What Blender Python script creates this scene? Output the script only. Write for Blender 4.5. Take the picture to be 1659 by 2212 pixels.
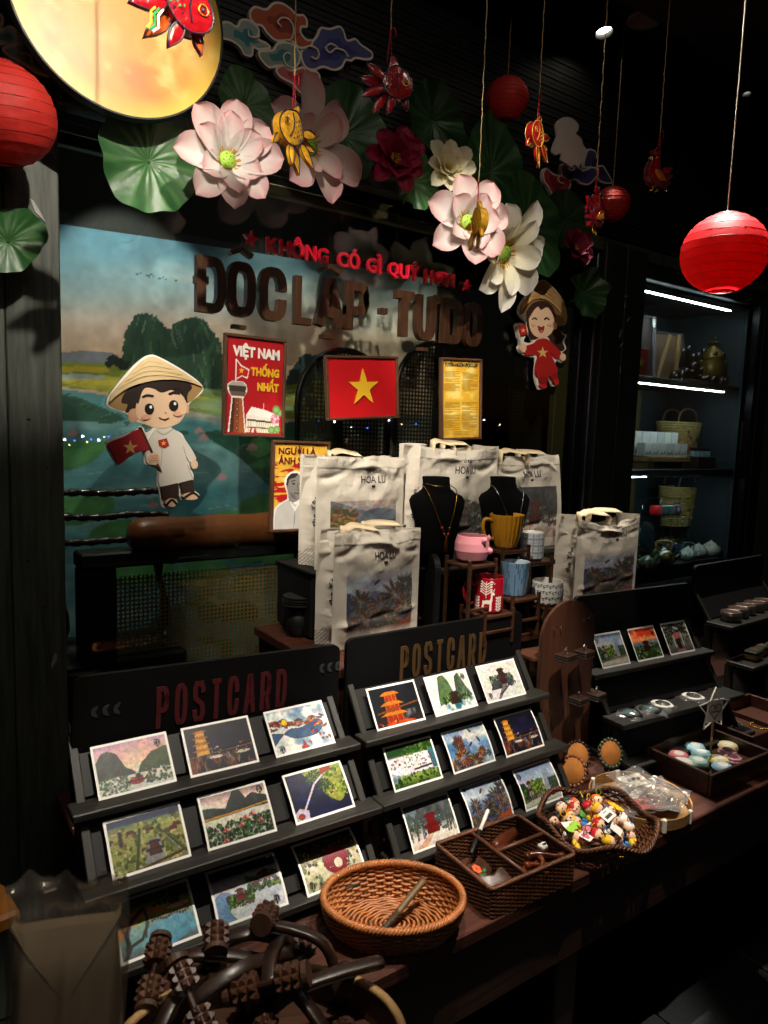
import bpy, bmesh, math, random
import numpy as np
from mathutils import Vector, Matrix
PI = math.pi
R = math.radians
scene = bpy.context.scene
for o in list(bpy.data.objects):
    bpy.data.objects.remove(o, do_unlink=True)
COL = scene.collection

# ---------------------------------------------------------------- camera
F = 1533.9                                    # focal length in units of a 1659 px wide picture
def _n(v): return Vector(v).normalized()
_dn = _n((-824, 24884, 2796))                 # world down, seen from the camera (x right, y down, z forward)
AX = _n((3993, (824*3993-2796**2)/24884, 2796))   # along the shop front
AZ = -_dn
AY = AZ.cross(AX)                             # into the shop
EYE = Vector((0, -1.87, 1.5))
cam = bpy.data.objects.new('camera', bpy.data.cameras.new('camera'))
COL.objects.link(cam)
cam.data.sensor_fit = 'VERTICAL'; cam.data.sensor_height = 36; cam.data.lens = 2796/4032*36
cam.data.clip_start = .02; cam.data.clip_end = 400
_R = Matrix((AX, AY, AZ))                     # camera axes -> world
cx, cy, cz = _R @ Vector((1, 0, 0)), _R @ Vector((0, -1, 0)), _R @ Vector((0, 0, -1))
cam.matrix_world = Matrix(((cx.x, cy.x, cz.x, EYE.x), (cx.y, cy.y, cz.y, EYE.y), (cx.z, cy.z, cz.z, EYE.z), (0, 0, 0, 1)))
scene.camera = cam
cam.data.dof.use_dof = True; cam.data.dof.focus_distance = 1.95; cam.data.dof.aperture_fstop = 6.5     # a phone's real 3.8 mm aperture

# ---------------------------------------------------------------- night sky
world = bpy.data.worlds.new('World'); scene.world = world; world.use_nodes = True
nt = world.node_tree; bg = nt.nodes['Background']
sky = nt.nodes.new('ShaderNodeTexSky'); sky.sky_type = 'NISHITA'; sky.sun_disc = False
sky.sun_elevation = R(-3); sky.sun_rotation = R(200)
nt.links.new(sky.outputs[0], bg.inputs[0]); bg.inputs[1].default_value = .15
vs = scene.view_settings
vs.view_transform = 'Standard'; vs.look = 'None'; vs.exposure = 0.0; vs.gamma = 1
vs.use_curve_mapping = False
scene.cycles.max_bounces = 5; scene.cycles.glossy_bounces = 3; scene.cycles.transparent_max_bounces = 14
scene.cycles.caustics_reflective = False; scene.cycles.caustics_refractive = False
scene.cycles.sample_clamp_indirect = 4

# ---------------------------------------------------------------- geometry helpers
def at(u, v, y):
    d = _R @ Vector(((u-829.5)/F, (v-1106)/F, 1)); return EYE + d*((y-EYE.y)/d.y)
def atz(u, v, z):
    d = _R @ Vector(((u-829.5)/F, (v-1106)/F, 1)); return EYE + d*((z-EYE.z)/d.z)
def lin(c):
    if isinstance(c, str):
        c = [int(c[i:i+2], 16)/255 for i in (0, 2, 4)]
    return tuple(x/12.92 if x <= .04045 else ((x+.055)/1.055)**2.4 for x in c)

class MB:
    """collects shapes, builds ONE mesh object"""
    def __init__(s): s.v = []; s.f = []; s.M = Matrix.Identity(4); s.c = None
    def at(s, loc=(0, 0, 0), rot=(0, 0, 0), sc=1):
        from mathutils import Euler
        s.M = Matrix.Translation(loc) @ Euler(rot).to_matrix().to_4x4() @ (Matrix.Scale(sc, 4) if not hasattr(sc, '__len__') else Matrix.Diagonal((*sc, 1)))
        return s
    def add(s, vs, fs):
        b = len(s.v); s.v += [tuple(s.M @ Vector(p)) for p in vs]; s.f += [tuple(i+b for i in f) for f in fs]; return s
    def box(s, c, d, bev=0):
        x, y, z = d[0]/2, d[1]/2, d[2]/2
        if bev <= 0:
            vs = [(c[0]+i*x, c[1]+j*y, c[2]+k*z) for i in (-1, 1) for j in (-1, 1) for k in (-1, 1)]
            return s.add(vs, [(0, 1, 3, 2), (4, 6, 7, 5), (0, 4, 5, 1), (2, 3, 7, 6), (0, 2, 6, 4), (1, 5, 7, 3)])
        b = min(bev, x*.9, y*.9, z*.9)
        bm = bmesh.new(); bmesh.ops.create_cube(bm, size=1)
        for w in bm.verts: w.co = Vector((w.co.x*2*x+c[0], w.co.y*2*y+c[1], w.co.z*2*z+c[2]))
        bmesh.ops.bevel(bm, geom=list(bm.edges), offset=b, segments=1, affect='EDGES', profile=.5)
        bm.verts.index_update()
        s.add([w.co[:] for w in bm.verts], [[w.index for w in f.verts] for f in bm.faces]); bm.free(); return s
    def prism(s, poly, y0, y1):
        """poly in (x,z), extruded along y"""
        n = len(poly)
        vs = [(p[0], y0, p[1]) for p in poly]+[(p[0], y1, p[1]) for p in poly]
        return s.add(vs, [tuple(range(n)), tuple(range(2*n-1, n-1, -1))]+[(i, n+i, n+(i+1) % n, (i+1) % n) for i in range(n)])
    def tube(s, pts, r, n=6, closed=False, cap=True, flat=1.0, bar=False):
        pts = [Vector(p) for p in pts]; m = len(pts)
        rs = r if hasattr(r, '__len__') else [r]*m
        vs = []; up = None
        for i, p in enumerate(pts):
            a = pts[(i-1) % m] if (closed or i > 0) else p
            b = pts[(i+1) % m] if (closed or i < m-1) else p
            t = (b-a).normalized() if (b-a).length > 1e-9 else Vector((0, 0, 1))
            if up is None:
                up = t.orthogonal().normalized() if abs(t.z) > .95 else (Vector((0, 0, 1))-t*t.z).normalized()
            up = (up-t*up.dot(t))
            up = up.normalized() if up.length > 1e-6 else t.orthogonal().normalized()
            w = t.cross(up)
            for k in range(n):
                an = 2*PI*k/n if not bar else (.62, .95, 2.19, 2.52, 3.76, 4.09, 5.33, 5.66)[k]
                vs.append(p+up*(math.cos(an)*rs[i]*flat)+w*(math.sin(an)*rs[i]))
        fs = []
        for i in range(m if closed else m-1):
            j = (i+1) % m
            for k in range(n):
                fs.append((i*n+k, i*n+(k+1) % n, j*n+(k+1) % n, j*n+k))
        if not closed and cap:
            fs += [tuple(range(n-1, -1, -1)), tuple(range((m-1)*n, m*n))]
        return s.add(vs, fs)
    def lathe(s, prof, n=24, mod=None, cap=True):
        """prof: (r,z) list"""
        vs = []
        for (r, z) in prof:
            for k in range(n):
                a = 2*PI*k/n; q = r*(mod(a, z) if mod else 1)
                vs.append((q*math.cos(a), q*math.sin(a), z))
        fs = [(i*n+k, i*n+(k+1) % n, (i+1)*n+(k+1) % n, (i+1)*n+k) for i in range(len(prof)-1) for k in range(n)]
        if cap:
            if prof[0][0] > 1e-6: fs.append(tuple(range(n-1, -1, -1)))
            if prof[-1][0] > 1e-6: fs.append(tuple(range((len(prof)-1)*n, len(prof)*n)))
        return s.add(vs, fs)
    def ell(s, c, r, nu=12, nv=8):
        if not hasattr(r, '__len__'): r = (r, r, r)
        vs = [(c[0], c[1], c[2]-r[2])]
        for j in range(1, nv):
            t = -PI/2+PI*j/nv
            for k in range(nu):
                a = 2*PI*k/nu
                vs.append((c[0]+r[0]*math.cos(t)*math.cos(a), c[1]+r[1]*math.cos(t)*math.sin(a), c[2]+r[2]*math.sin(t)))
        vs.append((c[0], c[1], c[2]+r[2])); L = len(vs)-1
        fs = [(0, 1+(k+1) % nu, 1+k) for k in range(nu)]
        for j in range(nv-2):
            for k in range(nu):
                fs.append((1+j*nu+k, 1+j*nu+(k+1) % nu, 1+(j+1)*nu+(k+1) % nu, 1+(j+1)*nu+k))
        b = 1+(nv-2)*nu
        fs += [(b+k, b+(k+1) % nu, L) for k in range(nu)]
        return s.add(vs, fs)
    def pillow(s, poly, depth, rings=4, y=0, edge=.15):
        """puffed cut-out in the xz plane, both sides bulging"""
        n = len(poly); c = (sum(p[0] for p in poly)/n, sum(p[1] for p in poly)/n)
        for sg in (-1, 1):
            vs = []
            for i in range(rings):
                t = 1-i/rings; h = depth*(edge+(1-edge)*math.sqrt(max(0, 1-t*t)))
                vs += [(c[0]+(p[0]-c[0])*t, y+sg*h, c[1]+(p[1]-c[1])*t) for p in poly]
            vs.append((c[0], y+sg*depth, c[1]))
            fs = [(i*n+k, i*n+(k+1) % n, (i+1)*n+(k+1) % n, (i+1)*n+k) for i in range(rings-1) for k in range(n)]
            fs += [((rings-1)*n+k, (rings-1)*n+(k+1) % n, rings*n) for k in range(n)]
            s.add(vs, fs)
        h = depth*edge
        s.add([(p[0], y-h, p[1]) for p in poly]+[(p[0], y+h, p[1]) for p in poly], [(k, (k+1) % n, n+(k+1) % n, n+k) for k in range(n)])
        return s
    def grid(s, nu, nv, fn):
        vs = [fn(i/(nu-1), j/(nv-1)) for j in range(nv) for i in range(nu)]
        return s.add(vs, [(j*nu+i, j*nu+i+1, (j+1)*nu+i+1, (j+1)*nu+i) for j in range(nv-1) for i in range(nu-1)])
    def mesh(s, name, mat, smooth=False, cols=None):
        me = bpy.data.meshes.new(name); me.from_pydata(s.v, [], s.f)
        if mat is not None: me.materials.append(M(mat) if isinstance(mat, str) else mat)
        bm = bmesh.new(); bm.from_mesh(me); bmesh.ops.recalc_face_normals(bm, faces=bm.faces); bm.to_mesh(me); bm.free()
        if smooth: me.shade_smooth()
        if cols is not None: setcols(me, cols)
        return me
    def build(s, name, mat, parent=None, smooth=False, cols=None, loc=None, rot=None):
        return link(name, s.mesh(name, mat, smooth, cols), parent, loc, rot)
def setcols(me, cols):
    ca = me.color_attributes.new('print', 'FLOAT_COLOR', 'POINT')
    a = np.ones((len(me.vertices), 4), np.float32); a[:, :3] = np.asarray(cols, np.float32).reshape(-1, 3)
    ca.data.foreach_set('color', a.ravel())
def link(name, me, parent=None, loc=None, rot=None):
    o = bpy.data.objects.new(name, me); COL.objects.link(o)
    if parent is not None: o.parent = parent
    if loc is not None: o.location = loc
    if rot is not None: o.rotation_euler = rot
    return o
def T(name, label, cat, loc=(0, 0, 0), rot=0, group=None):
    o = bpy.data.objects.new(name, None); COL.objects.link(o); o.empty_display_size = .02
    o.location = loc; o.rotation_euler = rot if hasattr(rot, '__len__') else (0, 0, rot)
    return tag(o, label, cat, group)
def tag(o, label, cat, group=None):
    o['label'] = label; o['category'] = cat
    if group: o['group'] = group
    return o
def struct(o): o['kind'] = 'structure'; return o
def fast_grid(name, P, cols, mat, parent=None, smooth=True, loc=None, rot=None):
    """P: (nv,nu,3) array of points, cols (nv,nu,3) linear colours"""
    nv, nu = P.shape[:2]
    me = bpy.data.meshes.new(name)
    idx = np.arange(nv*nu).reshape(nv, nu)
    q = np.stack([idx[:-1, :-1], idx[:-1, 1:], idx[1:, 1:], idx[1:, :-1]], -1).reshape(-1, 4)
    me.vertices.add(nv*nu); me.vertices.foreach_set('co', P.astype(np.float32).ravel())
    me.loops.add(q.size); me.loops.foreach_set('vertex_index', q.astype(np.int32).ravel())
    me.polygons.add(len(q)); me.polygons.foreach_set('loop_start', np.arange(0, q.size, 4, dtype=np.int32))
    me.update(calc_edges=True); me.validate()
    me.materials.append(M(mat))
    if smooth: me.shade_smooth()
    if cols is not None: setcols(me, cols)
    return link(name, me, parent, loc, rot)

# ---------------------------------------------------------------- materials
MATS = {}
def M(n): return MATS[n]
def mat(name, col, rough=.5, metal=0, var=0, vs=20, bump=0, bs=60, stretch=(1, 1, 1), coat=0, trans=0, sub=0, emit=None, es=0, sheen=0, alpha=1, col2=None, spec=.5, ior=1.45, vcol=False, thin=0):
    m = bpy.data.materials.new(name); m.use_nodes = True; MATS[name] = m
    t = m.node_tree; p = t.nodes['Principled BSDF']; L = t.links.new; N = t.nodes.new
    c = lin(col) if col is not None else (.8, .8, .8)
    p.inputs['Base Color'].default_value = (*c, 1)
    p.inputs['Roughness'].default_value = rough; p.inputs['Metallic'].default_value = metal
    p.inputs['Coat Weight'].default_value = coat; p.inputs['Transmission Weight'].default_value = trans
    p.inputs['Specular IOR Level'].default_value = spec; p.inputs['IOR'].default_value = ior
    p.inputs['Alpha'].default_value = alpha
    if sheen: p.inputs['Sheen Weight'].default_value = sheen
    if sub:
        p.inputs['Subsurface Weight'].default_value = sub; p.inputs['Subsurface Radius'].default_value = (.02, .012, .008); p.inputs['Subsurface Scale'].default_value = .3
    if emit: p.inputs['Emission Color'].default_value = (*lin(emit), 1); p.inputs['Emission Strength'].default_value = es
    src = None
    if vcol:
        a = N('ShaderNodeAttribute'); a.attribute_name = 'print'; src = a.outputs['Color']
    if var or bump or col2:
        tc = N('ShaderNodeTexCoord'); mp = N('ShaderNodeMapping'); mp.inputs['Scale'].default_value = stretch; L(tc.outputs['Object'], mp.inputs[0])
    if var or col2:
        nz = N('ShaderNodeTexNoise'); nz.inputs['Scale'].default_value = vs; nz.inputs['Detail'].default_value = 5; nz.inputs['Roughness'].default_value = .6; L(mp.outputs[0], nz.inputs[0])
        rp = N('ShaderNodeMapRange'); rp.inputs[1].default_value = .3; rp.inputs[2].default_value = .7
        L(nz.outputs[0], rp.inputs[0])
        mx = N('ShaderNodeMix'); mx.data_type = 'RGBA'; L(rp.outputs[0], mx.inputs[0])
        if col2:
            mx.inputs[6].default_value = (*c, 1); mx.inputs[7].default_value = (*lin(col2), 1)
        else:
            mx.blend_type = 'MIX'
            if src is not None:
                d = N('ShaderNodeMix'); d.data_type = 'RGBA'; d.blend_type = 'MULTIPLY'; d.inputs[0].default_value = 1; d.inputs[7].default_value = (1-var,)*3+(1,); L(src, d.inputs[6])
                L(d.outputs[2], mx.inputs[6]); L(src, mx.inputs[7])
            else:
                mx.inputs[6].default_value = tuple(x*(1-var) for x in c)+(1,); mx.inputs[7].default_value = tuple(min(1, x*(1+var)) for x in c)+(1,)
        src = mx.outputs[2]
    if src is not None: L(src, p.inputs['Base Color'])
    if bump:
        n2 = N('ShaderNodeTexNoise'); n2.inputs['Scale'].default_value = bs; n2.inputs['Detail'].default_value = 6; L(mp.outputs[0], n2.inputs[0])
        b = N('ShaderNodeBump'); b.inputs['Strength'].default_value = min(1, bump); b.inputs['Distance'].default_value = .004*max(1, bump); L(n2.outputs[0], b.inputs['Height']); L(b.outputs[0], p.inputs['Normal'])
    if thin:                                   # light that shines through paper or cloth
        tr = N('ShaderNodeBsdfTranslucent'); ms = N('ShaderNodeMixShader'); ms.inputs[0].default_value = thin
        if src is not None: L(src, tr.inputs[0])
        else: tr.inputs[0].default_value = (*c, 1)
        out = t.nodes['Material Output']; L(p.outputs[0], ms.inputs[1]); L(tr.outputs[0], ms.inputs[2]); L(ms.outputs[0], out.inputs[0])
    return m
def clear(name, tint, refl_rough=.02, base=.04, edge=.9, power=4.0, haze=0.0, hazecol='ffffff', bump=0):
    """thin clear sheet: lets light straight through, mirrors a little, more at grazing angles"""
    m = bpy.data.materials.new(name); m.use_nodes = True; MATS[name] = m
    t = m.node_tree; t.nodes.clear(); N = t.nodes.new; L = t.links.new
    out = N('ShaderNodeOutputMaterial'); tr = N('ShaderNodeBsdfTransparent'); tr.inputs[0].default_value = (*lin(tint), 1)
    gl = N('ShaderNodeBsdfGlossy'); gl.inputs['Roughness'].default_value = refl_rough
    lw = N('ShaderNodeLayerWeight'); lw.inputs[0].default_value = .5
    pw = N('ShaderNodeMath'); pw.operation = 'POWER'; pw.inputs[1].default_value = power; L(lw.outputs['Facing'], pw.inputs[0])
    mr = N('ShaderNodeMapRange'); mr.inputs[3].default_value = base; mr.inputs[4].default_value = edge; L(pw.outputs[0], mr.inputs[0])
    ms = N('ShaderNodeMixShader'); L(mr.outputs[0], ms.inputs[0])
    first = tr.outputs[0]
    if haze:
        df = N('ShaderNodeBsdfDiffuse'); df.inputs[0].default_value = (*lin(hazecol), 1); m2 = N('ShaderNodeMixShader'); m2.inputs[0].default_value = haze
        L(tr.outputs[0], m2.inputs[1]); L(df.outputs[0], m2.inputs[2]); first = m2.outputs[0]
    if bump:
        tc = N('ShaderNodeTexCoord'); nz = N('ShaderNodeTexNoise'); nz.inputs['Scale'].default_value = 40; L(tc.outputs['Object'], nz.inputs[0])
        b = N('ShaderNodeBump'); b.inputs['Strength'].default_value = bump; b.inputs['Distance'].default_value = .01; L(nz.outputs[0], b.inputs['Height']); L(b.outputs[0], gl.inputs['Normal'])
    L(first, ms.inputs[1]); L(gl.outputs[0], ms.inputs[2]); L(ms.outputs[0], out.inputs[0])
    return m
def wood(name, c1, c2, axis=0, sc=6, rough=.5, bump=.3, coat=0):
    """stretched grain along one axis"""
    m = bpy.data.materials.new(name); m.use_nodes = True; MATS[name] = m
    t = m.node_tree; p = t.nodes['Principled BSDF']; N = t.nodes.new; L = t.links.new
    tc = N('ShaderNodeTexCoord'); mp = N('ShaderNodeMapping'); s = [sc*8]*3; s[axis] = sc*.5; mp.inputs['Scale'].default_value = s; L(tc.outputs['Object'], mp.inputs[0])
    nz = N('ShaderNodeTexNoise'); nz.inputs['Scale'].default_value = 1.6; nz.inputs['Detail'].default_value = 8; nz.inputs['Roughness'].default_value = .65; nz.inputs['Distortion'].default_value = .6; L(mp.outputs[0], nz.inputs[0])
    cr = N('ShaderNodeValToRGB'); cr.color_ramp.elements[0].position = .35; cr.color_ramp.elements[1].position = .68
    cr.color_ramp.elements[0].color = (*lin(c1), 1); cr.color_ramp.elements[1].color = (*lin(c2), 1); L(nz.outputs[0], cr.inputs[0]); L(cr.outputs[0], p.inputs['Base Color'])
    p.inputs['Roughness'].default_value = rough; p.inputs['Coat Weight'].default_value = coat
    b = N('ShaderNodeBump'); b.inputs['Strength'].default_value = bump; b.inputs['Distance'].default_value = .003; L(nz.outputs[0], b.inputs['Height']); L(b.outputs[0], p.inputs['Normal'])
    return m

# ---------------------------------------------------------------- lettering
def text_mesh(body, bold=0.0, ex=.5):
    c = bpy.data.curves.new('letters', 'FONT'); c.body = body; c.offset = bold; c.extrude = ex; c.resolution_u = 3
    o = bpy.data.objects.new('letters', c); COL.objects.link(o)
    dg = bpy.context.evaluated_depsgraph_get(); me = bpy.data.meshes.new_from_object(o.evaluated_get(dg))
    bpy.data.objects.remove(o); bpy.data.curves.remove(c)
    return me
def text(name, body, w, h, mt, parent, loc, thick=.001, bold=0.0, rot=None, warp=None):
    """text standing in the xz plane (front towards -y), fitted to w x h, its lower left corner at loc"""
    me = text_mesh(body, bold)
    co = np.empty(len(me.vertices)*3, np.float32); me.vertices.foreach_get('co', co); co = co.reshape(-1, 3)
    mn, mx = co.min(0), co.max(0); q = (co-mn)/np.maximum(mx-mn, 1e-6)
    P = np.stack([q[:, 0]*w, (1-q[:, 2])*thick, q[:, 1]*h], 1)
    if warp: P = warp(P)
    me.vertices.foreach_set('co', P.astype(np.float32).ravel()); me.materials.clear(); me.materials.append(M(mt)); me.update(); me.name = name
    return link(name, me, parent, loc, rot)
def arcpts(c, r, a0, a1, n=5): return [(c[0]+r*math.cos(R(a0+(a1-a0)*i/n)), c[1]+r*math.sin(R(a0+(a1-a0)*i/n))) for i in range(n+1)]
def ribbon(path, w, closed=False):
    P = [Vector(p) for p in path]; n = len(P); lo, ro = [], []
    for i in range(n):
        a = P[i-1] if (i or closed) else None; b = P[(i+1) % n] if (i < n-1 or closed) else None
        d1 = (P[i]-a).normalized() if a is not None else None; d2 = (b-P[i]).normalized() if b is not None else None
        if d1 is None: d1 = d2
        if d2 is None: d2 = d1
        n1 = Vector((-d1.y, d1.x)); n2 = Vector((-d2.y, d2.x)); m = (n1+n2)
        m = m.normalized() if m.length > 1e-6 else n1
        k = w/2/max(.35, m.dot(n1)); lo.append(P[i]+m*k); ro.append(P[i]-m*k)
    return lo, ro
GL = {}
def _glyphs():
    r = .34
    def O(y0=0, y1=1, sq=0):
        p = arcpts((1-r, y1-r), r, 0, 90)
        p += ([(0, y1)] if sq else arcpts((r, y1-r), r, 90, 180)); p += ([(0, y0)] if sq else arcpts((r, y0+r), r, 180, 270)); p += arcpts((1-r, y0+r), r, 270, 360); return p
    GL['O'] = [(O(), 1)]; GL['D'] = [(O(sq=1), 1)]
    GL['C'] = [([(1, .60)]+arcpts((1-r, 1-r), r, 0, 90)+arcpts((r, 1-r), r, 90, 180)+arcpts((r, r), r, 180, 270)+arcpts((1-r, r), r, 270, 360)+[(1, .40)], 0)]
    GL['L'] = [([(0, 1), (0, 0), (1, 0)], 0)]; GL['T'] = [([(-.1, 1), (1.1, 1)], 0), ([(.5, 1), (.5, -.08)], 0)]
    GL['U'] = [([(0, 1.08)]+arcpts((r, r), r, 180, 270)+arcpts((1-r, r), r, 270, 360)+[(1, 1.08)], 0)]
    GL['P'] = [(O(.4, 1, 1), 1), ([(0, .5), (0, -.08)], 0)]
    GL['R'] = [(O(.4, 1, 1), 1), ([(0, .5), (0, -.08)], 0), ([(.55, .42), (1, -.08)], 0)]
    GL['A'] = [([(-.05, -.08), (.42, 1), (.58, 1), (1.05, -.08)], 0), ([(.2, .26), (.8, .26)], 0)]
    GL['S'] = [([(1, .74), (1, .87), (.8, 1), (.2, 1), (0, .87), (0, .68), (.12, .58), (.88, .42), (1, .32), (1, .13), (.8, 0), (.2, 0), (0, .13), (0, .26)], 0)]
    GL['-'] = [([(0, .5), (1, .5)], 0)]; GL['^'] = [([(-.05, 1.27), (.5, 1.4), (1.05, 1.27)], 0)]; GL['.'] = [([(.1, -.34), (.75, -.34)], 0)]
    GL['d'] = [([(-.3, .58), (.35, .58)], 0)]; GL["'"] = [([(.95, 1.0), (1.35, 1.0), (1.4, 1.15)], 0)]
_glyphs()
def glyph(mb, chars, x, z, w, h, sw, y0, y1, sws=None):
    """condensed block letter made of strokes; every stroke a hair deeper than the next so that no faces coincide"""
    k = 0; iw, ih = w-sw, h-sw
    for ch in chars:
        for path, cl in GL[ch]:
            p = [(x+sw/2+a*iw, z+sw/2+b*ih) for a, b in path]
            s = (sws or {}).get(ch, sw)
            lo, ro = ribbon(p, s, cl); yy = y0+k*.0004; k += 1
            n = len(lo)
            vs = [(q.x, yy, q.y) for q in lo]+[(q.x, yy, q.y) for q in ro]+[(q.x, y1, q.y) for q in lo]+[(q.x, y1, q.y) for q in ro]
            fs = []
            for i in range(n if cl else n-1):
                j = (i+1) % n
                fs += [(i, j, n+j, n+i), (2*n+i, 3*n+i, 3*n+j, 2*n+j), (i, 2*n+i, 2*n+j, j), (n+i, n+j, 3*n+j, 3*n+i)]
            if not cl: fs += [(0, n, 3*n, 2*n), (n-1, 3*n-1, 4*n-1, 2*n-1)]
            mb.add(vs, fs)
def star(r, rot=0, inner=.382): return [(math.sin(rot+i*PI/5)*(r if i % 2 == 0 else r*inner), math.cos(rot+i*PI/5)*(r if i % 2 == 0 else r*inner)) for i in range(10)]
def rrect(w, h, r, n=4):
    p = []
    for (x, z, a) in ((w/2-r, h/2-r, 0), (-w/2+r, h/2-r, 90), (-w/2+r, -h/2+r, 180), (w/2-r, -h/2+r, 270)): p += arcpts((x, z), r, a, a+90, n)
    return p
def spline(pts, n=6, closed=False):
    """Catmull-Rom through points of any dimension"""
    P = [np.array(p, float) for p in pts]; m = len(P); out = []
    for i in range(m if closed else m-1):
        p0 = P[(i-1) % m] if (closed or i) else P[i]; p1 = P[i]; p2 = P[(i+1) % m]; p3 = P[(i+2) % m] if (closed or i < m-2) else P[(i+1) % m]
        for k in range(n):
            t = k/n; out.append(tuple(.5*((2*p1)+(-p0+p2)*t+(2*p0-5*p1+4*p2-p3)*t*t+(-p0+3*p1-3*p2+p3)*t**3)))
    if not closed: out.append(tuple(P[-1]))
    return out

# ---------------------------------------------------------------- painter for prints (flat artwork only)
class Cv:
    def __init__(s, w, h, bg='ffffff', seed=1):
        s.w, s.h = w, h; s.a = np.empty((h, w, 3)); s.a[:] = s.c(bg)
        s.X, s.Y = np.meshgrid(np.linspace(0, 1, w), np.linspace(0, 1, h)); s.asp = w/h; s.seed = seed
    def c(s, c): return np.array([int(c[i:i+2], 16)/255 for i in (0, 2, 4)]) if isinstance(c, str) else np.array(c)
    def n(s, fx, fy=None, oc=3, seed=None):
        fy = fy or fx; s.seed += 1; rg = np.random.RandomState(seed if seed is not None else s.seed*7+3); o = np.zeros((s.h, s.w)); am = 1; tot = 0
        for k in range(oc):
            gx, gy = int(fx*2**k)+2, int(fy*2**k)+2; g = rg.rand(gy+1, gx+1)
            x = s.X*(gx-1); y = s.Y*(gy-1); i = x.astype(int); j = y.astype(int); u = x-i; v = y-j; u = u*u*(3-2*u); v = v*v*(3-2*v)
            o += am*((g[j, i]*(1-u)+g[j, i+1]*u)*(1-v)+(g[j+1, i]*(1-u)+g[j+1, i+1]*u)*v); tot += am; am *= .5
        return o/tot
    def mix(s, m, col, al=1):
        m = np.clip(m*al, 0, 1)[..., None]; s.a = s.a*(1-m)+(col if isinstance(col, np.ndarray) and col.ndim == 3 else s.c(col))*m; return s
    def vgrad(s, stops, box=(0, 0, 1, 1)):
        m = (s.X >= box[0]) & (s.X <= box[2]) & (s.Y >= box[1]) & (s.Y <= box[3])
        ys = [p for p, _ in stops]; cs = np.array([s.c(c) for _, c in stops]); g = np.stack([np.interp(s.Y, ys, cs[:, k]) for k in range(3)], -1); return s.mix(m.astype(float), g)
    def inpoly(s, pts):
        m = np.zeros((s.h, s.w), bool); n = len(pts)
        for i in range(n):
            (x1, y1), (x2, y2) = pts[i], pts[(i+1) % n]
            if y1 == y2: continue
            m ^= ((s.Y >= min(y1, y2)) & (s.Y < max(y1, y2)) & (s.X < x1+(s.Y-y1)*(x2-x1)/(y2-y1)))
        return m
    def poly(s, pts, col, al=1): return s.mix(s.inpoly(pts).astype(float), col, al)
    def ell(s, x, y, rx, ry, col, al=1, rot=0, soft=0):
        dx, dy = (s.X-x)*s.asp, s.Y-y; c, d = math.cos(rot), math.sin(rot); u = (dx*c+dy*d)/(rx*s.asp); v = (-dx*d+dy*c)/ry; q = np.sqrt(u*u+v*v)
        return s.mix((q < 1).astype(float) if not soft else np.clip((1-q)/soft, 0, 1), col, al)
    def line(s, pts, w, col, al=1):
        m = np.zeros((s.h, s.w), bool)
        for (x1, y1), (x2, y2) in zip(pts[:-1], pts[1:]):
            dx, dy = (x2-x1)*s.asp, y2-y1; L = dx*dx+dy*dy+1e-12; px, py = (s.X-x1)*s.asp, s.Y-y1; t = np.clip((px*dx+py*dy)/L, 0, 1)
            m |= ((px-t*dx)**2+(py-t*dy)**2) < (w/2)**2
        return s.mix(m.astype(float), col, al)
    def dabs(s, n, box, r, cols, seed=1, al=.9, asp=1.0):
        rg = random.Random(seed)
        for _ in range(n): s.ell(rg.uniform(box[0], box[2]), rg.uniform(box[1], box[3]), r*rg.uniform(.5, 1.3)/s.asp*asp, r*rg.uniform(.5, 1.3), rg.choice(cols), al, rg.uniform(0, 3))
        return s
    def hill(s, base, pts, cols, seed=3, f=9):
        """ragged rock silhouette: pts = ridge line"""
        xs, ys = zip(*pts); r = np.interp(s.X[0], xs, ys, left=-1, right=-1); r = r+.025*(s.n(14, 2, 3, seed)[0]-.5)*2
        m = (s.Y < r[None, :]) & (s.Y > base); t = s.n(f, f*.5, 4, seed+1); g = s.c(cols[0])*(1-t[..., None])+s.c(cols[1])*t[..., None]
        return s.mix(m.astype(float), g)
    def wash(s, k=.1, f=6):
        t = s.n(f, f, 4); s.a = np.clip(s.a*(1-k+2*k*t[..., None]), 0, 1); return s
    def border(s, b=.03, col='f4f2ec'):
        m = (s.X < b/s.asp) | (s.X > 1-b/s.asp) | (s.Y < b) | (s.Y > 1-b); return s.mix(m.astype(float), col)
    def lin(s):
        a = np.clip(s.a, 0, 1); return np.where(a <= .04045, a/12.92, ((a+.055)/1.055)**2.4)

# ================================================================ materials
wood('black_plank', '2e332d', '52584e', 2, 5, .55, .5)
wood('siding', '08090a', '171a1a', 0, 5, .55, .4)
wood('pillar_paint', '0f1412', '1d2420', 2, 3, .55, .3)
mat('black', '0b0b0b', .55); mat('soot', '121413', .7, var=.3, vs=6)
mat('black_metal', '141318', .35, metal=.6); mat('steel', '55555c', .35, metal=.9); mat('olive', '4a4220', .6, var=.25, vs=9, stretch=(1, 1, .1))
wood('table_wood', '2c150d', '52291a', 0, 4, .45, .3, .2); wood('dark_wood', '22130c', '3d2416', 0, 5, .45, .3)
wood('charcoal_wood', '171613', '2f2d28', 0, 6, .5, .4); wood('charcoal_wood_v', '171613', '2f2d28', 2, 6, .5, .4)
mat('board_black', '060607', .6, var=.3, vs=8, spec=.25)
wood('letter_wood', '2a190e', '55351f', 2, 7, .45, .25); wood('frame_wood', '40281a', '6d4a33', 2, 8, .5, .25); wood('frame_wood_h', '40281a', '6d4a33', 0, 8, .5, .25)
wood('walnut', '28160d', '4a2c1b', 0, 7, .4, .3, .15); wood('pale_wood', '8a6a42', 'b08c5c', 2, 6, .5, .2); wood('brown_board', '3a2013', '552f1c', 2, 3, .55, .2)
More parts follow.
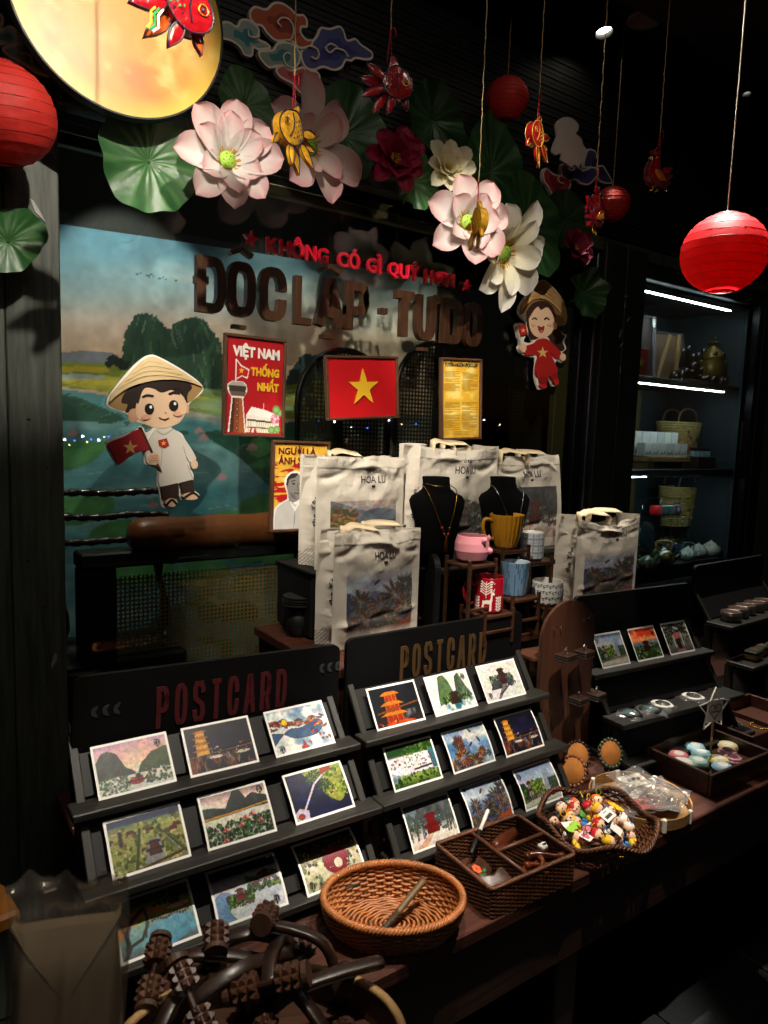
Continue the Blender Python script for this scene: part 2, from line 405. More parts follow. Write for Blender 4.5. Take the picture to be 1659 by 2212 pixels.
mat('red_acrylic', 'c0122a', .3, coat=.3); mat('white_print', 'f3f0e8', .5); mat('gold_print', 'e9b92a', .5); mat('red_print', 'b80f1a', .5); mat('dark_print', '2a2320', .6); mat('ink', '1c1a22', .7)
mat('print', None, .55, vcol=True); mat('card_print', None, .42, vcol=True, coat=.15); mat('canvas', None, .9, vcol=True, var=.07, vs=260, bump=.5, bs=700)
mat('glaze', None, .12, vcol=True, coat=.6); mat('leaf', None, .38, vcol=True, var=.25, vs=14, bump=.25, bs=60); mat('petal', None, .6, vcol=True, thin=.42, var=.08, vs=45, bump=.25, bs=70)
mat('moon_print', None, .4, vcol=True, coat=.06, spec=.6)
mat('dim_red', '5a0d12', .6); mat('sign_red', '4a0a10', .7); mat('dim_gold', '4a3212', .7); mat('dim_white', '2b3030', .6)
clear('glass', 'e9efec', .01, .05, .85, 3.2); clear('acrylic', 'f2f6f5', .04, .06, .9, 3); clear('plastic', 'f6f3ee', .05, .07, .95, 2.2, .07, 'e6ddd0', .12)
clear('cellophane', 'f6f6f4', .08, .12, .9, 2, .12, 'ffffff', .7)
mat('leather', '6d3a1c', .35, var=.3, vs=10, bump=.2, bs=120); mat('carved', '1e0f0b', .28, var=.4, vs=14, coat=.3)
mat('paving', '1c2022', .6, var=.4, vs=3, bump=.5, bs=40); mat('grout', '0d0f10', .8)
mat('interior', '10181a', .7, var=.2, vs=3); mat('cabinet', '1d2b30', .6, var=.15, vs=4)
mat('led', 'ffffff', .5, emit='e8f4fb', es=62); mat('lamp_glow', 'ffffff', .5, emit='fff3dc', es=28); mat('lamp_ring', '8f8f8c', .4, var=.2, vs=30)
mat('bulb', 'ffffff', .5, emit='dbe8ff', es=60); mat('bulb_warm', 'ffffff', .5, emit='ffd9a0', es=40); mat('bulb_blue', 'ffffff', .5, emit='4a6cff', es=40)
mat('black_cloth', '040405', 1, spec=.1); mat('strap', 'd9c5a2', .85, bump=.3, bs=500); mat('string', 'a08c60', .8, bump=.6, bs=900); mat('red_thread', '9a1020', .8)
mat('wicker_orange', '965a2e', .42, var=.35, vs=18, coat=.15); mat('wicker_brown', '54301a', .45, var=.4, vs=18, coat=.1); mat('wicker_dark', '452615', .5, var=.4, vs=18); mat('bamboo', '9c7444', .5, var=.25, vs=14)
mat('cork', 'a8692c', .8, var=.25, vs=40); mat('suede', '7d4a22', .9, var=.2, vs=30); mat('grey_stone', '4c4c48', .5, var=.4, vs=12); mat('tin', '8b8580', .3, metal=.9); mat('tin_lid', '6b4a3c', .4, metal=.4); mat('gold_metal', 'b08b3c', .25, metal=1); mat('silver', 'c8c8c8', .18, metal=1)
mat('amber_wood', '9a6226', .5, var=.3, vs=8)

# ================================================================ ceiling spotlights (fixtures with their own light; some are added fill)
LIGHTS = []
def spot(pos, aim, power, half, blend=.5, col=(1, .9, .76), label='', r=.05, soft=.012):
    pos = Vector(pos); aim = Vector(aim); d = (aim-pos).normalized(); q = (-d).to_track_quat('Z', 'Y')
    t = T('ceiling_spotlight', label, 'spotlight', pos, q.to_euler(), 'spotlights under the eave')
    MB().lathe([(r*.55, .105), (r*.8, .10), (r, .06), (r, .0), (r*.9, 0), (r*.86, .02)], 24, cap=False).build('housing', 'soot', t, True)
    MB().lathe([(0, .021), (r*.86, .021)], 24, cap=False).build('lens', 'lamp_glow', t)
    MB().tube([(0, 0, .1), (0, 0, .16)], .012, 8).build('stem', 'soot', t)
    l = bpy.data.lights.new('spot_light', 'SPOT'); l.energy = power; l.spot_size = R(half*2); l.spot_blend = blend; l.color = col; l.shadow_soft_size = soft
    o = bpy.data.objects.new('spot_light', l); COL.objects.link(o); o.parent = t; o.location = (0, 0, -.006)
    return t

# ================================================================ setting
def plane_obj(name, c, d, mt, k='structure'):
    o = MB().box((0, 0, 0), d).build(name, mt, loc=c); o['kind'] = k; return o
gr = MB().box((0, 0, -.03), (120, 120, .05)).build('ground', 'grout'); struct(gr)
for i in range(-5, 14):                              # paving slabs near the stall
    for j in range(6):
        MB().box((0, 0, 0), (.392, .392, .02), .006).build('paving_slab', 'paving', gr, loc=(i*.4+.2+random.Random(i*9+j).uniform(-.002, .002), -1.1-j*.4, .006+random.Random(i*7+j).uniform(0, .003)))
pc = plane_obj('porch_ceiling', (1.6, -1.69, 2.87), (9, 2.6, .14), 'soot')
uc = plane_obj('upper_ceiling', (1.6, -.1, 3.04), (9, 1.2, .08), 'soot')
fl = plane_obj('room_floor', (1.6, 1.0, .25), (9, 1.8, .06), 'soot')
bk = plane_obj('room_back_wall', (2.0, 1.35, 1.6), (9, .06, 2.8), 'interior')
rc = plane_obj('room_ceiling', (1.6, .75, 2.5), (9, 1.1, .06), 'interior')

# the shop front: one thing, its planks, beams and frames are its pieces
fac = T('shop_front', 'black painted timber shop front with two glazed windows', 'shop front', (0, 0, 0))
rg = random.Random(4)
x = .357
pl = MB().box((0, 0, 0), (.118, .04, 2.26), .003).mesh('plank', 'black_plank')
while x > -1.3:
    link('plank', pl, fac, (x-.0595, .012+rg.uniform(-.0015, .0015), 1.13)); x -= .1195
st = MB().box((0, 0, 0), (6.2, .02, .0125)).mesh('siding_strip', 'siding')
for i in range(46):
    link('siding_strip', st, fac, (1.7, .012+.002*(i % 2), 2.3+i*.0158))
MB().box((0, 0, 0), (6.2, .05, .05), .004).build('lintel', 'black_plank', fac, loc=(1.7, .012, 2.253))
MB().box((0, 0, 0), (2.1, .03, .03), .003).build('window_head', 'olive', fac, loc=(1.33, .075, 2.18))
MB().box((0, 0, 0), (2.0, .045, .06), .004).build('window_sill', 'black_plank', fac, loc=(1.33, .03, .5))
MB().box((0, 0, 0), (2.0, .03, .48), .004).build('stall_riser', 'black_plank', fac, loc=(1.33, .03, .24))
for (x, w, y, m_) in ((2.185, .07, .06, 'olive'), (2.265, .05, .03, 'black_metal'), (2.302, .02, .01, 'steel')):
    MB().box((0, 0, 0), (w, .03, 1.72), .003).build('window_jamb', m_, fac, loc=(x, y, 1.36))
pp = [(2.317, .13), (2.4485, .128)]
for x, w in pp:
    MB().box((0, 0, 0), (w, .05, 2.26), .003).build('pillar_board', 'pillar_paint', fac, loc=(x+w/2, .0, 1.13))
for (u, v) in ((103, 1010), (88, 1470), (92, 1640), (97, 1310), (60, 1210), (98, 1740), (96, 480), (62, 905)):
    p = at(u, v, -.008); MB().ell((0, 0, 0), (.0042, .003, .0042), 8, 6).build('screw', 'steel', fac, True, loc=p)
for (u, v, a, s) in ((118, 1425, .3, 1), (82, 455, -.6, 1.1), (1350, 660, .2, .8), (1357, 690, .9, .7), (1340, 722, .3, 1), (1343, 745, .8, .8), (1340, 800, 0, .8), (1352, 640, 1.4, .7)):
    p = at(u, v, -.027 if u > 500 else -.0105); rg = random.Random(u)
    poly = [(s*.014*(.5+rg.random())*math.cos(k*PI/4)*.35, s*.02*(.5+rg.random())*math.sin(k*PI/4)) for k in range(8)]
    MB().prism(poly, -.0006, .0006).build('tape_scrap', 'lamp_ring', fac, loc=p, rot=(0, a, 0))
# glass panes
MB().box((0, 0, 0), (1.93, .006, 1.68)).build('window_pane', 'glass', fac, loc=(1.33, .04, 1.37))
MB().box((0, 0, 0), (.93, .006, 1.68)).build('window_pane', 'glass', fac, loc=(3.05, .035, 1.36))
for x, w, m_ in ((3.53, .03, 'black_metal'), (3.566, .016, 'steel'), (3.62, .07, 'black_metal')):
    MB().box((0, 0, 0), (w, .04, 2.2), .003).build('window_jamb', m_, fac, loc=(x, .01, 1.12))
for i in range(8): link('plank', pl, fac, (3.72+i*.1195, .012, 1.13))
MB().box((0, 0, 0), (1.0, .05, .6), .004).build('cabinet_base', 'pillar_paint', fac, loc=(3.05, .03, .55))
MB().box((0, 0, 0), (1.0, .04, .06), .004).build('window_head', 'pillar_paint', fac, loc=(3.05, .02, 2.2))

# ---------------------------------------------------------------- painted mural on a partition behind the glass
ML, MR = Vector((.36, .47)), Vector((1.72, .27)); mz0, mz1 = .55, 2.075
nu, nv = 330, 330
uu, vv = np.meshgrid(np.linspace(0, 1, nu), np.linspace(0, 1, nv))
PX = ML.x+(MR.x-ML.x)*uu; PY = ML.y+(MR.y-ML.y)*uu; PZ = mz0+(mz1-mz0)*vv
_A = np.array([AX, AY, AZ]); Q = np.stack([PX-EYE.x, PY-EYE.y, PZ-EYE.z], -1)@_A     # camera coordinates
U = 829.5+F*Q[..., 0]/Q[..., 2]; V = 1106+F*Q[..., 1]/Q[..., 2]
cv = Cv(nu, nv, '6d95a6', 5); 
cv.X0, cv.Y0 = cv.X, cv.Y; cv.X, cv.Y = U/1000, -V/1000; cv.asp = 1
def nz(fx, fy, oc=4):
    X, Y = cv.X, cv.Y; cv.X, cv.Y = cv.X0, cv.Y0; r = cv.n(fx, fy, oc); cv.X, cv.Y = X, Y; return r
def pxs(pts): return [(a/1000, -b/1000) for a, b in pts]
for k, (lo, c) in enumerate(((0, 0),)): pass
cs = [(-1.4, '20404a'), (-.80, 'e6b9a0'), (-.76, 'e9c4ac'), (-.70, 'dcc5b8'), (-.64, 'a8bcc4'), (-.57, '6f9cb2'), (-.5, '4d8098'), (-.42, '346278')]
ys = [a for a, _ in cs]; cc = np.array([cv.c(c) for _, c in cs]); cv.a = np.stack([np.interp(cv.Y, ys, cc[:, k]) for k in range(3)], -1)
cl = np.clip((nz(5, 16, 5)-.52)*5, 0, 1)*np.clip((-.52-cv.Y)*8, 0, 1)*np.clip((cv.Y+.78)*10, 0, 1); cv.mix(cl, 'f0e6df', .75)
cl = np.clip((nz(4, 22, 4)-.55)*4, 0, 1); cv.mix(cl*(cv.Y > -.6), 'a9c0c6', .35)
def rock(pts, c1, c2, c3):
    rj = random.Random(len(pts)); jag = []
    for i in range(len(pts)):
        a_, b_ = pts[i], pts[(i+1) % len(pts)]; k_ = 7 if i < len(pts)-1 else 1
        for q in range(k_): jag.append((a_[0]+(b_[0]-a_[0])*q/k_+rj.uniform(-2.5, 2.5), a_[1]+(b_[1]-a_[1])*q/k_+rj.uniform(-3, 3)))
    m = cv.inpoly(pxs(jag)).astype(float); t = nz(60, 14, 4)
    g = cv.c(c1)*(1-t[..., None])+cv.c(c2)*t[..., None]; cv.mix(m, g); cv.mix(m*np.clip((nz(9, 9)-.5)*4, 0, 1), c3, .7)
for x0, w, h in ((150, 60, 14), (190, 70, 18), (120, 50, 10)): cv.ell(x0/1000, -.775, w/1000, h/1000, '8c8f9c')
rock([(262, 850), (264, 760), (268, 722), (281, 698), (292, 680), (318, 676), (338, 684), (352, 704), (366, 712), (378, 697), (400, 688), (424, 684), (444, 694), (462, 718), (478, 742), (484, 800), (484, 880)], '15302a', '3c6244', '274a40')
rock([(610, 850), (628, 800), (655, 765), (685, 768), (705, 800), (725, 860), (700, 900)], '1b3038', '3a5560', '22383c')
rl = random.Random(21)
def strokes(n, pts, rx, ry, cols, al=.6, rot=0):
    m0 = cv.a.copy(); msk = cv.inpoly(pxs(spline(pts, 5, True))).astype(float); xs_, ys_ = [p[0] for p in pts], [p[1] for p in pts]
    for _ in range(n): cv.ell(rl.uniform(min(xs_), max(xs_))/1000, -rl.uniform(min(ys_), max(ys_))/1000, rx*rl.uniform(.4, 1.3)/1000, ry*rl.uniform(.4, 1.3)/1000, rl.choice(cols), al*rl.uniform(.4, 1), rot+rl.uniform(-.4, .4))
    cv.a = m0*(1-msk[..., None])+cv.a*msk[..., None]
ROCK = [(262, 850), (264, 760), (268, 722), (281, 698), (292, 680), (318, 676), (338, 684), (352, 704), (366, 712), (378, 697), (400, 688), (424, 684), (444, 694), (462, 718), (478, 742), (484, 800), (484, 880)]
strokes(170, ROCK, 2.2, 17, ('0f2620', '4f7a48', '3a6040', '18322c', '7f8c74', '2a4a40', '9aa490', '13261f'), .6)
strokes(60, [(610, 850), (628, 800), (655, 765), (685, 768), (705, 800), (725, 860), (700, 900)], 3, 9, ('1b3038', '4a6670', '2a4440'), .6)
cv.poly(pxs([(100, 782), (240, 785), (300, 795), (260, 810), (100, 815)]), '8f9a3a'); cv.poly(pxs([(100, 790), (230, 792), (240, 805), (100, 806)]), 'c6b23e')
cv.poly(pxs([(100, 803), (235, 806), (330, 820), (500, 850), (740, 815), (740, 905), (500, 905), (330, 872), (220, 845), (100, 832)]), '7d8a2e')
m = cv.inpoly(pxs([(100, 808), (235, 812), (480, 866), (740, 850), (740, 880), (480, 892), (230, 846), (100, 826)])).astype(float); cv.mix(m*np.clip(nz(3, 60)*2-.4, 0, 1), 'd8be48', .9)
cv.poly(pxs([(100, 806), (225, 809), (228, 818), (100, 822)]), 'b9c2c0')
strokes(70, [(100, 803), (235, 806), (330, 820), (500, 850), (740, 815), (740, 905), (500, 905), (330, 872), (220, 845), (100, 832)], 24, 2.2, ('d8c455', '8f8f30', 'b5a53c', '5f702c', 'e6d27a'), .6)
for (a, b, r) in ((243, 776, 12), (255, 782, 12), (268, 790, 14), (235, 786, 9), (662, 838, 18), (672, 870, 16), (655, 860, 14), (645, 880, 12)): cv.ell(a/1000, -b/1000, r/1000, r*.8/1000, '1a2b22')
cv.poly(pxs([(100, 836), (220, 852), (330, 882), (500, 925), (740, 900), (740, 1500), (100, 1500)]), '5f96a0')
t = nz(4, 30, 4); cv.mix((cv.Y < -.84)*np.clip((t-.45)*4, 0, 1), 'a9cbd0', .7); cv.mix((cv.Y < -.9)*np.clip((nz(5, 9)-.45)*3, 0, 1), '2f6a78', .8)
cv.poly(pxs([(100, 842), (180, 862), (275, 905), (240, 915), (100, 905)]), '2f5540', .8)
cv.poly(pxs([(500, 925), (740, 900), (740, 1500), (560, 1500), (620, 1200), (590, 1060), (520, 990), (430, 935)]), '1f4a3a', .9)
strokes(90, [(100, 838), (180, 860), (275, 895), (420, 925), (520, 960), (420, 960), (260, 915), (100, 880)], 9, 4, ('24483a', '3a6a4a', '1a3a30', '55855a'), .75)
strokes(60, [(140, 890), (400, 950), (540, 1020), (600, 1150), (300, 1180), (140, 1150)], 26, 1.6, ('9cc4c8', '3f7c88', 'c4dcda', '2a6270'), .5)
rl = random.Random(8)
for i in range(46):
    a, b = rl.uniform(420, 730), rl.uniform(900, 1420)
    if a < 470+(b-900)*.25 and b < 1180: continue
    cv.ell(a/1000, -b/1000, rl.uniform(12, 42)/1000, rl.uniform(8, 26)/1000, rl.choice(['2f6a4a', '3f7a4c', '22533f', '4f8a55', '1b4238']), .9, rl.uniform(-.4, .4))
for a, b, r1 in ((150, 985, 70), (210, 965, 30), (170, 1100, 80), (250, 1150, 60), (480, 1130, 60), (560, 1120, 60), (300, 1230, 80), (430, 1240, 70), (600, 1200, 40)): cv.ell(a/1000, -b/1000, r1/1000, r1*.42/1000, '4f8a50', .9, .2); cv.ell(a/1000, -b/1000-.004, r1*.75/1000, r1*.25/1000, '63a060', .6, .2)
for k in range(5): cv.line([((500+math.cos(q*.3)*(14+k*14))/1000, -(1165+math.sin(q*.3)*(5+k*5))/1000) for q in range(22)], .0028, 'b8d2d0', .55)
for a, b in ((158, 935), (430, 930), (545, 965), (440, 945), (300, 1120), (330, 1090), (480, 1030)):
    for k in range(5): cv.ell(a/1000+(k-2)*.003, -b/1000, .003, .008, 'c98a94', .75, (k-2)*.35)
for k in range(6): cv.line([((300+k*14+(k % 2)*8)/1000-.006, -(590+k*3)/1000-.002), ((300+k*14+(k % 2)*8)/1000, -(592+k*3)/1000), ((300+k*14+(k % 2)*8)/1000+.006, -(589+k*3)/1000)], .002, '33444c')
cv.a = np.clip(cv.a*(.86+.28*nz(40, 40, 3)[..., None]), 0, 1)
mural = tag(fast_grid('mural_panel', np.stack([PX, PY, PZ], -1), cv.lin()*.9, 'print', None, False), 'painted river landscape with limestone peaks behind the shop window', 'mural')
wl = MB().box((0, 0, 0), (1.4, .03, 2.2)).build('partition', 'interior', mural, loc=((ML.x+MR.x)/2+.01, (ML.y+MR.y)/2+.03, 1.35), rot=(0, 0, math.atan2(MR.y-ML.y, MR.x-ML.x)))

# ---------------------------------------------------------------- inside the room
def cane_mat(name, c, sc):
    m = bpy.data.materials.new(name); m.use_nodes = True; MATS[name] = m; t = m.node_tree; N = t.nodes.new; L = t.links.new
    p = t.nodes['Principled BSDF']; p.inputs['Base Color'].default_value = (*lin(c), 1); p.inputs['Roughness'].default_value = .55
    tc = N('ShaderNodeTexCoord'); vo = N('ShaderNodeTexVoronoi'); vo.inputs['Randomness'].default_value = 0; vo.inputs['Scale'].default_value = sc; vo.voronoi_dimensions = '2D'
    sx = N('ShaderNodeSeparateXYZ'); cb = N('ShaderNodeCombineXYZ'); L(tc.outputs['Object'], sx.inputs[0]); L(sx.outputs[0], cb.inputs[0]); L(sx.outputs[2], cb.inputs[1]); L(cb.outputs[0], vo.inputs[0])
    g = N('ShaderNodeMath'); g.operation = 'GREATER_THAN'; g.inputs[1].default_value = .36; L(vo.outputs['Distance'], g.inputs[0]); L(g.outputs[0], p.inputs['Alpha'])
cane_mat('cane', '8a6a3c', 78); cane_mat('cane_dark', '241d12', 70)
def arch(w, h, n=14): return [(-w/2, 0), (w/2, 0)]+[(w/2*math.cos(PI*k/n), h-w/2+w/2*math.sin(PI*k/n)) for k in range(n+1)]
for k, (u, vt, w, y) in enumerate(((748, 757, .36, .20), (945, 742, .36, .21), (1185, 690, .40, .22))):
    p = at(u, vt, y); h = p.z-.6
    a = T('cane_screen', ('arched cane screen behind the framed red flag', 'arched cane screen behind the yellow document poster', 'arched cane screen behind the girl cut-out')[k], 'screen', (p.x, y, .6), 0, 'arched cane screens in the window')
    MB().prism(arch(w-.02, h-.01), -.001, .001).build('cane_panel', 'cane_dark', a)
    pts = arch(w, h, 18); MB().tube([(q[0], 0, q[1]) for q in pts], .011, 8, True).build('arch_frame', 'black_metal', a, True)
# bench with cane back and leather bolster
b = T('window_bench', 'black bench with woven cane back inside the window', 'bench', (.95, .2, .3))
wb = 1.05
for (c, d) in (((0, 0, .82), (wb, .09, .045)), ((-wb/2+.05, 0, .45), (.1, .06, .70)), ((wb/2-.05, 0, .45), (.1, .06, .70)), ((0, 0, .13), (wb, .06, .08))): MB().box(c, d, .006).build('rail', 'black', b)
MB().box((0, .012, .45), (wb-.18, .003, .62)).build('cane_back', 'cane', b)
bo = MB(); n = 26; prof = [(0, -.42), (.03, -.42), (.045, -.405), (.05, -.38)]+[(.05+.002*math.sin(i*1.7), -.38+.76*i/16) for i in range(1, 16)]+[(.05, .38), (.045, .405), (.03, .42), (0, .42)]
bo.lathe(prof, 20, cap=False); tag(bo.build('bolster', 'leather', None, True, loc=(.98, .17, 1.185), rot=(0, PI/2, 0)), 'brown leather bolster lying along the bench top', 'bolster')
# carved dark settle at the left
cs_ = T('carved_chair', 'dark carved hardwood chair back inside the window at the left', 'chair', (.5, .32, .3))
for k, (v, dz, amp) in enumerate(((1066, 0, .006), (1118, 0, .008), (1172, 0, .004))):
    z = at(200, v, .3).z-.3
    MB().tube([(x/60*.34-.12, 0, z+amp*.35*math.sin(x*.16+k)) for x in range(61)], [.0075+.004*math.sin(x*.42+k*1.3)**2+.0025*math.sin(x*1.1+k)**2 for x in range(61)], 10).build('carved_rail', 'carved', cs_, True)
for x in (-.1, .2): MB().tube([(x+.012*math.sin(k), 0, .55+k*.045) for k in range(9)], [.014+.006*math.sin(k*1.4) for k in range(9)], 8).build('carved_post', 'carved', cs_, True)
sc = [(.235+.03*math.cos(t*.35)*(1-t/40), 0, .80+.04*math.sin(t*.35)*(1-t/40)) for t in range(26)]
MB().tube(sc, .011, 8).build('scroll', 'carved', cs_, True)
MB().box((.05, 0, .28), (.36, .3, .5), .01).build('seat_block', 'black', cs_)
# olive door panel deep at the right of the window
tag(MB().box((0, 0, 0), (.16, .03, 1.7), .004).build('door_panel', 'olive', loc=(2.35, .3, 1.2)), 'olive brown timber panel at the right edge of the window', 'panel')

# ================================================================ slogans on the glass
YS = .022
slog = T('wooden_slogan', 'large brown wooden letters across the window glass', 'lettering', at(418, 672, YS))
S0 = slog.location
for chs, u0, u1, v in (('Dd', 422.7, 485, 609), ('O^.', 488, 549.5, 622), ('C', 556.8, 616, 633), ('L', 634.6, 676.3, 641), ('A^.', 680.6, 738.7, 652), ('P', 744, 794.5, 658), ('-', 814.7, 838.8, 655), ('T', 848, 893.4, 677), ("U'.", 895.6, 937.7, 687), ('D', 953.6, 996.6, 697), ('O', 998.7, 1037.4, 704)):
    x0, x1 = at(u0, v, YS).x, at(u1, v, YS).x; mb = MB(); h = .147
    sw = min(.030, (x1-x0)*.31) if chs != '-' else .018
    glyph(mb, chs, x0-S0.x, 0, x1-x0, h, sw, -.012, .012, {'^': .013, '.': .011, 'd': .02, "'": .016, '-': .018})
    mb.build('letter', 'letter_wood', slog)
red = T('red_slogan', 'red capital letters and two stars above the wooden letters', 'lettering', at(575, 545, YS))
S0 = red.location
for ch, c0, c1, hh in (('K', 80, 158, 1), ('H', 168, 238, 1), ('Ô', 246, 328, 1.36), ('N', 338, 406, 1), ('G', 413, 484, 1), ('C', 545, 612, 1), ('Ó', 618, 692, 1.36), ('G', 738, 800, 1), ('Ì', 806, 832, 1.36), ('Q', 876, 942, 1.1), ('U', 950, 1012, 1), ('Ý', 1018, 1080, 1.36), ('H', 1115, 1172, 1), ('Ơ', 1180, 1250, 1.06), ('N', 1256, 1310, 1)):
    v = (1600+(c0-80)*.187)*.33068; x0, x1 = at(548.6+c0*.33068, v, YS).x, at(548.6+c1*.33068, v, YS).x; b = .044
    text('letter', ch, x1-x0, b*hh, 'red_acrylic', red, (x0-S0.x, -.005, 1.99-S0.z-(b*.1 if ch == 'Q' else 0)), .012, .025)
for u, v, r in ((541, 517, .0245), (1008, 618, .022)):
    p = at(u, v, YS)-S0; MB().prism([(a+p.x, b+p.z) for a, b in star(r, .12)], -.005, .007).build('star', 'red_acrylic', red)

# ================================================================ framed posters hung on the glass
def framed(name, label, u0, v0, u1, v1, u2, v2, grp=None, fw=.008):
    """corners: top left, top right, bottom left in the picture"""
    a, b, c = at(u0, v0, .01), at(u1, v1, .01), at(u2, v2, .01)
    w, h = (b-a).length, (a-c).length; ang = math.atan2(b.z-a.z, b.x-a.x); ce = (b+c)/2
    t = T(name, label, 'poster', ce, (0, -ang, 0), 'small framed posters on the glass')
    for x, z, sx, sz, m_ in ((0, h/2-fw/2, w, fw, 'frame_wood_h'), (0, -h/2+fw/2, w, fw, 'frame_wood_h'), (-w/2+fw/2, 0, fw, h-2*fw, 'frame_wood'), (w/2-fw/2, 0, fw, h-2*fw, 'frame_wood')):
        MB().box((x, 0, z), (sx, .018, sz), .0015).build('frame_bar', m_, t)
    for x in (-w*.27, w*.27): MB().tube([(x, -.0035, h/2-fw-.004), (x, -.0035, h/2-fw+.001)], .0018, 6).build('hook', 'black_metal', t)
    return t, w-2*fw, h-2*fw
t_prints = {}
def panel(t, w, h, cv_, name='print', y=0, mt='print', z0=None):
    P = np.stack([(np.meshgrid(np.linspace(-w/2, w/2, cv_.w), np.linspace(-h/2, h/2, cv_.h))[0]), np.full((cv_.h, cv_.w), y), np.meshgrid(np.linspace(-w/2, w/2, cv_.w), np.linspace(-h/2, h/2, cv_.h))[1]], -1)
    o = fast_grid(name, P, cv_.lin(), mt, t, False); t_prints[t.name] = o; return o
def ptxt(t, s, w, h, x0, x1, z0, z1, mt, bold=.03, y=-.0025): text('lettering', s, (x1-x0)*w, (z1-z0)*h, mt, t_prints[t.name], ((x0-.5)*w, y, (z0-.5)*h), .0015, bold)
# 1 red poster with tower
t, w, h = framed('framed_poster', 'framed red poster with brick tower and white block letters', 483, 718, 617, 735, 481, 941)
c = Cv(100, 150, 'b3101a', 11)
c.poly([(0, .02), (.36, .02), (.36, .2), (.45, .29), (.95, .2), (.95, .02)], 'efe9da'); c.poly([(.36, .2), (.46, .29), (.72, .26), (.9, .22), (.9, .17), (.4, .2)], 'fbf7ee'); c.poly([(.38, .16), (.9, .14), (.9, .12), (.38, .14)], '3a3430'); c.poly([(.38, .08), (.9, .07), (.9, .055), (.38, .065)], '4a433a')
for k in range(13): c.line([(.4+k*.04, .02), (.4+k*.04, .13)], .006, 'c7a86a')
c.poly([(.43, .02), (.46, .02), (.47, .07), (.44, .07)], 'b01520'); c.poly([(.5, .02), (.55, .02), (.53, .07), (.51, .065)], 'b01520')
c.poly([(.045, .01), (.36, .01), (.3, .36), (.33, .40), (.37, .45), (.36, .51), (.3, .545), (.1, .545), (.03, .51), (.03, .45), (.09, .39), (.1, .36)], 'f4efe6')
c.poly([(.07, .01), (.34, .01), (.28, .37), (.12, .37)], '8a4526'); c.poly([(.07, .01), (.14, .01), (.16, .37), (.12, .37)], '4a2a1c'); c.poly([(.24, .01), (.34, .01), (.28, .37), (.23, .37)], 'a85a30')
c.poly([(.06, .44), (.35, .44), (.32, .39), (.1, .39)], '6e5a4a'); c.poly([(.045, .50), (.35, .50), (.34, .44), (.06, .44)], '3b3530'); c.poly([(.1, .54), (.3, .54), (.35, .50), (.045, .50)], 'b7afa2')
for k in range(5): c.ell(.2, .06+k*.065, .022, .014, '2e1c14'); c.ell(.2, .06+k*.065, .01, .007, 'd8c8b0')
c.line([(.17, .54), (.17, .77)], .012, 'f4efe6'); c.poly([(.175, .77), (.25, .72), (.40, .68), (.37, .58), (.27, .6), (.175, .56)], 'f6f1e8'); c.poly([(.18, .755), (.25, .705), (.385, .668), (.36, .595), (.27, .612), (.18, .575)], 'c0141e')
c.poly([(.26+a*.052, .66+b*.04) for a, b in star(1)], 'f0c22e'); c.line([(.67, .27), (.67, .33)], .008, 'eeeeee'); c.poly([(.675, .335), (.77, .31), (.76, .27), (.675, .285)], 'c0141e')
for k in range(9): c.ell(.88+.05*math.cos(k*.7), .17+.035*math.sin(k*.7), .035, .025, ('e58fa6', 'f3bcc8', 'd0708c')[k % 3], 1, k*.7)
for a, b, r in ((.9, .27, .07), (.97, .24, .05), (.82, .05, .06), (.92, .06, .06)): c.ell(a, b, r, r*.7, '6fa05a', 1, .3); c.ell(a, b, r*.6, r*.4, '8fbf72', 1, .3)
panel(t, w, h, c.wash(.05))
ptxt(t, 'VIỆT NAM', w, h, .1, .93, .775, .95, 'white_print', .05); ptxt(t, 'THỐNG', w, h, .42, .93, .615, .755, 'gold_print', .05); ptxt(t, 'NHẤT', w, h, .54, .93, .46, .60, 'gold_print', .05)
# 2 flag
t, w, h = framed('framed_flag', 'framed red flag with raised yellow star', 700, 767, 857, 770, 706, 909)
panel(t, w, h, Cv(24, 16, 'c40d16', 3).wash(.03))
MB().prism([(a, b) for a, b in star(h*.33)], -.006, -.002).build('star', 'gold_print', t)
# 3 document
t, w, h = framed('framed_document', 'framed yellow parchment poster with two text columns', 953, 772, 1041, 776, 949, 952)
c = Cv(80, 170, 'd8a82e', 21); c.mix(np.clip((c.n(4, 8)-.42)*3, 0, 1), 'f0d882', .9); c.mix(np.clip((np.abs(c.X-.5)*2)**4, 0, 1), 'b98420', .6)
rl = random.Random(3); z = .86
while z > .1:
    for x0, x1 in ((.06, .47), (.53, .95)):
        e = x1-rl.choice([0, 0, 0, .12, .2]); 
        if rl.random() < .9: c.line([(x0+rl.choice([0, 0, .03]), z), (e, z)], .0055, '6b4d18', .75)
    z -= .0118
c.line([(.5, .12), (.5, .85)], .004, '6b4d18', .8); c.line([(.4, .885), (.6, .885)], .004, '3d2a10')
for k in range(3): c.line([(.3, .075-k*.018), (.72, .075-k*.018)], .006, '6b4d18', .7)
panel(t, w, h, c); ptxt(t, 'TUYÊN-NGÔN ĐỘC-LẬP', w, h, .06, .94, .905, .985, 'dark_print', .02)
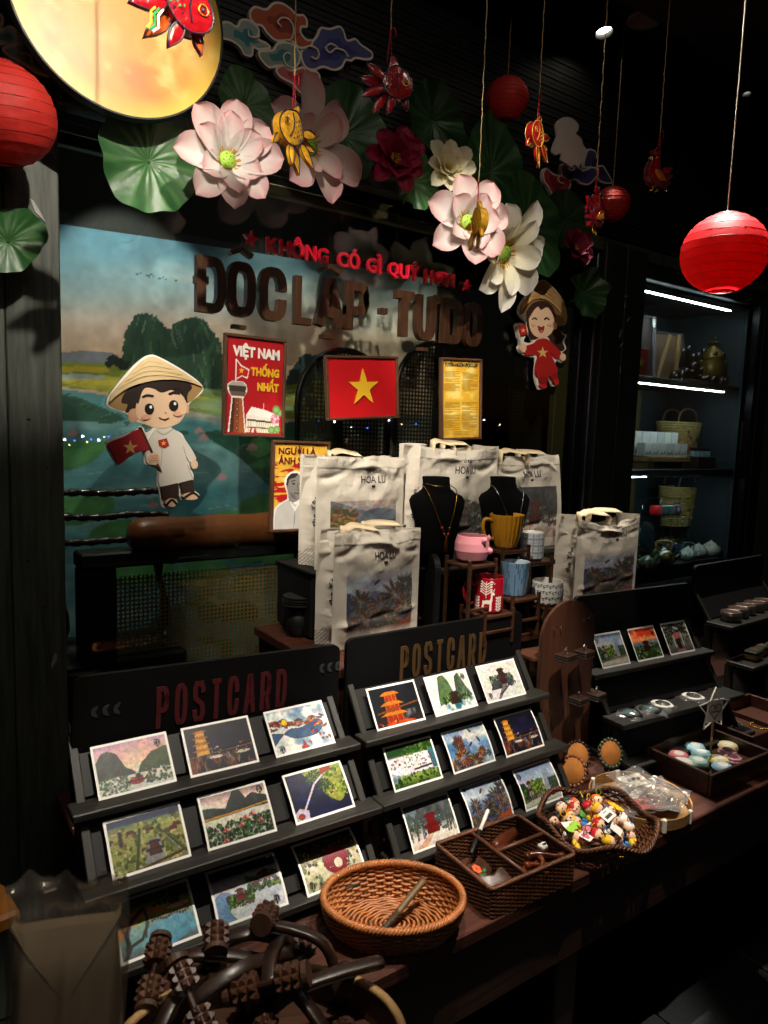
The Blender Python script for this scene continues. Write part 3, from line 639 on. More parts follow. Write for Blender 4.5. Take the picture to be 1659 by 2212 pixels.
# 4 portrait poster
t, w, h = framed('framed_portrait', 'framed yellow poster with grey portrait, half behind a tote bag', 587, 950, 711, 955, 582, 1150)
c = Cv(96, 150, 'e2b23a', 31); 
for k in range(60): c.ell(rl.random(), rl.random(), .05, .035, ('f2d27a', 'd79c24')[k % 2], .45); 
m = ((c.Y > .3) & (c.Y < .78)) & (c.n(3, 40, 3) > .42+.5*np.abs(c.Y-.54)); c.mix(m.astype(float), 'b3141b')
c.poly(spline([(.02, 0), (.03, .22), (.12, .30), (.26, .35), (.26, .42), (.21, .52), (.22, .6), (.3, .66), (.44, .68), (.56, .64), (.6, .54), (.58, .44), (.55, .36), (.7, .3), (.8, .2), (.82, 0)], 4), 'f2eee6')
c.poly(spline([(.05, 0), (.06, .21), (.14, .28), (.3, .34), (.45, .28), (.6, .33), (.7, .28), (.77, .2), (.78, 0)], 4), 'c9c7c2'); c.poly([(.3, .34), (.42, .2), (.55, .34), (.5, .3), (.42, .26), (.36, .3)], 'efeeea'); c.line([(.42, .2), (.41, 0)], .01, '8a8884')
c.poly(spline([(.3, .33), (.28, .42), (.24, .52), (.27, .6), (.36, .645), (.48, .64), (.55, .58), (.56, .48), (.53, .38), (.46, .33), (.38, .31)], 4), '8b8783'); c.poly(spline([(.24, .52), (.26, .6), (.34, .65), (.46, .65), (.4, .6), (.3, .58), (.28, .5)], 4), '2a2827')
c.ell(.38, .53, .03, .012, '2a2827'); c.ell(.5, .53, .026, .012, '2a2827'); c.line([(.34, .56), (.41, .57)], .012, '3a3836'); c.line([(.45, .52), (.47, .46), (.44, .455)], .01, '5c5956'); c.line([(.4, .42), (.49, .42)], .012, '4a4644'); c.poly([(.3, .44), (.36, .36), (.46, .34), (.4, .4)], '5a5754', .6)
panel(t, w, h, c.wash(.05)); ptxt(t, 'NGƯỜI LÀ', w, h, .08, .78, .87, .975, 'dim_red', .02); ptxt(t, 'ÁNH SÁNG', w, h, .08, .82, .755, .86, 'dim_red', .02)

# ================================================================ cut-out figures stuck on the glass
flat = {}
def fm(c):
    n = 'vinyl_'+c
    if n not in MATS: mat(n, c, .55)
    return n
class Sticker:
    def __init__(s, name, label, conv, y, origin):
        s.cv = conv; s.y = y; s.t = T(name, label, 'cut-out', conv2(conv, origin, y)); s.k = 0; s.o = s.t.location
    def P(s, pts): return [((lambda p: (p.x-s.o.x, p.z-s.o.z))(conv2(s.cv, q, s.y))) for q in pts]
    def lay(s, name, pts, col, smooth=True, n=4):
        q = s.P(spline(pts, n, True) if smooth else pts); s.k += 1; d = .0005*s.k
        MB().prism(q, -.004-d, -.003 if s.k > 1 else .004).build(name, fm(col), s.t); return s
    def el(s, name, x, y, rx, ry, col): return s.lay(name, [(x+rx*math.cos(a*PI/6), y+ry*math.sin(a*PI/6)) for a in range(12)], col, False)
    def stroke(s, name, pts, w, col, n=5):
        lo, ro = ribbon(spline(pts, n) if len(pts) > 2 else pts, w); s.k += 1; d = .0005*s.k
        q = s.P([(p.x, p.y) for p in lo])+s.P([(p.x, p.y) for p in ro])[::-1]
        MB().prism(q, -.004-d, -.003).build(name, fm(col), s.t); return s
    def star(s, x, y, r, col='f0c860', rot=0): return s.lay('star', [(x+a, y-b) for a, b in star(r, rot)], col, False)
def conv2(cv_, q, y): return at(cv_[0]+q[0]*cv_[2], cv_[1]+q[1]*cv_[2], y)
SK = 'f2cda9'
b = Sticker('boy_cutout', 'boy cut-out in conical hat and white tunic waving a red flag', (109.7, 493.7, .3638), .02, (690, 1655))
b.lay('backing', [(585, 750), (645, 765), (760, 828), (862, 898), (900, 940), (892, 978), (818, 1042), (815, 1092), (788, 1108), (762, 1152), (712, 1182), (778, 1220), (805, 1290), (852, 1366), (862, 1400), (842, 1428), (820, 1420), (845, 1462), (838, 1540), (876, 1576), (868, 1602), (782, 1612), (760, 1592), (745, 1560), (738, 1642), (700, 1658), (662, 1655), (650, 1625), (640, 1545), (628, 1520), (632, 1432), (590, 1410), (552, 1395), (545, 1325), (480, 1345), (405, 1402), (380, 1392), (325, 1272), (420, 1230), (502, 1195), (520, 1172), (545, 1180), (562, 1212), (598, 1188), (540, 1156), (480, 1142), (450, 1105), (400, 1080), (340, 1060), (328, 1035), (348, 985), (430, 878), (520, 786)], 'f4f1ea', True, 3)
b.lay('hat_underside', [(338, 1038), (380, 975), (470, 930), (600, 905), (740, 900), (840, 905), (892, 945), (880, 975), (815, 1035), (700, 1060), (500, 1080), (440, 1085), (360, 1062)], 'b08c58')
b.lay('hair', [(415, 1032), (450, 960), (560, 905), (690, 898), (800, 905), (835, 945), (806, 985), (806, 1045), (760, 1040), (520, 1060), (485, 1085), (440, 1092), (452, 1045)], '2b1f1b')
b.el('ear', 487, 1110, 32, 42, 'e9b48e').el('ear', 797, 1066, 20, 34, 'e9b48e')
b.lay('face', [(500, 1070), (520, 985), (565, 945), (640, 962), (720, 962), (785, 1000), (802, 1060), (788, 1110), (758, 1150), (690, 1180), (610, 1180), (545, 1155), (508, 1118)], SK)
b.lay('fringe', [(500, 1010), (530, 930), (600, 905), (700, 900), (800, 910), (812, 960), (795, 1020), (775, 975), (735, 950), (650, 975), (585, 935), (540, 965), (515, 1040)], '2b1f1b')
for x, y in ((580, 1072), (723, 1052)): b.el('eye', x, y, 28, 34, '1d1412').el('eye_shine', x+8, y-12, 8, 10, 'ffffff')
b.stroke('eyebrow', [(538, 1003), (565, 990), (605, 996)], 12, '2b1f1b').stroke('eyebrow', [(695, 984), (725, 972), (758, 980)], 12, '2b1f1b')
b.stroke('mouth', [(637, 1122), (665, 1134), (695, 1124)], 6, '6e3a28').stroke('nose', [(672, 1090), (678, 1098)], 6, 'c98d66')
b.el('cheek', 555, 1120, 26, 16, 'efb392').el('cheek', 745, 1100, 24, 15, 'efb392')
b.lay('hat_top', [(585, 762), (640, 777), (755, 842), (852, 905), (893, 940), (800, 908), (680, 897), (560, 912), (450, 947), (375, 1000), (343, 1030), (355, 985), (440, 887), (525, 798)], 'e6cd9c', True, 3)
for k in range(4):
    e = .25+k*.2; b.stroke('hat_band', [(585-235*e, 765+225*e), (585-60*e, 765+150*e-10), (585+120*e, 765+130*e), (585+280*e, 765+165*e)], 3, 'c7a873')
b.lay('tunic', [(612, 1198), (650, 1190), (705, 1186), (748, 1210), (785, 1250), (852, 1360), (815, 1385), (786, 1335), (815, 1430), (832, 1482), (780, 1502), (640, 1530), (632, 1425), (590, 1402), (562, 1390), (552, 1330), (576, 1250)], 'e6e0d4', True, 3)
b.stroke('collar', [(618, 1200), (660, 1222), (712, 1192)], 7, 'b9b1a4').stroke('fold', [(640, 1420), (650, 1330), (640, 1280)], 4, 'c4bcae').stroke('fold', [(786, 1335), (775, 1290)], 4, 'c4bcae').stroke('fold', [(830, 1482), (800, 1400)], 4, 'c4bcae')
b.lay('badge', [(626, 1256), (676, 1244), (688, 1285), (662, 1302), (632, 1290)], 'b32a26', False).star(657, 1273, 17)
b.lay('flag', [(332, 1276), (420, 1238), (512, 1194), (545, 1250), (566, 1310), (480, 1328), (405, 1392), (384, 1384), (360, 1335)], 'a9262c', True, 3).star(460, 1298, 46, 'e9b96a')
b.stroke('flag_pole', [(520, 1180), (640, 1440)], 13, '5a3420')
b.el('hand', 600, 1364, 32, 38, SK).el('hand', 838, 1398, 20, 26, SK)
for k in range(3): b.stroke('finger', [(580, 1350+k*14), (620, 1346+k*14)], 4, 'd29b76')
b.lay('trouser_leg', [(642, 1530), (740, 1508), (736, 1600), (652, 1605)], '3a2a22', False).lay('trouser_leg', [(756, 1506), (826, 1488), (836, 1560), (768, 1578)], '3a2a22', False)
b.el('foot', 700, 1622, 36, 26, SK).el('foot', 815, 1584, 50, 22, SK).stroke('sandal', [(668, 1640), (700, 1606), (732, 1634)], 14, '2a1d18').stroke('sandal', [(770, 1598), (825, 1566), (864, 1592)], 14, '2a1d18')
g = Sticker('girl_cutout', 'girl cut-out in conical hat and red dress with yellow star', (987.5, 548.6, .40476), .02, (455, 725))
g.lay('backing', [(448, 138), (505, 175), (562, 250), (582, 330), (572, 376), (540, 388), (562, 428), (580, 432), (568, 470), (577, 505), (556, 528), (570, 552), (552, 582), (530, 570), (518, 592), (530, 640), (526, 695), (505, 706), (486, 664), (470, 668), (468, 710), (435, 725), (424, 708), (410, 655), (412, 560), (365, 548), (335, 532), (318, 502), (328, 475), (302, 382), (352, 372), (364, 425), (352, 468), (396, 470), (368, 410), (370, 378), (324, 322), (330, 270), (382, 200)], 'eee9e2', True, 3)
g.lay('hair', [(362, 300), (400, 250), (470, 235), (530, 280), (540, 380), (558, 430), (572, 436), (556, 470), (570, 505), (545, 520), (500, 480), (470, 440), (400, 460), (380, 440), (372, 400)], '3a241d')
g.lay('hat_underside', [(328, 322), (352, 288), (400, 250), (450, 246), (505, 275), (545, 330), (565, 372), (530, 382), (500, 300), (450, 262), (400, 262), (358, 310)], '8f6b40')
g.el('ear', 515, 385, 13, 20, 'e9b48e')
g.lay('face', [(378, 370), (384, 310), (420, 275), (470, 275), (505, 310), (512, 370), (498, 420), (462, 446), (425, 446), (394, 424)], SK)
g.lay('fringe', [(372, 350), (382, 290), (420, 256), (470, 256), (508, 290), (518, 345), (490, 300), (470, 285), (440, 300), (425, 282), (400, 305)], '3a241d')
g.stroke('eye', [(392, 352), (405, 342), (418, 352)], 6, '2a1a16').stroke('eye', [(458, 352), (471, 342), (484, 354)], 6, '2a1a16')
g.lay('mouth', [(424, 385), (440, 392), (456, 385), (452, 412), (440, 422), (428, 410)], '8a2f2a').el('tongue', 440, 413, 8, 6, 'd87a6a').el('cheek', 396, 380, 12, 8, 'efb392').el('cheek', 484, 380, 12, 8, 'efb392')
g.lay('hat_top', [(448, 146), (502, 184), (556, 256), (576, 335), (566, 372), (545, 325), (505, 272), (450, 242), (398, 246), (350, 284), (328, 320), (336, 270), (386, 204)], 'c9a168', True, 3)
for k in range(3):
    e = .35+k*.22; g.stroke('hat_band', [(448-105*e, 148+150*e), (448, 148+90*e), (448+110*e, 148+170*e)], 3, 'a8824e')
g.lay('dress', [(425, 456), (462, 454), (500, 482), (548, 540), (520, 562), (486, 530), (512, 590), (524, 626), (470, 655), (414, 658), (410, 600), (418, 540), (352, 540), (350, 498), (400, 478)], 'b3231f', True, 3).star(443, 528, 32, 'eec07a')
g.el('hand', 338, 503, 18, 24, SK).el('hand', 550, 552, 16, 20, SK)
g.stroke('flag_pole', [(308, 388), (334, 528)], 5, 'd8d0c4').lay('flag', [(310, 388), (350, 378), (360, 428), (320, 440)], 'b3231f', False).star(336, 410, 15, 'eec07a')
g.lay('trouser_leg', [(424, 656), (468, 654), (464, 690), (432, 692)], '9a1d1c', False).lay('trouser_leg', [(478, 650), (515, 632), (522, 668), (494, 676)], '9a1d1c', False)
g.el('shoe', 445, 706, 18, 12, 'c22a24').el('shoe', 512, 684, 13, 17, 'c22a24')

# ================================================================ the moon disc
mc = (.448, -.2, 2.382); mr = .222
moon = T('moon_disc', 'big yellow painted moon disc with a thin black rim', 'disc', mc)
nr, na = 46, 150
rr, aa = np.meshgrid(np.linspace(0, 1, nr), np.linspace(0, 2*PI, na))
c = Cv(nr, na, 'cc9430', 41); X0, Y0 = rr*np.cos(aa)*.5+.5, rr*np.sin(aa)*.5+.5; c.X, c.Y = X0, Y0; c.asp = 1
c.mix(np.clip((c.n(4, 4, 4)-.45)*4, 0, 1), 'd0742c', .75); c.mix(np.clip((c.n(5, 5, 4)-.5)*4, 0, 1), 'd0b25e', .8); c.mix(np.clip((c.n(9, 9, 4)-.58)*5, 0, 1), 'efdc90', .6); c.mix(np.clip((rr-.8)*4, 0, 1), 'f2cf4a', .8)
fast_grid('painted_face', np.stack([rr*np.cos(aa)*mr, np.full_like(rr, -.013), rr*np.sin(aa)*mr], -1), c.lin(), 'moon_print', moon, False)
MB().lathe([(0, .012), (mr+.003, .012), (mr+.003, -.016), (mr-.001, -.016), (mr-.001, -.012)], 120, cap=False).build('rim', 'black', moon, rot=(PI/2, 0, 0)).scale = (1, 1, -1)

# ================================================================ paper lanterns
mat('lantern_paper', 'd0322a', .6, thin=.35, var=.12, vs=30, bump=1.0, bs=26); mat('lantern_wire', '5a1010', .5); mat('lantern_bright', 'd0141c', .6, thin=.5, var=.1, vs=30, bump=.3, bs=25)
def lantern(c_, r, label, paper='lantern_paper', tilt=(0, 0, 0), sl=.7, sq=.93):
    t = T('paper_lantern', label, 'lantern', c_, tilt, 'round red paper lanterns')
    n = 12; prof = []; a0 = 1.27
    for i in range(n*3+1):
        a = -a0+2*a0*i/(n*3); k = (i % 3); b = 1.0 if k == 0 else .9925
        prof.append((r*math.cos(a)*b, r*sq*math.sin(a)*b))
    sh_ = MB().lathe(prof, 48, lambda a, z: 1+.0035*math.sin(a*17+z*400)*math.sin(a*3+1)+.0028*math.sin(a*41-z*700), cap=False); sh_ = sh_.build('shade', paper, t, True)
    for i in range(n+1):
        a = -a0+2*a0*i/n; q = r*math.cos(a)*1.002
        MB().tube([(q*math.cos(k*PI/16), q*math.sin(k*PI/16), r*sq*math.sin(a)*1.002) for k in range(32)], .0005 if 0 < i < n else .0016, 4, True).build('hoop', 'lantern_wire', sh_)
    z = r*sq*math.sin(a0); q = r*math.cos(a0)
    MB().tube([(-q, 0, z), (-q*.3, 0, z+.004), (0, 0, z+.012), (q*.3, 0, z+.004), (q, 0, z)], .0012, 5).build('hanger', 'steel', t)
    MB().tube([(0, 0, -z), (q*.3, 0, -z), (q, 0, -z+.002)], .0009, 5).build('hanger', 'steel', t)
    MB().tube([(0, 0, z+.012), (0.002, 0, z+sl*.5), (0, 0, z+sl)], .0016, 6).build('cord', 'string', t)
    return t
lantern(at(2, 246, -.2), .1035, 'large red paper lantern hanging at the left edge beside the moon', tilt=(R(8), R(-9), .3), sl=.6)
lr = at(1564, 548, -.89); lantern(lr, .099, 'brightly lit red paper lantern hanging at the right', 'lantern_bright', sl=.745)
lantern(at(1095, 213, -.08), .070, 'dim red paper lantern high in the dark above the cream flower', sl=.5)
lantern(at(1322, 441, -.1), .066, 'dim red paper lantern behind the lower rooster ornament', sl=.7)

# ================================================================ painted cloud boards
def cloud(label, conv, y, lobes, swirls, group='painted cloud boards'):
    t = None
    for k, (pts, c0, c1) in enumerate(lobes):
        q = [conv2(conv, p, y) for p in spline(pts, 4, True)]
        if t is None:
            ce = q[0].copy(); t = T('cloud_board', label, 'cloud board', ce, 0, group)
        pl_ = [(p.x-ce.x, p.z-ce.z) for p in q]; cx_, cz_ = sum(p[0] for p in pl_)/len(pl_), sum(p[1] for p in pl_)/len(pl_)
        d = -.0012*k
        MB().prism(pl_, -.006+d, .006).build('cloud_lobe', fm('d9cfc6'), t)
        lo, ro = ribbon(pl_, .012, True); a1 = sum(abs((p-Vector((cx_, cz_))).length) for p in lo); a2 = sum(abs((p-Vector((cx_, cz_))).length) for p in ro)
        inn = [(p.x, p.y) for p in (lo if a1 < a2 else ro)]
        MB().prism(inn, -.0068+d, -.005).build('colour_field', fm(c0), t)
        if c1: MB().prism([(cx_+(p[0]-cx_)*.55, cz_+(p[1]-cz_)*.55) for p in inn], -.0073+d, -.005).build('colour_field', fm(c1), t)
    for pts in swirls:
        q = [conv2(conv, p, y) for p in spline(pts, 5)]; lo, ro = ribbon([(p.x-ce.x, p.z-ce.z) for p in q], .0038)
        MB().prism([tuple(p) for p in lo]+[tuple(p) for p in ro][::-1], -.0155, -.006).build('swirl', fm('d9cfc6'), t)
CA = (466.3, 0, .21494)
cloud('orange, teal and blue swirling cloud board right of the moon', CA, -.02, [
    ([(840, 520), (900, 485), (950, 420), (1000, 360), (1040, 280), (1130, 290), (1230, 265), (1280, 320), (1310, 405), (1390, 390), (1450, 450), (1560, 530), (1560, 600), (1490, 615), (1400, 600), (1350, 630), (1300, 620), (1260, 690), (1180, 720), (1070, 690), (980, 720), (900, 700), (850, 620)], '4a4f86', '33397a'),
    ([(330, 200), (325, 120), (380, 70), (490, 95), (560, 35), (650, 35), (740, 90), (800, 150), (870, 155), (910, 220), (905, 290), (855, 290), (850, 340), (900, 400), (960, 410), (950, 480), (830, 500), (740, 430), (600, 430), (500, 350), (450, 280), (390, 270)], 'b2512a', '8c2f1c'),
    ([(40, 240), (120, 230), (195, 270), (230, 210), (310, 205), (400, 270), (430, 330), (420, 400), (500, 440), (540, 500), (420, 520), (370, 500), (365, 560), (340, 585), (270, 565), (225, 490), (140, 430), (40, 390)], '8fa3a0', '2f7d88'),
    ([(590, 690), (660, 660), (740, 710), (850, 680), (900, 710), (1000, 725), (1035, 800), (980, 880), (960, 950), (900, 965), (830, 950), (750, 860), (640, 800), (590, 740)], 'b8565c', '9c2d34'),
    ([(420, 520), (550, 510), (590, 450), (680, 430), (780, 470), (835, 560), (820, 660), (760, 710), (690, 690), (600, 690), (520, 700), (450, 640), (410, 570)], '7f938c', '2f6f74')],
    [[(635, 295), (598, 245), (640, 202), (712, 222), (757, 310), (735, 410), (690, 430)], [(300, 330), (310, 380), (360, 400), (420, 380)], [(725, 570), (690, 550), (655, 590), (680, 670), (740, 700)], [(935, 590), (980, 615), (1012, 570), (985, 510), (920, 485), (860, 510)], [(1200, 500), (1130, 460), (1080, 500), (1120, 550), (1180, 510), (1260, 530), (1305, 590)]])
cloud('pale teal and pink cloud board behind the moon at the left', (0, 0, .3638), -.02, [
    ([(-60, 100), (0, 85), (22, 120), (12, 165), (-40, 180)], 'c4626c', 'b03a48'), ([(-60, 190), (0, 178), (60, 160), (110, 200), (132, 262), (90, 288), (0, 275), (-60, 290)], '9db3ac', '5a8f90'), ([(20, 285), (150, 262), (165, 330), (300, 445), (240, 442), (150, 402), (30, 330)], '8fb0b0', '76a4a8')], [[(120, 330), (170, 340), (185, 380)]])
CR = (1124.6, 219.4, .14881)
cloud('dark red and navy cloud board beside the hanging rooster', CR, -.02, [
    ([(950, 710), (1050, 710), (1090, 780), (1100, 920), (1180, 930), (1230, 1010), (1310, 1150), (1290, 1200), (1150, 1180), (1090, 1100), (1090, 960), (900, 960)], '40406a', '2f3058'), ([(560, 980), (600, 900), (700, 940), (830, 960), (900, 1000), (1000, 950), (1080, 980), (1080, 1100), (980, 1210), (870, 1210), (770, 1150), (680, 1170), (590, 1100)], '3d4474', '2b3060'), ([(300, 1030), (350, 970), (450, 1050), (560, 1080), (690, 1150), (700, 1250), (620, 1340), (540, 1400), (450, 1380), (370, 1250), (310, 1160)], '9c3138', '7e1f28')],
    [[(580, 1200), (530, 1190), (505, 1130), (550, 1085)], [(660, 980), (700, 1020), (745, 990)]])
q = [conv2(CR, p, -.1) for p in spline([(640, 230), (740, 250), (830, 340), (820, 430), (790, 470), (870, 540), (900, 640), (945, 700), (940, 780), (860, 900), (830, 960), (770, 920), (720, 950), (650, 900), (580, 850), (590, 770), (550, 760), (500, 780), (450, 720), (480, 600), (520, 500), (500, 350), (560, 260)], 4, True)]
tag(MB().prism([(p.x-q[0].x, p.z-q[0].z) for p in q], -.004, .004).build('cloud_board', fm('d8cfc8'), loc=q[0]), 'plain white cloud board in the dark at the right', 'cloud board', 'painted cloud boards')

# ================================================================ lotus leaves
def leaf(u, v, y, rx, ry, label, seed, rot=0, cup=.12, wav=.05, tint=1.0, tilt=(0, 0, 0)):
    c_ = at(u, v, y); e = at(u+rx, v, y); d = at(u, v-ry, y); RX, RZ = abs(e.x-c_.x), abs(d.z-c_.z)
    rg = random.Random(seed); nr, na = 15, 84
    rr, aa = np.meshgrid(np.linspace(.0, 1, nr), np.linspace(0, 2*PI, na))
    ph = [rg.uniform(0, 6) for _ in range(4)]; edge = 1+.035*np.sin(aa*3+ph[0])+.03*np.sin(aa*5+ph[1])+.02*np.sin(aa*11+ph[2])
    nvn = 15; vein = np.exp(-(np.abs(((aa*nvn/(2*PI)+.13*np.sin(aa*2+ph[3])) % 1)-.5)*7)**2)
    Rm = (RX+RZ)/2
    Y = -cup*Rm*rr**2+wav*Rm*rr**2*(np.sin(aa*7+ph[1])+.8*np.sin(aa*4+ph[2]))*.8+.045*Rm*np.exp(-(rr*7)**2)*1.5-vein*.022*Rm*np.clip(rr*3, 0, 1)*(1.1-rr)
    X = rr*edge*np.cos(aa)*RX; Z = rr*edge*np.sin(aa)*RZ
    t = vein*np.clip(1.1-rr*.7, 0, 1); g1, g2 = np.array(lin('2c5a2e')), np.array(lin('6f9a5c')); cols = (g1*(1-.55*t[..., None])+g2*.55*t[..., None])*tint*(.85+.3*np.sin(aa*9+rr*5)[..., None]**2)  # a low tint puts shade into the leaf's colour
    th = T('lotus_leaf', label, 'leaf', c_, (tilt[0], tilt[1]+rot, tilt[2]), 'artificial lotus leaves')
    fast_grid('leaf_blade', np.stack([X, Y, Z], -1), cols, 'leaf', th)
    MB().tube([(0, .002, 0), (.004, .03, -.01), (.01, .05, -.05)], .004, 6).build('stem', 'leaf', th, True, cols=[lin('3c5a30')]*18)
leaf(322, 347, -.14, 104, 118, 'large glossy green lotus leaf under the moon', 1, .2, .1, .05)
leaf(530, 228, -.07, 66, 66, 'round mid green lotus leaf behind the pink flower petals', 2, 1)
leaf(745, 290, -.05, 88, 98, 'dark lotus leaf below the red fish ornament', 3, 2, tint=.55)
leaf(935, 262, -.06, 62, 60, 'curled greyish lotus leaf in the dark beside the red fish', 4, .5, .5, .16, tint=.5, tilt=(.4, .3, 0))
leaf(897, 395, -.1, 40, 62, 'small bright lotus leaf between magenta and cream flowers', 5, .3, .2, .14)
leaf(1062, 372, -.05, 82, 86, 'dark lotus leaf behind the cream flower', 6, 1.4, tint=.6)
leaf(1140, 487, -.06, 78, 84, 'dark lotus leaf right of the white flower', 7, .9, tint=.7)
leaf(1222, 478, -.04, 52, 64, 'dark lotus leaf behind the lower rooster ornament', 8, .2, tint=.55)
leaf(1262, 633, -.05, 36, 48, 'small drooping lotus leaf beside the girl cut-out', 9, .5, .4, .16, tilt=(.2, .25, 0))
leaf(18, 520, -.1, 66, 86, 'green lotus leaf below the left lantern', 10, .9, .15, .07)

# ================================================================ lotus flowers
def flower(u, v, y, rpx, label, axis, rings, c_in, c_out, seed, pod='green', pr=.16, spin=0):
    p0 = at(u, v, y); Rm = (at(u+rpx, v, y)-p0).length*.9
    N = Vector(axis).normalized(); th = T('lotus_flower', label, 'flower', p0, 0, 'artificial lotus flowers')
    A = N.cross(Vector((0, 0, 1))).normalized(); B = A.cross(N); rg = random.Random(seed)
    ci, co = np.array(lin(c_in)), np.array(lin(c_out))
    for ri, (n, L, W, e0, e1, off) in enumerate(rings):
        for k in range(n):
            ph = 2*PI*(k+off)/n+rg.uniform(-.12, .12)+spin; rad = A*math.cos(ph)+B*math.sin(ph); sd = N.cross(rad)
            ll = L*Rm*rg.uniform(.9, 1.1); ww = W*Rm*rg.uniform(.9, 1.1); a0, a1 = e0+rg.uniform(-.08, .08), e1+rg.uniform(-.12, .12)
            nu_, nv_ = 9, 13; pts = []; cl = []; pos = rad*(.06*Rm)-N*(.015*Rm*ri); ds = ll/(nv_-1)
            for j in range(nv_):
                s = j/(nv_-1); ang = a0+(a1-a0)*s
                if j: pos = pos+(N*math.cos(ang)+rad*math.sin(ang))*ds
                up = N*math.sin(ang)-rad*math.cos(ang)
                wd = ww*(.34+.66*math.sin(PI*.5*min(1, s/.62))**1.2)*(1 if s < .62 else max(.0, 1-((s-.62)/.38)**2.3)**.62)+.004*ww
                for i in range(nu_):
                    q = i/(nu_-1)*2-1
                    pts.append(pos+sd*(q*wd*.5)+up*(q*q*wd*.22)+up*(.012*Rm*math.sin(q*5+s*6+k)))
                    f = min(1, max(0, s*1.3-.45+.35*abs(q)*s))**1.5; cl.append(ci*(1-f)+co*f)
            fs = [(j*nu_+i, j*nu_+i+1, (j+1)*nu_+i+1, (j+1)*nu_+i) for j in range(nv_-1) for i in range(nu_-1)]
            MB().add(pts, fs).build('petal', 'petal', th, True, cols=cl)
    q = N.to_track_quat('Z', 'Y').to_euler()
    if pod == 'green':
        sp_ = MB().lathe([(0, -.02*Rm), (.08*Rm, 0), (pr*Rm, .14*Rm), (pr*Rm*.95, .17*Rm), (0, .18*Rm)], 16, cap=False); sp_ = sp_.build('seed_pod', fm('8fb43c'), th, True, rot=q)
        for k in range(9):
            a = k*2.4; r_ = pr*Rm*.75*math.sqrt((k+.4)/9); MB().ell((r_*math.cos(a), r_*math.sin(a), .178*Rm), (.014*Rm, .014*Rm, .012*Rm), 6, 4).build('seed', fm('4f6a1e'), sp_)
    for k in range(26 if pod == 'green' else 18):
        a = k*2.39996+rg.random()*.3; r0 = pr*.8*Rm if pod == 'green' else .05*Rm; r1 = r0+.13*Rm*rg.uniform(.7, 1.1)
        MB().tube([(r0*math.cos(a), r0*math.sin(a), .02*Rm), (r0*1.25*math.cos(a), r0*1.25*math.sin(a), .13*Rm), (r1*math.cos(a), r1*math.sin(a), .2*Rm)], [.006*Rm, .006*Rm, .013*Rm], 4).build('stamen', fm('d99a3c' if pod == 'green' else 'd8b02a'), th, rot=q)
PK, WH = 'f8f3ee', 'e6aeb0'
flower(487, 350, -.22, 112, 'large pale pink lotus flower beside the moon', (-.12, -1, .0), [(8, 1.06, .6, .85, 1.42, 0), (6, .8, .5, .6, 1.15, .4)], PK, WH, 1)
flower(657, 318, -.1, 116, 'tall pink lotus flower behind the golden fish', (.25, -.75, -.05), [(6, 1.05, .62, 1.0, 1.5, .1), (4, .7, .45, .6, 1.0, .4)], 'efe0d8', 'dc9aa0', 2)
flower(850, 347, -.12, 62, 'magenta lotus flower with yellow centre', (-.25, -1, .1), [(7, 1.0, .55, 1.0, 1.5, 0), (8, .8, .5, .7, 1.1, .3), (7, .62, .45, .35, .7, .6)], 'b01e48', '8c1638', 3, 'yellow')
flower(964, 368, -.12, 50, 'cream lotus flower with golden centre', (-.3, -1, .15), [(8, 1.0, .55, .9, 1.4, 0), (7, .8, .52, .6, 1.0, .3), (5, .6, .45, .3, .6, .6)], 'efe6b8', 'f1ecd8', 4, 'yellow')
flower(1003, 483, -.2, 82, 'pale pink lotus flower behind the golden frame ornament', (-.2, -1, -.05), [(7, 1.02, .62, .9, 1.45, .2), (5, .75, .52, .6, 1.1, .5)], PK, WH, 5)
flower(1078, 545, -.14, 88, 'white lotus flower drooping beside the pink one', (.15, -.9, -.35), [(7, 1.0, .52, .95, 1.5, 0), (5, .8, .46, .7, 1.2, .4)], 'efe9c8', 'f4f1ea', 6)
flower(1236, 540, -.07, 36, 'small dark magenta lotus flower at the window corner', (-.1, -1, .35), [(7, 1.0, .6, .9, 1.4, 0), (7, .8, .55, .5, .9, .3)], 'a02850', '8a1c3c', 7, 'yellow')
flower(440, 452, .012, 1, 'tiny pale bud stuck low beside the moon leaf', (0, -1, 0), [(3, 1, .5, .5, 1, 0)], PK, WH, 8, 'yellow') if False else None

# ================================================================ cellophane ornaments on strings
def film(name, c1, thin=.35): mat(name, c1, .12, coat=.8, thin=thin, var=.35, vs=90, bump=.9, bs=55)
film('film_gold', 'e2aa30'); film('film_red', 'a3121a'); film('film_dark_red', '8a1418'); film('film_orange', 'c4561c'); wood('handle_wood', '130a06', '2f1b11', 0, 9, .36, .15, .2); mat('wire_edge', '1c1a2c', .3, coat=.5); mat('wire_gold', 'c79b3c', .3, metal=.7); mat('paint_green', '2f8a4a', .4); mat('paint_white', 'e6ddd0', .4); mat('paint_yellow', 'd9b23a', .4)
def finpoly(b, tip, w, n=5):
    b, tip = Vector(b), Vector(tip); d = tip-b; nn = Vector((-d.y, d.x)).normalized()
    L = [b+d*s+nn*(w*math.sin(PI*s**.8)) for s in [i/n for i in range(n+1)]]; Rr = [b+d*s-nn*(w*math.sin(PI*s**.8)) for s in [i/n for i in range(n+1)]]
    return [tuple(p) for p in L]+[tuple(p) for p in Rr[-2:0:-1]]
def wires(t, poly, y, m_, r): MB().tube([(p[0], y, p[1]) for p in poly], r, 5, True).build('wire_outline', m_, t, True)
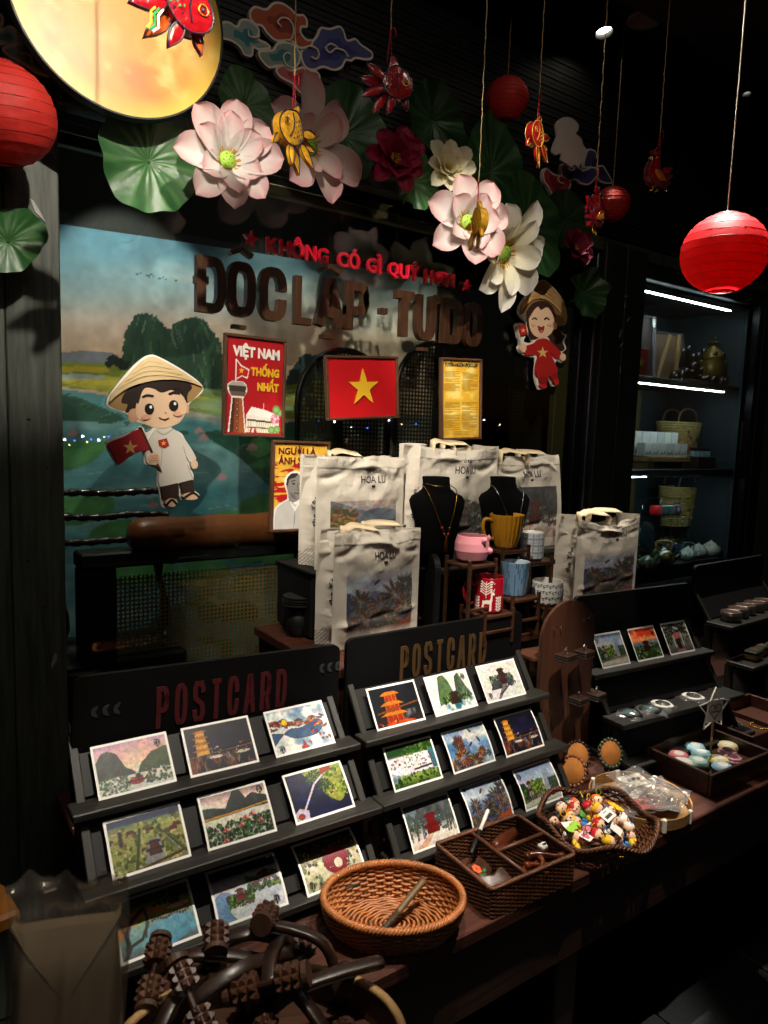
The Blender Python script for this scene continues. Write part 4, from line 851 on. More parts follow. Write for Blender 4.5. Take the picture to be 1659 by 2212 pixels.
def hang(t, z, up, thread=.06, red=True):
    if red:
        MB().tube([(-.006, 0, z-.012), (0, 0, z+thread)], .0009, 4).build('thread', 'red_thread', t); MB().tube([(.006, 0, z-.012), (0, 0, z+thread)], .0009, 4).build('thread', 'red_thread', t)
        MB().tube([(0, 0, z+thread), (.008, -.002, z+thread+.006), (.013, -.002, z+thread-.006), (.011, 0, z+thread-.014)], .0009, 4).build('knot', 'red_thread', t)
        z += thread
    n = 40; MB().tube([(.0009*math.sin(i*2.1), .0009*math.cos(i*2.1), z+(up-z)*i/n) for i in range(n+1)], .0014, 5).build('string', 'string', t)
def fish(u, v, y, s, label, m_, flip=1, roll=0, yaw=0, edge='wire_edge', up=.8, thread=.06, stripes=False):
    t = T('fish_ornament', label, 'ornament', at(u, v, y), (0, 0, yaw), 'hanging cellophane ornaments'); d = .15*s
    ca, sa = math.cos(roll), math.sin(roll)
    def tr(pts): return [((p[0]*ca-p[1]*sa)*s*flip, (p[0]*sa+p[1]*ca)*s) for p in pts]
    body = tr(spline([(-.5, .02), (-.46, .2), (-.3, .36), (-.05, .42), (.12, .22), (.16, 0), (.02, -.18), (-.2, -.24), (-.42, -.14)], 4, True))
    bo_ = MB().pillow(body, d*.8, 4, 0, .75).build('body', m_, t, True)
    for sg in (-1, 1): wires(t, body, sg*d*.66, edge, .013*s)
    for k, (b_, tp, w) in enumerate((((.1, .1), (.55, .28), .09), ((.12, .02), (.66, .02), .09), ((.1, -.05), (.58, -.38), .10), ((.02, -.12), (.28, -.62), .10), ((-.12, -.16), (-.02, -.6), .09), ((-.34, -.1), (-.5, -.36), .07))):
        f = tr(finpoly(b_, tp, w)); MB().pillow(f, d*.30, 3, (d*.3 if k % 2 else -d*.3), .6).build('fin', 'film_orange' if stripes and k % 2 else m_, t, True); wires(t, f, (d*.3 if k % 2 else -d*.3)-d*.3, edge, .011*s)
    f = tr([(-.28, .34), (-.02, .62), (.04, .58), (.06, .34)]); MB().pillow(f, d*.3, 3, 0, .6).build('fin', m_, t, True); wires(t, f, -d*.3, edge, .011*s)
    for sg in (-1,):
        e = tr([(-.33+.07*math.cos(k*PI/5), .12+.07*math.sin(k*PI/5)) for k in range(10)]); wires(t, e, -d*.84, 'wire_gold', .01*s); MB().ell((tr([(-.33, .12)])[0][0], -d*.84, tr([(-.33, .12)])[0][1]), (.03*s, .012*s, .03*s), 8, 6).build('eye', edge, bo_, True)
        g = tr([(-.22, .34), (-.14, .2), (-.14, .05), (-.22, -.12)]); MB().tube([(p[0], -d*.86, p[1]) for p in g], .012*s, 5).build('gill', edge, bo_)
        for i in range(4):
            for j in range(4):
                a, b_ = -.08+i*.06, -.08+j*.1+(i % 2)*.05
                if a > .1 and b_ > .25: continue
                q = tr([(a, b_)])[0]; MB().ell((q[0], -d*(.84-.08*abs(i-1.0)), q[1]), (.017*s, .01*s, .022*s), 6, 4).build('scale', 'paint_green' if stripes and (i+j) % 2 else edge, bo_)
        if stripes:
            for k in range(3): MB().tube([(p[0], -d*.62, p[1]) for p in tr([(.16+k*.05, -.2-k*.02), (.2+k*.05, -.32), (.16+k*.05, -.45), (.22+k*.04, -.55)])], .016*s, 5).build('stripe', ('paint_white', 'paint_green', 'paint_yellow')[k], t)
    hang(t, .58*s, up, thread)
    return t
fish(634, 296, -.42, .112, 'golden cellophane fish hanging before the tall pink lotus', 'film_gold', 1, -.15, .35, 'wire_edge')
fish(840, 187, -.44, .108, 'shiny red cellophane fish hanging highest in the middle', 'film_red', -1, .1, -.3)
fish(378, 14, -.62, .125, 'striped red fish lantern hanging over the moon disc', 'film_red', -1, .25, .1, 'wire_edge', .6, .05, True)
fish(1030, 487, -.5, .092, 'golden fish ornament seen edge-on before the pink lotus', 'film_gold', 1, .1, 1.25, 'wire_gold', .9, .05)
fish(1160, 303, -.42, .102, 'dark red cellophane fish hanging beside the white cloud board', 'film_dark_red', 1, -.1, .3, 'wire_gold', .8, .06)
def rooster(u, v, y, s, label, flip=1, yaw=0, up=.8):
    t = T('rooster_ornament', label, 'ornament', at(u, v, y), (0, 0, yaw), 'hanging cellophane ornaments'); d = .13*s
    def tr(pts): return [(p[0]*s*flip, p[1]*s) for p in pts]
    body = tr(spline([(-.2, .3), (-.32, .12), (-.36, -.1), (-.25, -.3), (0, -.38), (.2, -.3), (.3, -.1), (.1, 0), (-.02, .12), (-.02, .32), (-.1, .4)], 4, True))
    bo_ = MB().pillow(body, d, 4, 0, .7).build('body', 'film_dark_red', t, True)
    for sg in (-1, 1): wires(t, body, sg*d*.75, 'wire_edge', .014*s)
    comb = tr(spline([(-.24, .38), (-.26, .5), (-.18, .48), (-.12, .56), (-.06, .5), (0, .54), (0, .42), (-.1, .37)], 3, True)); MB().pillow(comb, d*.4, 3, 0, .6).build('comb', 'film_red', t, True); wires(t, comb, -d*.4, 'wire_edge', .011*s)
    for (b_, tp, w) in (((.1, -.05), (.5, .2), .1), ((.16, -.1), (.52, -.02), .09), ((.16, -.18), (.46, -.24), .08), ((.1, -.25), (.36, -.42), .07)):
        f = tr(finpoly(b_, tp, w)); MB().pillow(f, d*.35, 3, 0, .6).build('tail_feather', 'film_red', t, True); wires(t, f, -d*.35, 'wire_edge', .012*s)
    f = tr(finpoly((-.2, -.02), (.14, -.24), .1)); MB().pillow(f, d*.2, 3, -d*1.0, .6).build('wing', 'film_orange', t, True); wires(t, f, -d*1.15, 'wire_gold', .01*s)
    for k in range(4): MB().tube([(p[0], -d*1.22, p[1]) for p in tr([(-.16+k*.06, -.03-k*.03), (-.12+k*.06, -.10-k*.03), (-.15+k*.06, -.15-k*.03)])], .009*s, 4).build('feather_mark', 'wire_gold', t)
    MB().tube([(p[0], -d*.4, p[1]) for p in tr([(-.3, .3), (-.36, .27), (-.28, .26)])], .02*s, 5).build('beak', 'paint_yellow', bo_)
    e = tr([(-.16, .3)])[0]; MB().ell((e[0], -d*.9, e[1]), (.02*s, .01*s, .02*s), 8, 5).build('eye', 'paint_yellow', bo_)
    for x in (-.1, .06): MB().tube([(p[0], 0, p[1]) for p in tr([(x, -.36), (x-.02, -.46), (x-.1, -.49)])], .016*s, 5).build('foot', 'paint_yellow', t)
    hang(t, .5*s, up, .055)
rooster(1284, 455, -.45, .125, 'red rooster ornament hanging before the dim lantern', -1, .3, .85)
rooster(1420, 372, -.5, .115, 'red rooster ornament hanging highest at the right', 1, -.2, .7)

# ================================================================ lamps
SP = 'warm spotlight under the eave, '
spot((.48, -1.46, 2.76), (.26, -.02, 2.09), 104, 18.5, .45, label=SP+'in front of the moon')
spot((-.25, -1.75, 2.76), (1.05, 0, 1.62), 215, 14, .55, label=SP+'behind the viewer, aimed at the posters')
spot((.55, -1.72, 2.76), (1.72, 0, 1.80), 120, 11.5, .6, label=SP+'aimed at the girl and the document poster')  # added fill lamp for the girl, document and right-hand letters
spot((.45, -1.05, 2.76), (1.10, -.28, 1.25), 118, 17, .5, label=SP+'aimed at the near tote bags')
spot((1.25, -1.12, 2.76), (1.86, -.30, 1.22), 85, 12, .5, label=SP+'aimed at the far tote bags')  # extra lamp put in to brighten the two far bags
spot((1.2, -1.0, 2.76), (1.5, -.15, 2.05), 60, 12, .6, label=SP+'aimed at the white lotus flowers')
spot((.64, -1.2, 2.76), (.62, -.68, .74), 150, 14, .4, label=SP+'above the first postcard stand')
spot((1.22, -1.2, 2.76), (1.14, -.78, .66), 215, 15.5, .4, label=SP+'above the second postcard stand')
spot((2.13, -.1, 2.92), (2.05, -.62, .75), 190, 13, .4, label=SP+'lit disc above the roosters', r=.033)
spot((2.9, -.2, 2.9), (2.7, -.56, .85), 130, 12, .5, label=SP+'above the tins at the right', r=.018)
spot((1.02, -.34, 2.9), (1.0, -.50, 2.1), 15, 13, .6, label=SP+'above the middle red fish', r=.035)  # lamp added to lift the red fish out of the dark
spot((1.72, -.34, 2.9), (1.72, -.54, 2.1), 17, 13, .6, label=SP+'above the rooster ornaments', r=.035)  # added downlight that brightens the roosters and right-hand fish
spot((lr.x, lr.y+.01, 2.76), (lr.x, lr.y, 2.0), 420, 8, .5, col=(1, .93, .85), label=SP+'straight above the bright lantern')
spot((.32, -1.02, 2.76), (.36, -1.08, .65), 4, 13, .8, label=SP+'dim one above the massager heap')  # weak added fill over the near corner
spot((.02, -2.15, 2.76), (.12, -1.19, .95), 34, 7, .8, label=SP+'dim one behind the viewer')  # front fill added for the plastic bag and massagers
spot((.50, .10, 2.43), (.68, .46, 1.62), 34, 28, .35, label='small room spotlight washing the painted landscape', r=.03)
spot((1.12, .06, 2.43), (1.0, .40, 1.66), 7, 24, .5, label='second small room spotlight washing the right of the landscape', r=.03)  # added to brighten the right part of the landscape
spot((.92, .06, 2.44), (.95, .2, 1.0), 9, 15, .6, label='third small room spotlight above the bench', r=.03)  # lamp put in to light the cane back and bolster
dl = T('ceiling_downlight', 'unlit round downlight half hidden by the eave edge', 'downlight', atz(1392, 43, 2.992))
MB().lathe([(0, 0), (.05, 0), (.052, -.004), (.06, -.004), (.06, .004)], 28, cap=False).build('trim_ring', 'lamp_ring', dl, True)

# ================================================================ long display table
TZ = .57
tb = T('display_table', 'long low reddish brown display table under the shop window', 'table', (0, 0, 0))
for i in range(5):
    MB().box((0, 0, 0), (3.72, .187, .03), .003).build('top_board', 'table_wood', tb, loc=(2.18, -.871+i*.1885, TZ-.015))
MB().box((0, 0, 0), (3.72, .025, .16), .003).build('apron', 'dark_wood', tb, loc=(2.18, -.94, TZ-.112))
for x in (.3, 1.2, 2.6, 3.9):
    for y in (-.9, -.12): MB().box((0, 0, 0), (.07, .07, .39), .004).build('leg', 'dark_wood', tb, loc=(x, y, .205))

# ================================================================ risers behind the stands
r1 = T('display_riser', 'reddish wooden riser block under the front tote bag', 'riser', (.835, -.07, TZ))
MB().box((.72, -.215, .3625), (1.44, .43, .025), .003).build('top_board', 'table_wood', r1)
MB().box((.72, -.215, .175), (1.42, .41, .345), .003).build('body', 'dark_wood', r1)
r2 = T('bag_block', 'black block under the rear left tote bag', 'block', (.905, -.27, .95)); MB().box((.15, .1, .085), (.30, .20, .17), .004).build('body', 'black', r2); MB().box((.15, .1, .1745), (.31, .21, .01), .003).build('top_board', 'board_black', r2)
ld = T('display_ledge', 'black ledge with a round-topped side board carrying bags and busts', 'ledge', (1.215, -.43, .95))
MB().box((.235, .19, .175), (.43, .38, .016), .003).build('shelf', 'charcoal_wood', ld); MB().box((.60, .27, .175), (.29, .22, .016), .003).build('shelf', 'charcoal_wood', ld)
MB().prism([(p[0], p[1]) for p in arch(.085, .225, 12)], -.008, .008).build('side_board', 'board_black', ld, loc=(0, .04, 0), rot=(0, 0, R(70)))
for x in (.12, .43): MB().box((x, .2, .083), (.02, .34, .165), .002).build('support', 'black', ld)
ds = T('tray_stack', 'stack of thin grey round trays on a black post beside the bags', 'trays', at(645, 1300, -.2)-Vector((0, 0, .1)))
MB().lathe([(0, 0), (.035, 0), (.03, .09), (0, .09)], 20, cap=False).build('post', 'black', ds, True)
for k in range(4): MB().lathe([(0, 0), (.043, 0), (.046, .003), (.046, .005), (0, .005)], 28, cap=False).build('tray', 'soot', ds, loc=(.002*k, .003*(k % 2), .092+k*.0068))

# ================================================================ postcard artwork
def logo(c, x, y, s=1.0, col='2a2622'):
    for k, (a, h_) in enumerate(((0, .07), (.018, .07), (.032, .06), (.05, .07), (.064, .07))): c.line([(x+a*s, y), (x+a*s+(.006 if k == 3 else 0), y+h_*s)], .016*s, col, .9)
    c.line([(x, y+.035*s), (x+.018*s, y+.035*s)], .012*s, col); c.line([(x+.005, y+.095*s), (x+.05*s, y+.095*s)], .018*s, col, .8); c.ell(x+.03*s, y-.03*s, .012*s, .016*s, col)
def pagoda(c, x, y, w, h, n, wall, roof, glow=None):
    for k in range(n):
        ww = w*(1-.22*k/max(1, n-1)*1.3); y0 = y+h*k/n; y1 = y+h*(k+.62)/n; y2 = y+h*(k+1)/n
        c.poly([(x-ww*.36, y0), (x+ww*.36, y0), (x+ww*.34, y1), (x-ww*.34, y1)], wall)
        for q in range(4): c.line([(x-ww*.3+q*ww*.2, y0), (x-ww*.3+q*ww*.2, y1)], .012, glow or '5a2a18', .8)
        c.poly([(x-ww*.58, y1+.01), (x-ww*.44, y1), (x+ww*.44, y1), (x+ww*.58, y1+.01), (x+ww*.34, y2-.01), (x+ww*.2, y2), (x-ww*.2, y2), (x-ww*.34, y2-.01)], roof)
def bflower(c, x, y, r, cols, n=13, seed=1, w=.02):
    rg = random.Random(seed)
    for k in range(n):
        a = 2*PI*k/n+rg.uniform(-.1, .1); q = r*rg.uniform(.8, 1.1); ca, sa = math.cos(a), math.sin(a)
        c.ell(x+ca*q*.6/c.asp, y+sa*q*.6, q*.45/c.asp, w, rg.choice(cols), 1, a); c.ell(x+ca*q*.6/c.asp, y+sa*q*.6, q*.28/c.asp, w*.45, '3a2a22', .7, a)
def greens(c, n, box, seed, cols=('3f6a35', '6f8f3f', '28482c', '9aac52'), r=.045): c.dabs(int(n*1.9), box, r*.68, cols, seed, .85)
CW, CH = 140, 98
BO = ('b0723c', 'c98f52', '8a4f2c', '6f7f8a', 'd7a86a')
def k_lake(c):
    c.vgrad([(0, 'cfd2cc'), (.35, 'd9d2c8'), (.5, 'f0d8c0'), (.7, 'e8c3b8'), (1, 'c9a6c4')]); c.mix(np.clip((c.n(5, 3)-.5)*4, 0, 1)*(c.Y > .5), 'f2b8a8', .7)
    c.hill(.33, [(.02, .62), (.12, .82), (.2, .84), (.3, .75), (.38, .5), (.5, .38), (.52, .3)], ('26302e', '6a726a'), 3); c.hill(.33, [(.52, .3), (.6, .5), (.75, .66), (.9, .72), (1, .7)], ('3a4a34', '6f7f52'), 6); greens(c, 90, (0, .02, .42, .36), 3, ('5a7a52', '9ab08a', '3f5f48', 'd8dcc8'), .03); greens(c, 60, (.62, .1, 1, .38), 4, ('5a7a52', '9ab08a', '3f5f48', 'd8dcc8'), .03)
    c.ell(.5, .2, .1, .06, 'b01c38'); c.dabs(12, (.43, .16, .58, .26), .025, ('d8405a', '8a1028'), 5); c.line([(.36, .2), (.66, .2)], .02, '2a2020'); c.ell(.53, .28, .03, .05, '241c1c'); logo(c, .82, .78)
def k_night(c):
    c.vgrad([(0, '2a2f3c'), (.4, '3a3a52'), (.7, '23233a'), (1, '15162a')]); c.mix(np.clip((c.n(4, 4)-.5)*4, 0, 1)*(c.Y > .4), '3d3460', .7); c.line([(.3, .40), (1, .47)], .03, '1c1c1c'); c.line([(.0, .36), (1, .42)], .02, 'b08a58')
    pagoda(c, .24, .38, .27, .5, 4, 'e0a848', 'c8842c', 'fbe6a0'); c.mix(np.clip((c.n(20, 4)-.5)*5, 0, 1)*(c.Y < .36), 'c2682c', .6); c.mix(np.clip((c.n(24, 5)-.55)*5, 0, 1)*(c.Y < .36), 'd8d0c0', .6)
    for x in (.42, .8): c.ell(x, .3, .12, .035, 'd8cfc0'); c.dabs(14, (x-.1, .3, x+.1, .5), .018, ('e8e0d0', 'c03a30', 'f0d8b0'), int(x*9)); logo(c, .84, .8, 1, '0c0c14')
def k_dragon(c):
    c.vgrad([(0, 'e8e6e0'), (1, 'dfe3e4')]); c.mix(np.clip((c.n(6, 4)-.48)*4, 0, 1), '5a7fa6', .6); c.poly(spline([(0, .5), (.2, .45), (.4, .3), (.75, .3), (.9, .5), (.8, .62), (.55, .5), (.3, .5), (0, .2)], 4), '274a78', .75)
    rg = random.Random(4)
    for k in range(46):
        t = k/46; x = .05+.9*t; y = .72-.1*math.sin(t*3.1)+rg.uniform(-.06, .06)-(.35*(t-.75)*4 if t > .75 else 0)*(k % 2); c.ell(x, y, .045, .02, rg.choice(('b5522a', 'd88040', '8a2f1c', 'e0b070')), 1, rg.uniform(-.5, .5))
    c.dabs(20, (.02, .55, .35, .75), .03, ('b5522a', 'd88040', '7a2a1a'), 9); c.dabs(16, (.6, .1, .95, .55), .03, ('b5522a', 'c86a30', '7a2a1a'), 10); c.ell(.28, .68, .05, .07, 'f0d020'); c.ell(.5, .08, .06, .04, 'c4562a'); c.poly([(.48, .1), (.5, .25), (.53, .12)], 'b8442a'); logo(c, .1, .1)
def k_citadel(c):
    c.vgrad([(0, '8a8f52'), (.7, 'a8a86a'), (.82, '7f8a6a'), (.86, '2f4470'), (1, '1f2f5c')]); greens(c, 120, (0, 0, 1, .8), 5, ('6f7a3a', 'b0b070', '55622c', 'c8c088'), .05); c.poly([(.42, .1), (.68, .1), (.66, .5), (.5, .5)], '9a9c98'); pagoda(c, .57, .22, .22, .24, 2, '6a2f26', '3f2a2a'); c.line([(.3, .02), (.42, .7)], .04, '55622c'); c.line([(.98, .1), (.64, .66)], .04, '55622c'); c.line([(.95, .05), (.7, .55)], .02, 'd8d0b8')
    for x, y in ((.55, .64), (.84, .55), (.9, .6), (.3, .66)): c.poly([(x-.06, y), (x+.06, y), (x+.04, y+.06), (x-.04, y+.06)], '7a3028')
    pagoda(c, .17, .5, .06, .25, 4, '5a3c3c', '3f2a32'); c.line([(.3, .03), (.95, .16)], .03, '6a2c24'); logo(c, .84, .82)
def k_lotus(c):
    c.vgrad([(0, 'b8bfae'), (.4, 'd8d4c4'), (.6, 'd9d6cc'), (.8, 'e6d0c4'), (1, '8a7478')]); c.hill(.55, [(0, .72), (.2, .7), (.35, .66), (.5, .95), (.58, .98), (.66, .75), (.75, .82), (1, .7)], ('20282e', '56625f'), 8); c.poly([(0, .55), (.5, .57), (1, .62), (1, .58), (.5, .53), (0, .5)], 'c79a2e'); greens(c, 130, (.02, .02, .98, .4), 7, ('2a4a2e', '4f7a45', '1c3524', '7fa06a'), .05)
    for x, y in ((.3, .27), (.52, .3), (.27, .1), (.6, .4), (.7, .44), (.8, .3)):
        for k in range(5): c.ell(x+(k-2)*.012, y, .012, .045, ('e07a78', 'f0a8a0', 'c84a50')[k % 3], 1, (k-2)*.4)
    logo(c, .86, .82)
def k_isle(c):
    c.vgrad([(0, '1a2450'), (1, '141c40')]); c.mix(np.clip((c.n(8, 8)-.5)*4, 0, 1), '2c3f78', .6); c.poly(spline([(.3, .95), (.45, .7), (.62, .72), (.55, .5), (.68, .28), (.82, .2), (.97, .45), (1, .7), (.95, .98), (.6, 1)], 4), '9aa24e'); greens(c, 70, (.58, .3, .95, .9), 3, ('b8b45a', '6f8a3a', 'd0c878', '4a6a34'), .04)
    for x, y in ((.42, .8), (.58, .58), (.64, .62), (.5, .86)): bflower(c, x, y, .13, ('2f5a2c', '4f7a3a'), 9, int(x*50), .016)
    c.line([(.08, .02), (.45, .66), (.62, .8)], .05, 'c8c0d0'); c.poly([(.02, 0), (.24, 0), (.26, .2), (.12, .28), (0, .18)], 'c4b8cc'); c.ell(.12, .12, .05, .05, 'a8502c'); c.poly([(.6, .82), (.78, .86), (.8, .97), (.62, .96)], '9c4026')
def k_tree(c):
    c.vgrad([(0, '6f5a6a'), (.2, '7aa6ac'), (.5, '88a8a0'), (.52, 'a8a456'), (.8, '8a8f3c'), (1, '3c4430')]); c.poly(spline([(0, .3), (.2, .5), (.35, .62), (.7, .6), (.5, .75), (.2, .72), (0, .6)], 4), 'd08a1e'); c.poly(spline([(.3, .05), (.4, .4), (.6, .5), (.9, .45), (.95, .2), (.7, .05)], 4), '6fa6b8'); greens(c, 40, (.5, .7, .95, .95), 5); c.ell(.8, .62, .16, .05, 'e0b8a0'); pagoda(c, .78, .66, .12, .16, 1, '5a2a24', '3a1c1c')
    for k in range(14): c.ell(.45+k*.035, .5+.02*math.sin(k), .015, .02, '4a2418')
    c.line([(.05, 0), (.14, .2), (.12, .4), (.2, .6), (.34, .72)], .06, '3a2024'); c.line([(.12, .4), (.05, .7)], .04, '3a2024'); c.line([(.2, .6), (.14, .85)], .025, '3a2024'); c.line([(.34, .3), (.4, .6), (.37, .75)], .03, '2c1a20'); c.line([(.1, .2), (.3, .28), (.4, .5)], .04, '3a2024'); logo(c, .86, .8)
def k_temples(c):
    c.vgrad([(0, 'd2d4da'), (.5, 'cdd0d6'), (.78, 'b4a8a8'), (.8, '3c3c40'), (1, '2a2c30')]); c.poly(spline([(0, 0), (.0, .4), (.15, .55), (.3, .4), (.2, .2), (.3, 0)], 4), '5f86b0', .7); greens(c, 100, (.2, .25, .55, .45), 3, r=.04); greens(c, 90, (.5, .4, .95, .68), 4, r=.04)
    for x, y, s in ((.38, .34, .16), (.62, .5, .1), (.78, .56, .14)): pagoda(c, x, y, s, s*1.2, 2, '9c2c34', '6a2028')
    c.line([(.2, .2), (.45, .3), (.6, .22)], .02, 'e0d8c8'); logo(c, .82, .12)
def k_maze(c):
    c.vgrad([(0, 'b8b4a0'), (.5, 'd2cdb8'), (.7, '56543c'), (1, '2e2e22')]); greens(c, 80, (0, 0, 1, .9), 6, ('7f8a5a', 'c8c4a0', '4a5438', 'a8a878'), .05)
    q = np.sqrt(((c.X-.58)*c.asp)**2+((c.Y-.48)*1.15)**2); m = (q < .3)*((c.Y > .36)|(q > .16)); c.mix(m*1.0, '8a1c38'); c.mix(m*(np.sin(q*120) > .3), 'b8405a', .8); c.ell(.6, .4, .07, .1, 'd8c8b8'); c.dabs(14, (.35, .2, .8, .5), .02, ('f0ece0', 'e8d84a'), 3); c.dabs(10, (.1, .6, .25, .75), .025, ('e8d84a', 'c8b030'), 5); logo(c, .08, .1)
def k_gold(c):
    c.vgrad([(0, '4a3a34'), (.3, '2a2a34'), (1, '141c2c')]); c.mix(np.clip((c.n(5, 4)-.5)*4, 0, 1)*(c.Y > .4), '22344a', .7); c.mix(np.clip((c.n(9, 3)-.5)*4, 0, 1)*(c.Y < .35)*(c.X > .5), 'b8b4b0', .6); pagoda(c, .42, .12, .5, .72, 3, 'a83a18', 'c4842c', 'f0b050'); c.line([(.1, .36), (.98, .5)], .04, '8a5a2c'); c.ell(.5, .08, .3, .05, 'c4602c'); c.dabs(16, (.0, .02, .6, .14), .03, ('c4602c', '2a1c1c', 'e09a50'), 3)
def k_karst(c):
    c.vgrad([(0, 'dfe2e0'), (1, 'eceae4')]); c.hill(.3, [(.2, .4), (.3, .9), (.42, .97), (.5, .8), (.56, .4)], ('4a6a4a', '93a57a'), 3); c.hill(.3, [(.6, .4), (.68, .85), (.78, .93), (.86, .6), (.95, .35)], ('4a5a50', '8a9a80'), 7); c.mix(np.clip((c.n(8, 4)-.4)*4, 0, 1)*(c.Y < .3)*(c.X > .3), '2f7f92', .9); greens(c, 40, (.2, .25, .9, .42), 4); pagoda(c, .55, .2, .32, .3, 2, '4a3a34', '4f3a3a'); logo(c, .84, .78)
def k_gate(c):
    c.vgrad([(0, 'd6d6d2'), (1, 'dcdad4')]); greens(c, 70, (.25, .35, .8, .65), 3, ('7a8a6a', '556a58', 'a8b098', '4a4450'), .06); c.hill(.3, [(.2, .3), (.3, .5), (.42, .5), (.5, .35)], ('2c2f36', '6a6a72'), 4); pagoda(c, .56, .4, .26, .42, 3, '5a3c3c', '4a3a44'); c.poly([(.3, .05), (.36, .05), (.62, .4), (.52, .4)], '8a8288'); c.line([(.4, .15), (.75, .42)], .03, '4a3a5a'); c.dabs(18, (.55, .3, .85, .5), .03, ('4a3a5a', '3a3038', '7a6a78'), 8); logo(c, .1, .14)
def k_fest(c):
    c.vgrad([(0, '4a5f2a'), (.25, 'a8b86a'), (.3, 'dcdce0'), (.7, 'e6e2e0'), (.75, '34602e'), (1, '244a24')]); greens(c, 90, (0, .0, 1, .28), 4); greens(c, 90, (.3, .72, 1, 1), 5, ('3f6a25', '2a4a1c', '7f9a3a')); c.poly([(.88, .3), (1, .3), (1, .75), (.85, .7)], '3f7f92'); c.poly([(0, .1), (.2, .28), (0, .4)], '7f98c0', .6)
    c.dabs(80, (.04, .42, .9, .66), .016, ('b0343a', 'e8c070', '8a4a30', 'd8d0c8', '4a3a50'), 7); c.line([(.5, .36), (.85, .38)], .03, '6a3a24'); logo(c, .12, .12)
def k_boats(c):
    c.vgrad([(0, '88a4b8'), (.5, '7a9cc0'), (.75, 'dcdcd8'), (1, '5a7ca6')]); c.mix(np.clip((c.n(6, 4)-.5)*4, 0, 1), 'e2e0da', .7); c.mix(np.clip((c.n(5, 4)-.5)*4, 0, 1)*(c.X < .5), '2f5f9a', .6)
    for x, y, r, s in ((.3, .3, .3, 1), (.55, .12, .25, 2), (.12, .1, .25, 3), (.3, .62, .2, 4), (.75, .3, .14, 5)): bflower(c, x, y, r, BO, 15, s, .03)
    for x, y, a in ((.62, .88, -1), (.75, .62, -1.2), (.55, .55, .6)): c.ell(x, y, .05, .022, '4a3a34', 1, a)
    logo(c, .86, .2)
def k_blue(c):
    c.vgrad([(0, 'b0785a'), (.2, '8a7f8a'), (.45, '6f88a8'), (.7, 'c8ccd2'), (.95, '8f9cb4'), (1, '6f7f9c')]); c.mix(np.clip((c.n(6, 4)-.45)*4, 0, 1)*(c.Y < .65), '34548a', .8)
    for x, y, r, s in ((.2, .5, .2, 1), (.5, .42, .22, 2), (.72, .55, .24, 3), (.88, .7, .18, 4), (.3, .2, .2, 5), (.62, .22, .2, 6), (.1, .2, .16, 7), (.85, .4, .2, 8)): bflower(c, x, y, r, ('8a8a72', 'a89a82', '5f6a7a', 'b07a5a', '6f5f7a', '4f5a4a'), 13, s, .024)
    c.poly([(.45, 0), (.7, .12), (1, .22), (1, 0)], 'b56a48'); c.ell(.42, .78, .05, .02, '7a4a44', 1, .7); c.poly([(.02, 1), (.16, 1), (.1, .86)], '3a3a44')
def k_pav(c):
    c.vgrad([(0, 'd8c8bc'), (.25, 'e2dcd4'), (.5, '8a8e90'), (.8, '7f8890'), (1, '555c6c')]); c.hill(.45, [(0, .7), (.1, .8), (.2, .66), (.3, .85), (.45, .95), (.6, .9), (.75, .98), (.9, .92), (1, .96)], ('3a4044', '8a8e8c'), 3); greens(c, 60, (0, .3, 1, .6), 5, ('6a7a6a', '9aa498', '48584c'), .04); pagoda(c, .5, .28, .34, .42, 2, '8a2a28', '7a2226', '3a1416'); rg = random.Random(3)
    for k in range(14): x = rg.choice((rg.uniform(.02, .32), rg.uniform(.68, .98))); c.line([(x, .22), (x+rg.uniform(-.04, .04), .5)], .012, '6a5048')
    c.poly([(.1, .05), (.3, .05), (.5, .28), (.42, .28)], 'd8b89a')
def k_church(c):
    c.vgrad([(0, '6f9ca6'), (.12, 'cfc8b8'), (.3, 'a8a49a'), (.5, 'c4c8cc'), (.8, 'a0acc0'), (1, '6a80a8')]); pagoda(c, .25, .3, .16, .34, 2, 'd8d0c4', '6a3a3a', '6a6a6a'); greens(c, 70, (.3, .3, .6, .62), 3, ('5a7a3a', '3a5a30', '9aac52'), .05); greens(c, 60, (.0, .2, .18, .6), 6, ('3a5a38', '28482c', '6f8a5a'), .05); c.poly([(.62, .35), (.68, .8), (.72, .98), (.76, .8), (.8, .9), (.84, .35)], '8f9aa8', .8); greens(c, 40, (.75, .25, 1, .55), 8, ('2f4f38', '4a6a4a'), .05); c.line([(.1, .22), (.95, .26)], .05, '8a8680')
    for k in range(5): c.ell(.14+k*.05, .25, .016, .05, '4a4a48')
    logo(c, .06, .76)
def k_church2(c): k_church(c); c.mix(((c.Y > .55)&(c.X < .5))*np.clip((c.n(4, 4)-.3)*3, 0, 1), 'e8c8c0', .5)
def k_sunset(c):
    c.vgrad([(0, '2f4a30'), (.3, '4a6040'), (.5, '7f8a90'), (.6, 'e8a070'), (.75, 'e0603c'), (1, 'c43c2c')]); c.mix(np.clip((c.n(4, 8)-.5)*4, 0, 1)*(c.Y > .6), 'f4c090', .7); greens(c, 90, (0, 0, 1, .45), 3, ('34502f', '6a8a4a', '22381f', 'b8b890'), .06); c.line([(.4, .55), (1, .5)], .05, '9aa6b4'); pagoda(c, .5, .25, .34, .32, 2, '4a2f2c', '3a2c30'); logo(c, .84, .72)
